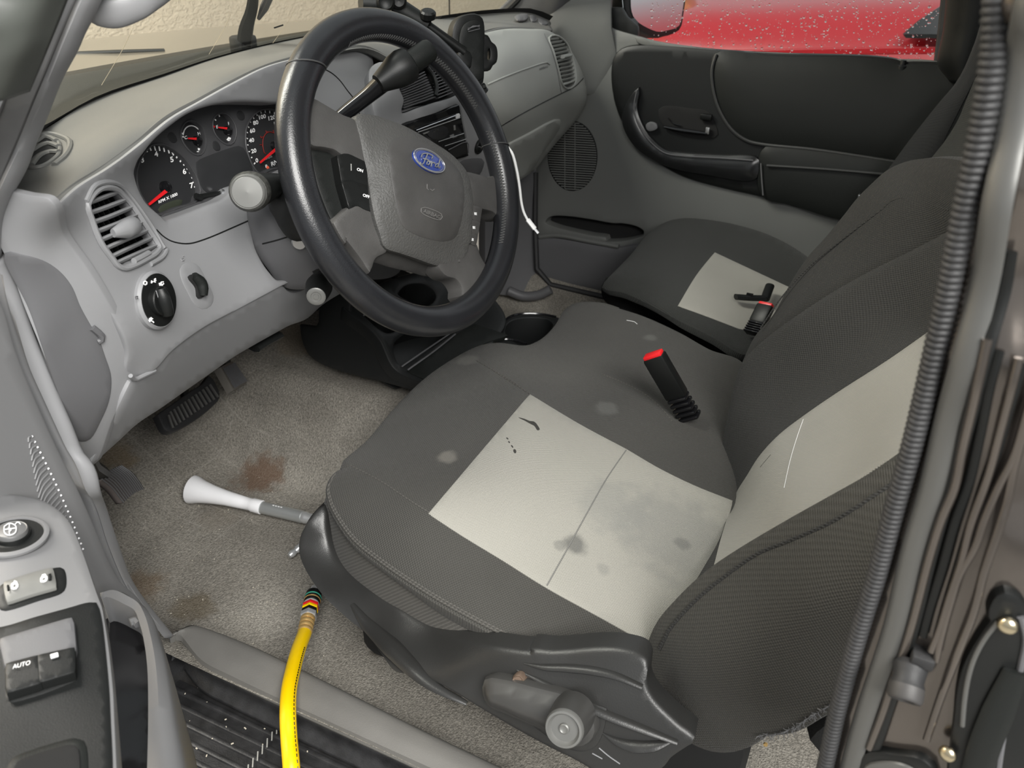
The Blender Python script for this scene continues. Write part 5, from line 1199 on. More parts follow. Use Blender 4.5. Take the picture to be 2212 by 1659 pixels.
# ================================================================== FLOOR CONSOLE
con = thing('floor_console', 'black plastic floor console with bins and cup holders between the seats', 'console', (1.12, .75, .76))
def W2(*a): return V(22, *a)
XW = 1.0
S_cw = Plane((XW, .7, .8), (-1, 0, .10))
wall = W2(255,1125,370,1142,402,1105,412,985,500,900,640,860,780,900) + W2(640,1010,740,1082,850,1175,905,1245,940,1322,980,1412,1030,1472,1100,1512,1245,1562) + [(945,815),(965,822)] + W2(1340,1640,1160,1628,900,1557,600,1482,430,1422,330,1352,278,1255)
wall = W2(255,1125,370,1142,402,1105,412,985,470,905,560,870,640,930,640,1010,740,1082,850,1175,905,1245,940,1322,980,1412,1030,1472,1100,1512,1245,1562,1400,1600,1340,1660,1160,1628,900,1557,600,1482,430,1422,330,1352,278,1255)
S_cw.sheet('console_side', [(q[0], q[1], 1) if i in (0, 1, 16, 17) else q for i, q in enumerate(wall)], M['console'], con, step=12, edge=8, roll=.003, skirt=.004, label='plain black side of console')
# top deck: follows the falling rim of the side
S_ct = Surf([tuple(S_cw.p(*q)) for q in W2(640,1000,740,1075,850,1168,905,1240,960,1350,1030,1465,1100,1505,1245,1555)] + [tuple(S_cw.p(*q) + np.array([.26, 0, 0])) for q in W2(640,1000,850,1168,905,1240,1030,1465,1245,1555)])
deck = W2(600,955,640,1005,740,1078,850,1171,905,1242,940,1320,980,1410,1030,1470,1100,1510,1245,1560,1420,1600) + [(1010,790),(1060,740),(1090,690),(1060,640),(1010,600),(960,590),(900,590),(830,610)] 
bin1 = W2(690,960,760,890,1010,870,1150,1010,1060,1120,1020,1175,960,1190,900,1170,800,1090)
bin2 = W2(1020,860,1060,800,1140,770,1250,775,1320,820,1350,880,1330,940,1280,970,1200,960,1100,920)
bin3 = W2(985,1290,1000,1235,1060,1180,1180,1120,1400,1080,1560,1110,1500,1165,1300,1310,1130,1420,1060,1450,1020,1420,995,1360)
S_ct.sheet('console_deck', deck, M['console'], con, holes=[bin1, bin2, bin3], step=12, edge=7, roll=.004, skirt=.02, hole_roll=.005, hole_skirt=.075)
for b, d in ((bin1, -.08), (bin2, -.08), (bin3, -.045)):
    S_ct.sheet('bin_floor', [tuple(np.mean(np.array(b), 0) + (np.array(q) - np.mean(np.array(b), 0)) * 1.15) for q in b], M['console'], con, off=d, roll=0, skirt=.002, step=16)
# lid panel with its bright edges
lid = W2(1110,1485,1300,1350,1480,1205,1640,1112,1800,1165,1900,1200,1700,1270,1450,1420,1250,1550)
S_ct.sheet('console_lid', [(q[0], q[1], 1) if i in (0, 3, 5, 8) else q for i, q in enumerate(lid)], M['black_soft'], con, off=.002, roll=.002, skirt=.006, step=14)
groove(S_ct, W2(1060,1448,1230,1330,1400,1215,1480,1160), .0014, .001, 'grey_dark', 'lid_rail', con)
groove(S_ct, W2(1110,1485,1300,1345,1480,1200), .0016, .004, 'grey_dark', 'lid_rail', con)
MB().tube(S_ct.line(W2(738,1042,800,1000), -.004, n=4), .0016, 6).build('bin_divider', M['grey_dark'], con)
MB().prism([S_ct.pt(*W2(1020,860)[0], -.002), S_ct.pt(*W2(1118,775)[0], -.002), S_ct.pt(*W2(1140,900)[0], -.06), S_ct.pt(*W2(1080,930)[0], -.06)], (.001, .003, 0)).build('bin_divider', M['black_gloss'], con)
# rear cup holders
S_cup = Plane(P(1145, 715, z=.80), (-.05, -.05, 1))
cup = V(5,1450,790,1458,750,1490,720,1560,700,1660,696,1735,712,1765,745,1752,790,1700,830,1640,860,1590,880,1540,872,1480,835)
tray = V(5,1250,890,1330,830,1420,755,1490,697,1590,678,1700,684,1790,700,1830,745,1800,820,1760,900,1600,950,1400,960)
S_cup.sheet('cup_tray', tray, M['console'], con, holes=[cup], step=10, edge=6, roll=.004, skirt=.03, hole_roll=.002, hole_skirt=.075)
MB().tube(S_cup.line(V(5,1265,885,1340,830,1420,760,1490,702,1590,684,1700,690,1780,706), .004), .0022, 6).build('tray_rim', M['black_gloss'], con)
S_cup.sheet('cup_floor', [tuple((np.array(q) - (1140, 715)) * 1.2 + (1140, 720)) for q in cup], M['console'], con, off=-.07, roll=0, skirt=.002, step=16)
MB().tube(S_cup.line(V(5,1500,835,1540,815,1600,812,1665,825), -.035), .002, 6).build('cup_grip', M['black_gloss'], con)
MB().tube(S_cup.line(V(5,1385,850,1440,842,1520,850,1590,875), .002), .0025, 6).build('cup_ring', M['black_gloss'], con)
MB().lathe(P(*V(5,725,395)[0], y=.70), (-.3, -.9, .2), [(.014,0),(.014,.006),(.010,.010),(.008,.010),(.008,.004),(0,.004)], 20).build('socket_ring', M['black_gloss'], con)
quad('console_neck', P(*W2(430,860)[0], y=.83), P(*W2(1000,640)[0], y=.80), P(*W2(1250,760)[0], y=.80), P(*W2(900,1000)[0], y=.80), M['black'], .01, con)
MB().box((1.12, .86, .98), .13, .03, .10, bev=.01).build('console_riser', M['console'], con)

# ================================================================== PEDALS
M['rib_rubber'] = mat('highlit_worn_rib_rubber', (.075, .073, .07), .35)  # worn ribs, with their highlights put into a lighter base colour
bp = thing('brake_pedal', 'wide ribbed black brake pedal under the dashboard', 'pedal', tuple(P(410, 880, x=.80)))
S_b = plane3(P(350, 890, y=.905), P(470, 850, y=.905), P(380, 925, y=.885))
po = V(4,1020,1175,1100,1120,1220,1035,1310,975,1340,928,1365,955,1395,1020,1400,1060,1370,1095,1290,1165,1180,1235,1090,1270,1065,1262)
S_b.sheet('pedal_pad', [(q[0], q[1], 1) if i in (0, 4) else q for i, q in enumerate(po)], M['rubber'], bp, step=10, edge=7, roll=.003, skirt=.010)
for k in range(13):
    t = k / 12
    a = np.array(V(4,1060,1175)[0]) * (1-t) + np.array(V(4,1335,985)[0]) * t; b = np.array(V(4,1100,1262)[0]) * (1-t) + np.array(V(4,1388,1065)[0]) * t
    if k == 0: a = a + (4, 2)
    MB().tube(S_b.line([a, b], .003, n=5), .0026, 6, flat=(.9, 1)).build('rib', M['rib_rubber'], bp)
MB().tube([P(400, 870, y=.93), P(395, 800, y=.98), P(400, 740, y=1.05)], .012, 8, flat=(.6, 1)).build('pedal_arm', M['black'], bp)
ap = thing('accelerator_pedal', 'narrow finely ribbed grey accelerator pedal beyond the brake', 'pedal', tuple(P(500, 810, y=.92)))
S_a = plane3(P(480, 790, y=.92), P(520, 800, y=.92), P(500, 835, y=.895))
po = V(4,1415,870,1490,835,1578,965,1495,1012)
S_a.sheet('pedal_pad', corners(po), mat('worn_grey_rubber', (.13, .12, .105), .7), ap, step=10, edge=6, roll=.002, skirt=.012)
for k in range(11):
    t = (k + .5) / 11
    a = np.array(po[0]) * (1-t) + np.array(po[1]) * t; b = np.array(po[3]) * (1-t) + np.array(po[2]) * t
    a = a * .94 + b * .06; b = b * .96 + a * .04
    MB().tube(S_a.line([a, b], .0026, n=3), .0013, 5).build('rib', M['grey_dark'], ap)
MB().tube([P(490, 800, y=.95), P(475, 760, y=1.0)], .012, 8).build('pedal_arm', M['black'], ap)
pb_ = thing('parking_brake_pedal', 'curved brown grey parking brake pedal beside the door opening', 'pedal', tuple(P(270, 1040, x=.55)))
a_ = [P(*q, x=x_) for q, x_ in zip(V(6,545,95,600,140,640,190,665,222), (.51,.525,.535,.54))]; b_ = [P(*q, x=x_) for q, x_ in zip(V(6,665,12,720,50,760,100,785,140), (.585,.59,.595,.60))]
m_ = [.5 * (p + q) + np.array([0, 0, .004]) for p, q in zip(a_, b_)]
loft('pedal_pad', [a_, m_, b_], 20, 6, mat('brown_grey_rubber', (.10, .085, .08), .7), pb_, solid=.008)
a_, b_ = cr(a_, 14), cr(b_, 14)
for k in range(12):
    t = .06 + .88 * k / 11; l = cr([a_[j] * (1-t) + b_[j] * t + np.array([-.0005, -.001, .004 * (1 - (2*t-1)**2) + .0006]) for j in range(14)], 10)
    MB().tube(l, .0011, 5).build('rib', M['grey_dark'], pb_)
MB().tube([P(*V(6,560,60)[0], x=.53), P(*V(6,500,20)[0], x=.49), P(*V(6,470,-40)[0], x=.46)], .009, 8).build('pedal_arm', M['black'], pb_)

# ================================================================== BLOW GUN AND AIR HOSE
gun = thing('air_blow_gun', 'white flared cone nozzle on a chrome tube lying on the carpet', 'air tool', tuple(PF(430, 1090)))
n0 = PF(*V(6,1060,205)[0]) + np.array([0, 0, .024]); n1 = PF(*V(6,1430,285)[0]) + np.array([0, 0, .017]); n2 = PF(*V(6,1650,335)[0]) + np.array([0, 0, .016]); n3 = PF(*V(6,1760,362)[0]) + np.array([0, 0, .017])
ax_ = unit(n1 - n0); L_ = np.linalg.norm(n1 - n0)
MB().lathe(n0, ax_, [(.0215,.002),(.0242,0),(.0232,.006),(.0195,.13*L_),(.0155,.3*L_),(.0125,.5*L_),(.0108,.75*L_),(.0104,.86*L_),(.0118,.875*L_),(.0118,L_),(.009,L_+.001)], 40).build('cone_nozzle', M['white_plastic'], gun)
MB().lathe(n0, ax_, [(.0215,.0022),(.012,.10*L_),(0,.12*L_)], 32).build('nozzle_mouth', M['white_plastic'], gun)
ax2 = unit(n2 - n1); L2 = np.linalg.norm(n2 - n1)
MB().lathe(n1, ax2, [(.0098,-.002),(.0102,0),(.0102,L2),(.0085,L2+.002)], 28).build('steel_tube', mat('grey_steel', (.55, .57, .57), .38, metal=.7), gun)
MB().lathe(n2, ax2, [(.0088,0),(.0098,.003),(.0098,.008),(.0088,.011),(.0088,.06)], 24).build('collar', M['steel'], gun)
for k in range(4):
    MB().box(n1 + ax2 * (.024 + .005 * k) + np.array([0, 0, .0102]), .0015, .0007, .0003, [ax2, np.cross((0, 0, 1), ax2), (0, 0, 1)]).build('etched_mark', M['white'], gun)
hose = thing('air_hose', 'bright yellow air hose with brass coupler crossing the door sill', 'hose', tuple(P(640, 1450, z=.72)))
pts = V(6,1655,930,1625,1010,1595,1120,1570,1250,1566,1380,1572,1500,1585,1659,1590,1800)
zs = (.672,.690,.706,.716,.716,.708,.70,.68)
hp = [P(*q, z=z) for q, z in zip(pts, zs)]
MB().tube(cr(hp, 50), .0092, 16).build('hose_tube', M['yellow'], hose)
h0 = hp[0]; cpl = P(*V(6,1715,680)[0], z=.665); ax_ = unit(cpl - h0); L_ = np.linalg.norm(cpl - h0)
for k in range(4): MB().lathe(h0 + ax_ * (.002 + .0075 * k), ax_, [(.0086,0),(.0098,.0018),(.0098,.0045),(.0086,.0065)], 20).build('brass_ferrule', M['brass'], hose)
seq = [('brass_nut', 'brass', .030, .042, .0085, 6), ('steel_nut', 'steel', .042, .054, .0115, 6), ('black_nut_band', 'black', .054, .062, .0112, 6), ('yellow_band', 'yellow', .062, .069, .0116, 6), ('red_band', 'red', .069, .077, .0116, 6), ('steel_ring', 'steel', .077, .081, .0108, 24), ('black_sleeve', 'black', .081, .088, .0112, 24), ('brass_ring', 'brass', .088, .090, .0116, 24), ('black_sleeve', 'black', .090, .096, .0114, 24), ('green_ring', 'green', .096, .098, .0117, 24), ('black_sleeve', 'black', .098, .110, .011, 24), ('steel_nipple', 'steel', .110, .126, .0065, 20)]
M['green'] = mat('green_ring', (.05, .35, .25), .4)
kx = L_ / .126
for nm, m_, s0_, s1_, r_, n_ in seq:
    MB().lathe(h0 + ax_ * s0_ * kx, ax_, [(r_*.93,0),(r_,.0012),(r_,(s1_-s0_)*kx-.0012),(r_*.93,(s1_-s0_)*kx)], n_).build(nm, M[m_], hose, angle=30)
pr = MB()
for i in range(10, 46, 1):
    q = cr(hp, 50)[i]; t = unit(cr(hp, 50)[min(i+1, 49)] - q); s = unit(np.cross(t, CAM - q)); up_ = np.cross(s, t)
    pr.box(q + up_ * .0066 * 1 - s * .0064, .0016, .0003, .0006, [t, up_, s])
o = pr.build('printed_lettering', M['black'], hose); o['kind'] = 'stuff'
bit = thing('coupler_fitting', 'small chrome fitting peeking from under the seat base', 'fitting', tuple(PF(640, 1203)))
q = PF(640, 1203) + np.array([0, 0, .012])
MB().lathe(q, (.9, -.2, .1), [(.004,-.012),(.0055,-.008),(.0055,-.004),(.004,0),(.006,.004),(.006,.02)], 16).build('nipple', M['steel'], bit)
# ================================================================== DRIVER'S SIDE OF THE BENCH
seat = thing('driver_seat', 'large dark grey cloth front seat with light grey panel nearest the open door', 'seat', (.85, .28, .62))
seam = V(7,300,525,215,570,182,640,195,720,240,810,330,930,480,1050,640,1160,800,1260,1000,1370,1200,1470,1400,1535,1600,1562,1800,1560,1960,1530)
S_cu2 = Surf([(758,1006,'z',.886),(724,1023,'z',.88),(711,1051,'z',.876),(716,1082,'z',.872),(734,1117,'z',.868),(769,1164,'z',.862),(828,1211,'z',.860),(891,1255,'z',.858),(953,1294,'z',.855),(1032,1337,'z',.852),(1110,1376,'z',.85),(1189,1401,'z',.848),(1267,1411,'z',.845),(1400,1392,'z',.845),
  (797,949,'z',.874),(859,874,'z',.872),(930,808,'z',.872),(1029,747,'z',.866),(1140,745,'z',.868),(1174,730,'z',.864),(1204,700,'z',.862),(1225,666,'z',.866),(1248,654,'z',.868),(1302,654,'z',.868),(1340,666,'z',.866),(1382,680,'z',.865),(1465,717,'z',.862),(1531,755,'z',.86),(1603,785,'z',.857),
  (930,1105,'z',.900),(1145,855,'z',.900),(1020,880,'z',.897),(880,980,'z',.897),(1181,1265,'z',.872),(1350,975,'z',.872),(1420,1390,'z',.846),(1580,1080,'z',.850),(1480,1200,'z',.850),(850,1080,'z',.895),(1050,1230,'z',.872),(1240,880,'z',.882),(1450,980,'z',.864),(1300,760,'z',.868),(1150,800,'z',.88),(1500,850,'z',.860),(1580,900,'z',.85),(1570,1000,'z',.848)])
front = V(7,262,512,400,382,560,192,740,22) + V(5,1275,884,1400,860,1600,876,1700,832,1790,742,1850,645,1915,606,2080,606,2192,642) + V(9,0,622,200,682,400,772,560,862,735,937)
cush_out = seam + [(1440,1380),(1500,1290),(1560,1200),(1600,1100),(1610,1000),(1600,880)] + front[::-1]
cush_out = [(q[0], q[1], 1) if i in (len(seam) + 5, ) else q for i, q in enumerate(cush_out)]
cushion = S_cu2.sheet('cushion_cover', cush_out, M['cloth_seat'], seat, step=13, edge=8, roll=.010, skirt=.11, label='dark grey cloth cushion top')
ins = corners(V(7,735,790,1288,136)) + V(7,1560,300) + corners([(1353,972)]) + V(7,2000,545,2195,640) + [(1581,1083,1),(1545,1228,1),(1440,1340),(1404,1393,1)] + V(7,1700,1372,1380,1195) + V(7,1140,1045,910,905)
S_cu2.sheet('cushion_insert', ins, M['cloth_light'], seat, off=.0012, step=13, edge=8, roll=.0015, skirt=.003, label='light grey cloth centre panel')
def seamline(surf, q, nm='seam', m='cloth_dark', r=.0012, off=.001, par=None): return MB().tube(surf.line(q, off), r, 6).build(nm, M[m], par or seat)
M['seam_grey'] = mat('grey_seam_thread', (.17, .168, .158), .9)
seamline(S_cu2, [(1181,1266),(1215,1205),(1270,1105),(1310,1035),(1352,974)], 'insert_seam', 'seam_grey', .0008, .0013)
seamline(S_cu2, V(7,300,525,400,575,480,620,600,700,735,786), 'cushion_seam', 'cloth_side', .0009, .0002)
seamline(S_cu2, V(7,1085,0,1150,45,1230,95,1288,132), 'cushion_seam', 'cloth_side', .0009, .0002)
seamline(S_cu2, V(9,0,990,100,1030,200,1080,270,1130,330,1190,370,1240), 'cushion_seam', 'cloth_side', .0009, .0002)
seamline(S_cu2, V(5,1270,975,1400,1050,1500,1110,1600,1180), 'cushion_seam', 'cloth_side', .0008, .0002)
for dx, dy in ((0, 0), (-2.5, 4.5)): seamline(S_cu2, [(a + dx, b + dy) for a, b in seam[1:-2]], 'piping', 'cloth_side', .0013, .0006)
# dark smears and damp patches on the pale panel
add_stains(M['cloth_light'], [(S_cu2.p(*V(7,1540,962)[0]), .0145, (.10, .10, .095), .75), (S_cu2.p(*V(7,1450,970)[0]), .007, (.15, .15, .14), .5), (S_cu2.p(*V(7,2125,955)[0]), .010, (.10, .10, .095), .6), (S_cu2.p(*V(7,2050,900)[0]), .07, (.20, .20, .19), .45), (S_cu2.p(*V(7,1760,760)[0]), .045, (.235, .235, .22), .45), (S_cu2.p(*V(7,1690,1100)[0]), .008, (.18,.18,.17), .4)])
add_stains(M['cloth_seat'], [(S_cu2.p(*V(7,832,478)[0]), .013, (.17, .16, .14), .75), (S_cu2.p(*V(5,2100,1280)[0]), .018, (.12,.12,.112), .6), (S_cu2.p(*V(5,1200,970)[0]), .02, (.14,.135,.122), .5), (S_cu2.p(*V(9,250,800)[0]), .012, (.13,.13,.12), .6)])
M['smear'] = mat('dark_smear', (.035, .034, .03), .9)
S_cu2.sheet('smear', V(7,1225,265,1255,272,1285,284,1310,288,1330,310,1340,332,1328,335,1312,312,1290,300,1262,284), M['smear'], seat, off=.0016, roll=0, skirt=.0002, step=6, edge=3)
S_cu2.sheet('smear', V(7,1196,442,1206,440,1212,455,1206,463,1198,456), M['smear'], seat, off=.0016, roll=0, skirt=.0002, step=6, edge=3)
for q in ((1160,378,1167,385),(1170,398,1175,404),(1186,420,1193,430)):
    MB().tube(S_cu2.line(V(7, *q), .0016, n=3), .0008, 5).build('smear', M['smear'], seat)
MB().tube(S_cu2.line(V(9,130,710,180,722,185,730), .001, n=4), .0005, 5).build('lint', M['white'], seat)

# side of the cushion
low = V(7,143,770,148,870,168,985,205,1050,262,1110,410,1235,570,1335,745,1432,900,1502,1100,1547,1300,1572,1500,1577,1640,1572)
SL = [(758,1006,'z',.880),(722,1024,'z',.876),(709,1052,'z',.871),(714,1083,'z',.866),(733,1118,'z',.862),(769,1165,'z',.857),(828,1212,'z',.855),(891,1256,'z',.853),(953,1295,'z',.850),(1032,1338,'z',.847),(1110,1377,'z',.846),(1189,1402,'z',.843),(1267,1412,'z',.841)]
LO = [(696,1102,'z',.83),(698,1141,'z',.805),(706,1186,'z',.79),(743,1235,'z',.79),(801,1284,'z',.795),(863,1323,'z',.80),(932,1361,'z',.805),(993,1389,'z',.815),(1071,1406,'z',.825),(1149,1416,'z',.832)]
S_si = Surf(SL + LO)
S_si.sheet('cushion_side', seam[1:-2] + low[::-1], M['cloth_side'], seat, step=11, edge=7, roll=.002, skirt=.01, label='ribbed cloth cushion side')

# plastic side base
S_ba = Surf([(691,1106,'z',.845),(667,1133,'z',.835),(650,1168,'z',.815),(652,1200,'z',.805),(671,1243,'z',.80),(703,1286,'z',.795),(758,1337,'z',.785),(797,1364,'z',.783),(828,1423,'x',.503),(900,1446,'x',.497),(1045,1525,'x',.487),(1189,1608,'x',.478),(1280,1659,'x',.474),
  (743,1233,'z',.797),(801,1282,'z',.80),(863,1321,'z',.805),(932,1359,'z',.81),(1071,1404,'x',.515),(1228,1414,'x',.52),(1388,1431,'x',.525),(1442,1633,'x',.49),(1490,1601,'x',.50),(1150,1480,'x',.497),(1300,1520,'x',.497),(1000,1440,'x',.502)])
base = V(7,140,770,105,800,70,848,28,938,30,1020,80,1130,160,1240,300,1370,400,1450,480,1560,560,1655) + V(8,0,548,200,650,400,772,600,890,800,998,950,1072,1060,1135,1150,1190) + [(1420,1659)] + V(8,1500,1062,1600,992,1640,965,1560,900,1400,740,1352,640,1352,500,1240,455,1100,443,800,462,680,450) + V(7,1300,1576,1100,1553,900,1508,745,1440,570,1345,410,1245,262,1120,200,1060,165,985,146,880)
M['base'] = mat('satin_black_seat_trim', (.023, .0228, .022), .36, bump=(700, .25, .0006))
bs = S_ba.sheet('side_base', base, M['base'], seat, step=12, edge=8, roll=.004, skirt=.02, back_dir=(1, .1, -.1), label='black plastic seat base trim')
def ridge(q, r, m='base', off=0.0, nm='ridge'): MB().tube(S_ba.line(q, off), r, 10, flat=(1, .5)).build(nm, M[m], bs)
ridge(V(8,640,505,760,525,900,530,1050,545,1200,580,1350,645), [.001,.005,.006,.006,.005,.004])
ridge(V(8,600,545,700,590,900,690,1100,790,1300,870,1450,930,1560,975), [.001,.004,.006,.007,.007,.006,.004])
ridge(V(7,310,1290,380,1380,440,1440,560,1560,640,1640) + V(8,100,640,300,745), [.003,.010,.012,.010,.006,.003])
ridge(V(8,1110,920,1200,965,1300,990,1420,990,1530,965), [.001,.006,.009,.008,.002])
rec = V(8,458,575,600,600,760,655,900,700,1010,740,1128,778,1118,860,1085,960,1040,1010,960,1020,860,980,700,870,560,760,470,680)
S_ba.sheet('lever_recess', [(q[0], q[1], 1) if i in (0, 5) else q for i, q in enumerate(rec)], M['base'], bs, off=.0015, roll=.002, skirt=.003, step=12)
M['lever'] = mat('dark_grey_lever', (.045, .044, .042), .42)
lev = V(8,460,598,560,605,660,630,780,662,900,695,990,740,1050,810,1060,870,1010,930,900,920,800,850,690,800,560,745,480,710,452,650)
S_ba.sheet('recline_lever', lev, M['lever'], bs, off=.014, bulge=.012, roll=.006, skirt=.012, step=10, label='black recline lever')
kc = V(8,885,890)[0]; kn_ = unit(np.array([-.896, -.036, .435])); z = .83
sc = lambda pr: [(r * z, h * z) for r, h in pr]
k0 = S_ba.pt(*V(8,930,800)[0], .004)
kc3 = P(*kc, x=S_ba.p(*kc)[0] - .030)
MB().lathe(kc3 - kn_ * .033, kn_, [(.0205,0),(.0198,.018),(.0180,.033)], 36).build('lever_barrel', M['lever'], bs)
MB().lathe(kc3, kn_, sc([(.0216,-.001),(.0216,.003),(.0202,.0055),(.0178,.0058),(.0168,.0035),(.0150,.001),(.0060,.001),(.0056,.0035),(.0044,.0045),(.003,.0035),(0,.0035)]), 40).build('lever_cap', M['silver_knob'], bs, label='worn silver round cap')
MB().lathe(S_ba.pt(*V(8,628,592)[0], .004), kn_, [(.0065,-.004),(.0065,.004),(.0052,.006),(.004,.005),(0,.005)], 16).build('bolt', mat('rusty_bolt', (.28, .2, .15), .4, metal=.7), bs)
for q in ((1050,1042,1110,1075),(1090,1010,1150,1060,1215,1105)): MB().tube(S_ba.line(V(8, *q), .0004), .0006, 5).build('scratch', M['grey'], bs)
MB().box((.80, .22, .72), .22, .24, .05, bev=.02).build('seat_pan', M['void'], seat)
MB().box((1.10, .20, .745), .20, .24, .06, bev=.02).build('centre_pan', M['void'], seat)

# backrest: centre section behind, driver's section in front, outboard bolster nearest
S_bk = Surf([(1590,900,'x',1.04),(1570,1000,'x',1.02),(1610,790,'x',1.07),(1671,680,'x',1.09),(1750,570,'x',1.11),(1824,466,'x',1.13),(1882,399,'x',1.13),(1949,356,'x',1.12),(2080,365,'x',1.0),(1700,720,'x',1.04),(1877,598,'x',1.02),(2070,500,'x',.98),(1850,500,'x',1.09),(1950,440,'x',1.06),(2140,380,'x',.92)])
bk2 = V(9,735,937,800,802,900,682,1000,502,1080,382,1180,272,1270,162) + V(3,1330,1032,1400,962,1480,892,1560,857,1640,847,1750,852,1875,877) + [(2140,392),(2200,420,1),(2150,520),(2060,520),(1960,575),(1880,615),(1795,665),(1712,715),(1660,760),(1630,800),(1600,840),(1590,850)]
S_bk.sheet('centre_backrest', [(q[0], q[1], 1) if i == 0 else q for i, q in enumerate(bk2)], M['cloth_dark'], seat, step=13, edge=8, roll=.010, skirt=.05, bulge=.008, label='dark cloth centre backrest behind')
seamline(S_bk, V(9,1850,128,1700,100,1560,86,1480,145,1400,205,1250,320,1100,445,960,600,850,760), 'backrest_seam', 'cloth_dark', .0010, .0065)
S_bd = Surf([(1603,800,'x',1.03),(1671,730,'x',1.02),(1712,697,'x',1.01),(1795,643,'x',1.0),(1877,598,'x',.99),(1960,557,'x',.975),(2060,500,'x',.95),(1590,900,'x',.985),(1570,1000,'x',.965),(1580,1085,'x',.89),(1700,930,'x',.895),(1815,845,'x',.90),(1990,720,'x',.90),(1540,1228,'x',.665),(1700,1112,'x',.665),(1819,1060,'x',.665),(1945,985,'x',.66),(1650,1060,'x',.79),(1850,930,'x',.79),(1680,850,'x',.965),(1850,700,'x',.96),(1440,1340,'x',.62)])
bd = V(9,735,945,800,872,900,792,1000,722,1200,592,1400,482,1600,382,1820,262) + [(2110,478),(2160,480,1),(2080,760),(1990,1000,1),(1880,1040),(1790,1095),(1700,1150),(1600,1215),(1535,1265),(1480,1330),(1440,1370,1),(1500,1260),(1560,1150),(1572,1085),(1562,1030),(1562,950),(1580,870)]
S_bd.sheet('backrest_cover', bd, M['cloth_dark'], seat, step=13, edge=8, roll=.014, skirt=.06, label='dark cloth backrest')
bi = V(9,690,1660,715,1601,760,1530,830,1420,930,1312,1060,1212,1250,1082,1500,922,1700,782) + [(2045,690,1),(1995,965,1)] + V(9,1550,1415,1260,1602) + [(1700,1132),(1600,1192),(1542,1230,1),(1560,1160)]
S_bd.sheet('backrest_insert', bi, M['cloth_light_back'], seat, off=.0012, step=13, edge=8, roll=.002, skirt=.003, label='light grey cloth backrest panel')
MB().tube(S_bd.line(V(9,1060,1230,1025,1330,990,1450,960,1590), .0014, n=10), .0003, 5).build('pulled_thread', M['white_plastic'], seat)
MB().tube(S_bd.line(V(9,890,1415,860,1450,835,1480), .0014, n=5), .0003, 5).build('smear', M['smear'], seat)
S_bo = Surf([(1947,982,'x',.60),(1883,1025,'x',.60),(1791,1078,'x',.60),(1700,1130,'x',.60),(1600,1190,'x',.60),(1540,1228,'x',.60),(1464,1297,'x',.59),(1424,1344,'x',.585),(1403,1384,'x',.58),(1392,1438,'x',.575),(1394,1481,'x',.57),(1406,1518,'x',.562),(1442,1565,'x',.548),(1479,1597,'x',.54),(1551,1622,'x',.53),(1641,1586,'x',.52),(1746,1550,'x',.515),(1810,1513,'x',.515),(1600,1400,'x',.535),(1750,1300,'x',.53),(1850,1200,'x',.535),(1500,1400,'x',.55),(1930,1150,'x',.53),(1850,1400,'x',.52)])
bo = [(1990,955,1),(1947,982),(1883,1025),(1791,1078),(1700,1130),(1600,1190),(1540,1230),(1500,1263),(1464,1299),(1424,1346),(1405,1386),(1395,1438),(1397,1481),(1409,1516),(1444,1562),(1481,1593),(1515,1611),(1551,1618),(1587,1611),(1641,1583),(1700,1573),(1746,1547),(1810,1510),(1870,1490,1)]
S_bo.sheet('backrest_bolster', bo, M['cloth_bolster'], seat, step=13, edge=8, roll=.010, skirt=.05, label='ribbed cloth outer bolster')
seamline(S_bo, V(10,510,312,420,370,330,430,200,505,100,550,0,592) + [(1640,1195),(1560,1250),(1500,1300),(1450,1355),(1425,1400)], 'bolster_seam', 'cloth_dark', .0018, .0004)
fz = MB(); fl = S_bo.line([(1641,1586),(1700,1577),(1746,1550),(1810,1512)], .002, n=70)
for q in fl[:]:
    for _ in range(2): fz.tube([q, q + np.array([random.uniform(-.004,.004), random.uniform(-.004,.004), random.uniform(-.006,.001)])], .0003, 4)
o = fz.build('frayed_edge', M['grey_dark'], seat); o['kind'] = 'stuff'
MB().box((.80, -.17, 1.05), .26, .035, .24, [(1, 0, 0), (0, .93, .37), (0, -.37, .93)], bev=.03).build('backrest_core', M['felt'], seat)
MB().lathe(P(*V(8,2085,985)[0], x=.55), (-1, 0, 0), [(.002,0),(.002,.002),(0,.002)], 10).build('loose_staple', M['brass'], seat)

# buckles
def buckle(name, label, base, top, red, wid, par_boot=True):
    t = thing(name, label, 'seat belt buckle', tuple(base)); ax_ = unit(top - base); L_ = np.linalg.norm(top - base)
    sd = unit(np.cross(ax_, unit(CAM - base))); fr_ = np.cross(sd, ax_)
    sd2 = unit(sd * .85 + fr_ * .5); fr2 = unit(np.cross(sd2, ax_))
    MB().box(base + ax_ * L_ * .68, wid, wid * .55, L_ * .32, [sd2, fr2, ax_], bev=.004).build('buckle_body', M['black'], t)
    MB().box(base + ax_ * (L_ + .001), wid * .85, wid * .42, .003, [sd2, fr2, ax_], bev=.0015).build('release_button', M['red'], t)
    for k in range(5): MB().box(base + ax_ * L_ * (.04 + .075 * k), wid * (1.02 - .02 * k), wid * .62, L_ * .028, [sd2, fr2, ax_], bev=.0035).build('boot_fold', M['black_gloss'], t)
    return t
b0 = P(1492, 905, z=.865); b1 = P(1412, 768, x=b0[0] - .01)
buckle('seat_belt_buckle', 'black seat belt buckle with red button standing on the nearer seat', b0, b1, 1, .0165)
b0 = P(1625, 722, z=.875); b1 = P(1655, 660, z=.915)
buckle('seat_belt_buckle', 'half hidden buckle with red button lying on the passenger seat', b0, b1, 1, .015)

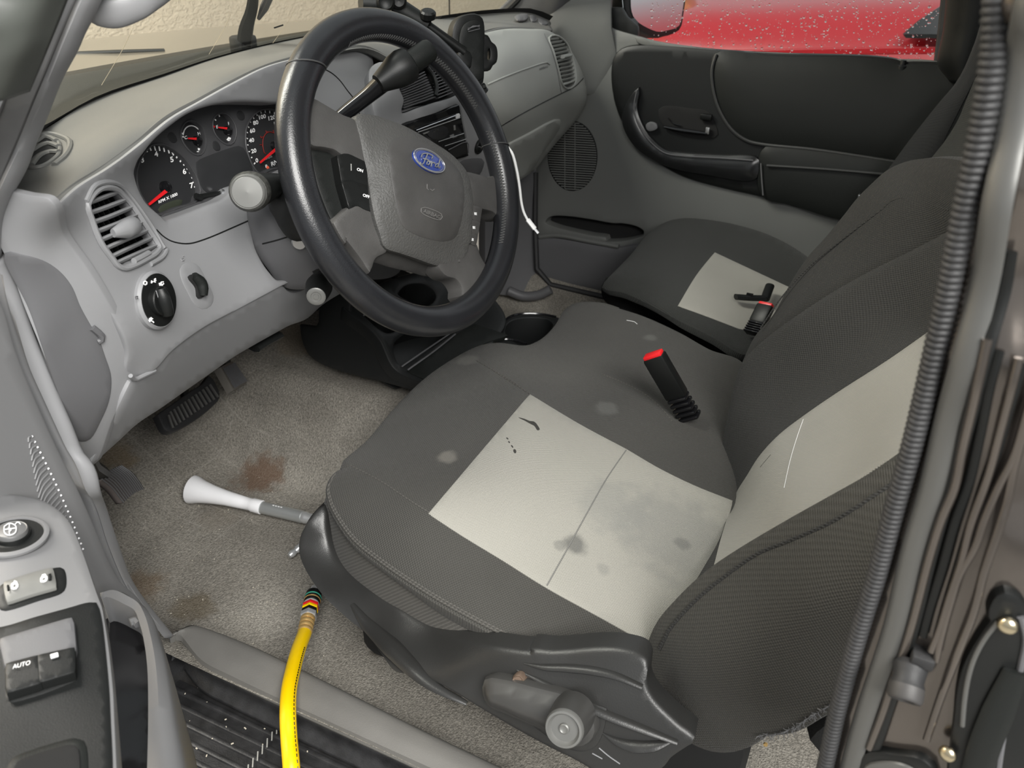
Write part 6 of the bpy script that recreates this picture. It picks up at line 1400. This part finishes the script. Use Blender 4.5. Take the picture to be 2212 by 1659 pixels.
# ================================================================== PASSENGER SEAT, BELT
ps = thing('passenger_seat', 'dark cloth passenger seat with pale square panel beyond the centre', 'seat', (1.5, .25, .62))
S_pc = Surf([(1300,614,'z',.868),(1316,600,'z',.880),(1362,552,'z',.890),(1399,507,'z',.902),(1436,480,'z',.912),(1473,471,'z',.915),(1531,474,'z',.913),(1597,487,'z',.91),(1671,511,'z',.905),(1745,557,'z',.895),(1543,546,'z',.897),(1465,660,'z',.893),(1698,619,'z',.875),(1597,709,'z',.868),(1640,690,'z',.865),(1400,590,'z',.893),(1603,785,'z',.85),(1382,650,'z',.87)])
po = V(9,10,525,42,485,150,372,240,262,330,197,420,174,560,182,720,212,900,272,1080,382) + [(1800,620),(1720,700),(1640,760,1)] + V(9,735,870,600,790,400,690,250,610,120,550)
S_pc.sheet('cushion_cover', po, M['cloth_right'], ps, step=13, edge=8, roll=.008, skirt=.006, label='dark grey cloth cushion')
pi_ = corners(V(9,592,355,965,530)) + [(1740,640),(1700,720,1)] + V(9,820,770) + corners(V(9,720,752)) + V(9,560,690) + corners(V(9,402,632)) + V(9,500,470)
S_pc.sheet('cushion_insert', pi_, M['cloth_light'], ps, off=.0012, step=12, edge=8, roll=.0015, skirt=.003, label='pale grey square panel')
side_top = V(9,10,520,100,545,250,612,400,690,600,790,735,868); side_bot = V(9,765,960,735,942,560,868,400,778,200,690,60,640,5,590)
S_ps2 = Surf([(1304,615,'z',.858),(1341,625,'z',.860),(1403,652,'z',.858),(1465,685,'z',.855),(1547,726,'z',.85),(1603,758,'z',.842),(1603,790,'z',.80),(1531,758,'z',.80),(1465,721,'z',.80),(1382,685,'z',.80),(1325,664,'z',.80),(1302,644,'z',.81)])
S_ps2.sheet('cushion_side', side_top + side_bot, M['felt'], ps, step=12, edge=8, roll=.004, skirt=.01, label='black felt cushion side')
MB().box((1.54, .22, .75), .16, .2, .06, bev=.02).build('seat_pan', M['void'], ps)
S_pb = Surf([(2010,352,'x',1.50),(2070,262,'x',1.55),(2110,170,'x',1.58),(2180,150,'x',1.5),(2140,400,'x',1.4),(1990,420,'x',1.45)])
S_pb.sheet('backrest_cover', [(1985,420),(2010,352),(2045,305),(2072,260),(2092,210),(2112,165),(2150,130),(2240,130,1),(2200,430,1)], M['cloth_right'], ps, step=14, edge=8, roll=.012, skirt=.08, label='dark cloth backrest')
bl = thing('seat_belt', 'black seat belt strap running down beside the passenger window', 'seat belt', tuple(P(2050, 200, x=1.66)))
le = cr([P(*q, x=x_) for q, x_ in zip(V(3,1985,80,1930,250,1850,420,1750,540,1600,730,1480,892,1400,990), (1.70,1.69,1.68,1.67,1.66,1.65,1.64))], 24)
re = cr([P(*q, x=x_) for q, x_ in zip(V(3,2005,150,1975,320,1920,450,1850,590,1780,730,1730,850,1680,960), (1.66,1.645,1.63,1.62,1.61,1.60,1.59))], 24)
vs = [q for a, b in zip(le, re) for q in (a, .5 * (a + b) + np.array([-.004, -.002, 0]), b)]
fs = [(3*i+j, 3*i+j+1, 3*i+j+4, 3*i+j+3) for i in range(23) for j in range(2)]
o = mesh_obj('webbing', vs, fs, fabric('black_webbing', (.013, .014, .015), .003, .0004, tint=.1), bl); md = o.modifiers.new('solid', 'SOLIDIFY'); md.thickness = .0015
an = MB().box(P(*V(3,1335,1035)[0], x=1.72), .010, .004, .012, bev=.003).build('belt_anchor', M['chrome'], bl)
cl = thing('plastic_clip', 'black forked plastic clip lying on the pale passenger panel', 'clip', tuple(S_pc.pt(1620, 660, .0)))
MB().tube([S_pc.pt(*V(9,685,618)[0], .014), S_pc.pt(*V(9,760,628)[0], .016), S_pc.pt(*V(9,835,634)[0], .018)], .0085, 10, flat=(1, .6)).build('long_arm', M['black'], cl)
MB().tube([S_pc.pt(*V(9,862,572)[0], .02), S_pc.pt(*V(9,835,640)[0], .018)], .0085, 10, flat=(1, .6)).build('short_arm', M['black'], cl)
MB().box(S_pc.pt(*V(9,750,622)[0], .022), .003, .006, .001).build('slot_mark', M['black_gloss'], cl)
# ================================================================== DRIVER'S DOOR (open, nearest the camera)
dd_ = thing('driver_door', 'open driver door with grey armrest and black window switches', 'door', (.25, .5, .6))
DN = unit(np.array([.82, -.57, .0])); DD = unit(np.array([-.57, -.82, 0]))
S_di = Plane((.385, .66, 1.0), DN)
# inner skin of the door ahead of the armrest, with its ridged map pattern
skin = [(-60,560,1),(0,660),(30,760),(70,860),(120,970),(165,1060),(205,1150),(240,1230),(262,1265),(300,1300),(330,1360,1),(270,1340),(215,1290),(175,1200),(140,1135),(95,1098),(0,1085),(-60,1085,1)]
S_sk = plane3(P(10, 680, x=.378), P(139, 1119, x=.350), P(250, 1255, x=.372))
S_sk.sheet('door_skin', skin, M['grey_door'], dd_, step=26, edge=14, roll=.004, skirt=.015, label='grey door skin ahead of armrest')
for k in range(26):
    t = k / 25
    a = V(4,205 + 30*t, 1315 + 12*k)[0]
    st_ = np.array(V(4,200,1312)[0]) * (1-t) + np.array(V(6,445,490)[0]) * t + (0, 0)
    en = st_ + np.array([-28 + 6 * t, 46 - 6 * t]) * (.25 + .9 * min(1, t * 2.2))
    en = np.array([max(en[0], 50 + 30 * t), en[1]])
    mi = st_ * .5 + en * .5 + (-3, -4)
    MB().tube(S_sk.line([st_, mi, en], .0006, n=7), .0009, 5).build('ridge', M['grey_door'], dd_)
for k in range(22):
    t = k / 21; q = np.array(V(4,202,1312)[0]) * (1-t) + np.array(V(6,448,468)[0]) * t + (5 * math.sin(t * 3.1), 0)
    MB().lathe(S_sk.pt(q[0], q[1], .0006), S_sk.nn * np.sign(S_sk.nn.dot(CAM - S_sk.o)), [(.0011,0),(.0006,.0008),(0,.001)], 8).build('stud', M['white_plastic'], dd_)
# armrest with the switch panels
S_ar = Surf([(0,1070,'z',1.075),(91,1083,'z',1.073),(139,1119,'z',1.07),(171,1199,'z',1.066),(207,1310,'z',1.062),(222,1397,'z',1.058),(230,1556,'z',1.053),(238,1659,'z',1.05),(0,1200,'z',1.08),(30,1155,'z',1.08),(0,1400,'z',1.068),(0,1659,'z',1.058),(120,1400,'z',1.064),(100,1600,'z',1.056)])
aro = [(-80,1066)] + V(6,0,172,90,180,180,197,235,215,290,250,335,295,365,345,400,430,435,530,470,640,500,730,518,780,530,850,545,950,560,1080,575,1250,580,1400,590,1659,595,1800) + [(230,1760,1),(-80,1760,1)]
aro = [(q[0], q[1], 1) if len(q) == 3 or i == 0 else q for i, q in enumerate(aro)]
S_ar.sheet('armrest', aro, M['grey_door'], dd_, step=16, edge=9, roll=.006, skirt=.022, label='grey armrest top')
low_ = [(-80,1365,1)] + V(6,0,908,200,850,380,800,480,772,515,772,532,850,545,950,558,1080,572,1250,578,1400,588,1659) + [(232,1760,1),(-80,1760,1)]
S_ar.sheet('switch_panel', [(q[0], q[1], 1) if len(q) == 3 or i in (5,) else q for i, q in enumerate(low_)], M['black'], dd_, off=.0012, roll=.003, skirt=.006, step=16, label='black lower armrest panel')
# mirror knob
mk = V(6,70,405)[0]; kn_ = S_ar.n(*mk); kc_ = S_ar.pt(*mk)
z = .62
sc = lambda pr: [(r * z, h * z) for r, h in pr]
kb = MB().lathe(kc_, kn_, sc([(.0395,.0),(.0395,.003),(.037,.0045),(.034,.0048),(.033,.002),(.0245,.001)]), 44).build('mirror_knob_ring', M['grey_door'], dd_)
MB().lathe(kc_, kn_, sc([(.033,.0024),(.026,.0018),(.0205,.003),(.0195,.007)]), 40).build('knob_boot', M['black'], kb)
MB().lathe(kc_, kn_, sc([(.0175,.004),(.0175,.011),(.0165,.0125),(.0155,.0120),(.0145,.0125),(0,.0128)]), 40).build('mirror_knob', mat('satin_grey_knob', (.15, .15, .15), .4, metal=.3), kb, label='satin silver mirror knob')
glyph(S_ar, [V(6,38,395,62,380,90,395,88,430,55,442,38,425,38,395), V(6,62,382,62,438), V(6,40,412,90,405), V(6,88,385,100,372,112,385), V(6,56,405,72,412,60,424)], .0088, 'mirror_symbol', M['white'], kb, .0004)
S_ar.sheet('lock_switch_well', V(6,2,690,15,670,60,652,200,608,310,578,335,580,345,600,346,680,330,702,200,745,60,790,20,795,5,780), M['black'], dd_, off=.001, roll=.002, skirt=.004, step=14, edge=7)
lk = S_ar.sheet('lock_switch', [(q[0], q[1], 1) if i in (0, 2, 4, 6) else q for i, q in enumerate(V(6,32,668,160,626,278,594,288,640,298,692,180,725,50,768,40,720))], mat('switch_grey', (.17, .17, .16), .35), dd_, off=.004, bulge=.002, roll=.0015, skirt=.004, step=14, edge=7, label='grey door lock rocker switch')
glyph(S_ar, [V(6,76,692,76,716,98,712,98,688,76,692), V(6,84,690,86,680,94,678,97,684)], .0066, 'unlock_symbol', M['white'], lk, .0009)
glyph(S_ar, [V(6,226,660,226,680,250,674,250,654,226,660), V(6,230,658,232,648,243,645,247,654)], .0066, 'lock_symbol', M['white'], lk, .0009)
S_ar.sheet('switch_indicator', corners(V(6,262,640,274,636,277,666,265,670)), M['black'], lk, off=.0064, roll=.0004, skirt=.001, step=10, edge=5)
MB().tube(S_ar.line(V(6,52,698,56,726), .0064, n=3), .0008, 5).build('switch_line', M['black'], lk)
# window switches in a raised housing
S_ar.sheet('window_switch_housing', [(q[0], q[1], 1) if i in (0, 3, 6, 9) else q for i, q in enumerate(V(6,22,990,200,930,300,905,384,880,395,960,402,1060,406,1180,230,1250,60,1295,52,1290,48,1180,38,1080))], M['black'], dd_, off=.002, roll=.003, skirt=.004, step=14, edge=7)
w_ = S_ar.sheet('window_switch', corners(V(6,26,990,382,884,398,1060,230,1098,60,1140)), M['grey_dark'], dd_, off=.0065, roll=.003, skirt=.006, step=14, edge=7, label='dark sloped back of the window switches')
a_sw = S_ar.sheet('window_switch', [(q[0], q[1], 1) for q in V(6,58,1145,215,1102,226,1238,62,1288)], M['black'], dd_, off=.010, roll=.002, skirt=.01, step=14, edge=7, label='black window switch lettered AUTO')
S_ar.text('AUTO', V(6,136,1168)[0], (13.5, -3.6), (1.5, -13.5) if False else (-2.0, 14.0), .0112, M['white'], a_sw, bold=0)
b_sw = S_ar.sheet('window_switch', [(q[0], q[1], 1) for q in V(6,224,1100,398,1062,404,1180,232,1232)], M['black'], dd_, off=.010, roll=.002, skirt=.01, step=14, edge=7, label='black window switch with white dash')
MB().tube(S_ar.line(V(6,288,1112,326,1100), .0112, n=3), .0016, 6).build('switch_dash', M['white'], b_sw)
cupo = V(6,70,1659,90,1630,200,1585,330,1545,400,1530,435,1540,448,1600,452,1700) + [(180,1720),(20,1720)]
S_ar.sheet('pull_cup', cupo, M['black_soft'], dd_, off=.003, roll=.004, skirt=.004, step=14, label='recessed pull cup')
S_ar.sheet('pull_cup_well', [tuple((np.array(q) - (105,1690)) * .90 + (105,1694)) for q in cupo], M['void'], dd_, off=.0045, roll=.001, skirt=.002, step=14)
# map pocket and its rim
S_po = Surf([(222,1290,'z',.96),(254,1274,'z',.96),(302,1318,'z',.955),(318,1397,'z',.95),(346,1397,'z',.95),(357,1516,'z',.94),(387,1659,'z',.93),(318,1659,'z',.93),(240,1500,'z',.95),(260,1659,'z',.94)])
rim_in = V(6,556,738,575,728,620,740,680,770,730,800,755,860,775,930,795,1050,803,1150,806,1300,805,1450,800,1659,797,1780); rim_out = V(6,545,712,585,700,640,690,720,730,780,772,815,830,840,920,868,1020,890,1130,912,1260,935,1400,955,1520,975,1659,990,1780)
ri, ro = cr([S_po.p(*q) for q in rim_in], 50), cr([S_po.p(*q) for q in rim_out], 50)
mid = .5 * (ri + ro) + np.array([0, 0, .004])
loft('pocket_rim', [ri + np.array([0, 0, -.10]), ri, mid, ro, ro + np.array([.004, -.002, -.14])], 60, 6, M['grey_door'], dd_, solid=.003, creases=(1,), label='grey map pocket rim')
S_po.sheet('pocket_interior', [(q[0], q[1]) for q in V(6,545,735,640,735,740,800,790,940,815,1150,818,1659,810,1780)] + [(235,1770)] + V(6,585,1500,570,1200,545,950), M['black_gloss'], dd_, off=-.03, roll=0, skirt=.002, step=16)
MB().tube(S_po.line(V(6,700,830,730,820,745,838), -.01, n=6), .004, 8).build('pocket_scuff', M['grey_door'], dd_)

# ================================================================== B-PILLAR: SEAL, PAINTED JAMB, STRIKER
X0 = .40
sealp = [(2175,-90),(2155,0),(2150,100),(2136,200),(2112,330),(2086,450),(2056,600),(2021,760),(1988,900)] + V(10,578,200,520,400,468,600,428,750,380,900,335,1050,285,1230,240,1400,205,1560,170,1720)
sp = cr([P(q[0] - 2, q[1], x=X0 - .004) for q in sealp], 900)
rr_ = [.0046 + .0009 * abs(math.sin(i * math.pi / 6)) for i in range(900)]
MB().tube(sp, rr_, 12).build('trim_17', M['rubber'], None, angle=60); structure(bpy.data.objects['trim_17'], 'ribbed black rubber seal on the rear door post')
S_j = Surf([(q[0] + 22, q[1], 'x', .399) for q in sealp[::2]] + [(2300, y_, 'x', .40) for y_ in (-90, 200, 500, 800, 1100, 1400, 1750)] + [(2212, y_, 'x', .385) for y_ in (0, 400, 800, 1200, 1659)])
jo = [(q[0] + 16, q[1]) for q in sealp] + [(2330, 1760, 1), (2330, -90, 1)]
jo[0] = (*jo[0], 1); jo[len(sealp) - 1] = (*jo[len(sealp) - 1], 1)
structure(S_j.sheet('trim_18', jo, M['paint'], None, step=30, edge=20, roll=.003, skirt=.01), 'taupe painted rear door post')
def band(nm, pts, r, m, off=.0, flat=(1, .45), lab=None):
    q = cr([S_j.pt(a, b, off) for a, b in pts], 60)
    o = MB().tube(q, r, 10, flat=flat, up=S_j.n(2080, 900)).build(nm, M[m]); structure(o, lab); return o
fl = [(2240,-90),(2222,0),(2210,120),(2190,280),(2162,440),(2132,600),(2092,780),(2056,900)] + V(10,690,350,610,615,515,995,385,1377,318,1600,280,1760)
band('trim_19', fl, .0062, 'paint_flange', .004, (1, .35), 'satin grey flange beside the ribbed seal')
dk = V(10,1040,-800,1010,-600,930,-280,872,-44,790,250,690,612,592,994,472,1377,400,1600,350,1760)
band('trim_20', dk, .0042, 'black', .003, (1, .4), 'black groove beside the satin flange')
rg_ = ((V(24,1150,-200,1110,0,1085,100,1045,260,1010,430,955,570,900,750,855,920,815,1060,775,1180,735,1290,695,1410,640,1550), .0023), (V(24,1260,-120,1235,0,1190,180,1140,380,1075,590,1040,740,985,900,940,1040,905,1130), .0020),
  (V(24,1320,-60,1290,80,1240,280,1180,420,1130,560,1095,680,1030,800,990,920,950,1060,925,1170), .0020), (V(24,1320,20,1290,130,1240,330,1215,470,1185,600,1130,780,1080,960,1020,1120,975,1240,930,1370,885,1510), .0023))
for i, (q, r) in enumerate(rg_):
    band('trim_%d' % (21 + i), q, r, 'paint', .005, (1, .9))
band('trim_25', V(24,1190,-150,1150,0,1110,200,1060,420,1000,600,950,780,890,970,862,1080), .0026, 'black', .0022, (1, .4))
band('trim_26', V(24,1280,-100,1240,50,1190,240,1125,430,1068,610,1012,800,962,960,925,1090), .0026, 'black', .0012, (1, .5))
S_jj = S_j
bm_ = thing('door_bumper', 'black rubber door bumper with round face on the painted post', 'bumper', tuple(S_j.pt(*V(10,585,1230)[0])))
q0, q1, q2 = S_j.pt(*V(10,640,1085)[0], .004), S_j.pt(*V(10,600,1190)[0], .012), S_j.pt(*V(10,585,1270)[0], .014)
ax_ = unit(q2 - q1 + (CAM - q1) * .02)
MB().box(S_j.pt(*V(10,650,1115)[0], .004), .006, .006, .004, bev=.0015).build('wedge', M['rubber'], bm_)
q1 = S_j.pt(*V(10,602,1165)[0], .008); q2 = S_j.pt(*V(10,585,1270)[0], .010); ax_ = unit(unit(q2 - q1) + unit(CAM - q2) * .7); z = .56
MB().lathe(q1, ax_, sc([(.0125,-.012),(.0165,-.006),(.0155,0),(.0145,.008),(.0165,.014)]), 28).build('body', M['rubber'], bm_)
MB().lathe(q1, ax_, sc([(.0165,.014),(.0168,.026),(.0150,.029),(.0095,.029),(.0085,.0265),(.006,.0265),(.005,.0275),(0,.0275)]), 32).build('round_face', mat('grey_rubber', (.04, .038, .037), .55), bm_)
hd_ = thing('latch_cover', 'black curved plastic latch cover held by two brass screws', 'cover', tuple(S_j.pt(2160, 1500)))
ho = V(10,1012,822,1060,838,1092,890,1112,1000,1119,1150) + [(2260,1480),(2260,1760,1),(2060,1760,1)] + V(10,790,1659,805,1540,822,1400,832,1290,860,1160,900,1070,950,985,985,930,975,905)
S_j.sheet('cover_plate', ho, M['black'], hd_, off=.006, roll=.004, skirt=.006, step=16)
MB().tube(S_j.line(V(10,985,925,930,1000,885,1090,858,1180,840,1300,832,1420), .0065), .0014, 8).build('cover_rib', M['paint_flange'], hd_)
MB().tube(S_j.line(V(10,1050,1150,1010,1260,970,1380,930,1500,890,1659,870,1750), .0085), [.006,.008,.008,.008], 10, flat=(1, .35)).build('cover_band', M['black_soft'], hd_)
MB().tube(S_j.line(V(10,1080,900,1100,1000,1080,1130,1040,1300,1010,1450,985,1659), .0065), .0018, 8).build('cover_rib', M['grey_dark'], hd_)
for q in ((1022,928),(770,1540)):
    p = S_j.pt(*V(10, *q)[0], .008); n = unit(S_j.n(*V(10, *q)[0]) + np.array([-.2, .4, .1]))
    z = .58; MB().lathe(p, n, sc([(.0085,0),(.0085,.002),(.0065,.005),(.003,.0062),(0,.0064)]), 24).build('brass_screw', M['pale_brass'], hd_)
lt = thing('latch_plate', 'dark metal striker plate low on the painted door post', 'latch', tuple(S_j.pt(1925, 1640)))
S_j.sheet('plate', [(q[0], q[1], 1) if i in (0, 4) else q for i, q in enumerate(V(10,380,1600,410,1570,520,1580,640,1600,690,1640,720,1800,340,1800))], M['black'], lt, off=.006, roll=.003, skirt=.004, step=16)
S_j.sheet('plate_rim', V(10,400,1625,450,1605,560,1612,620,1650,640,1800,380,1800), M['paint_flange'], lt, off=.008, roll=.002, skirt=.003, step=16)
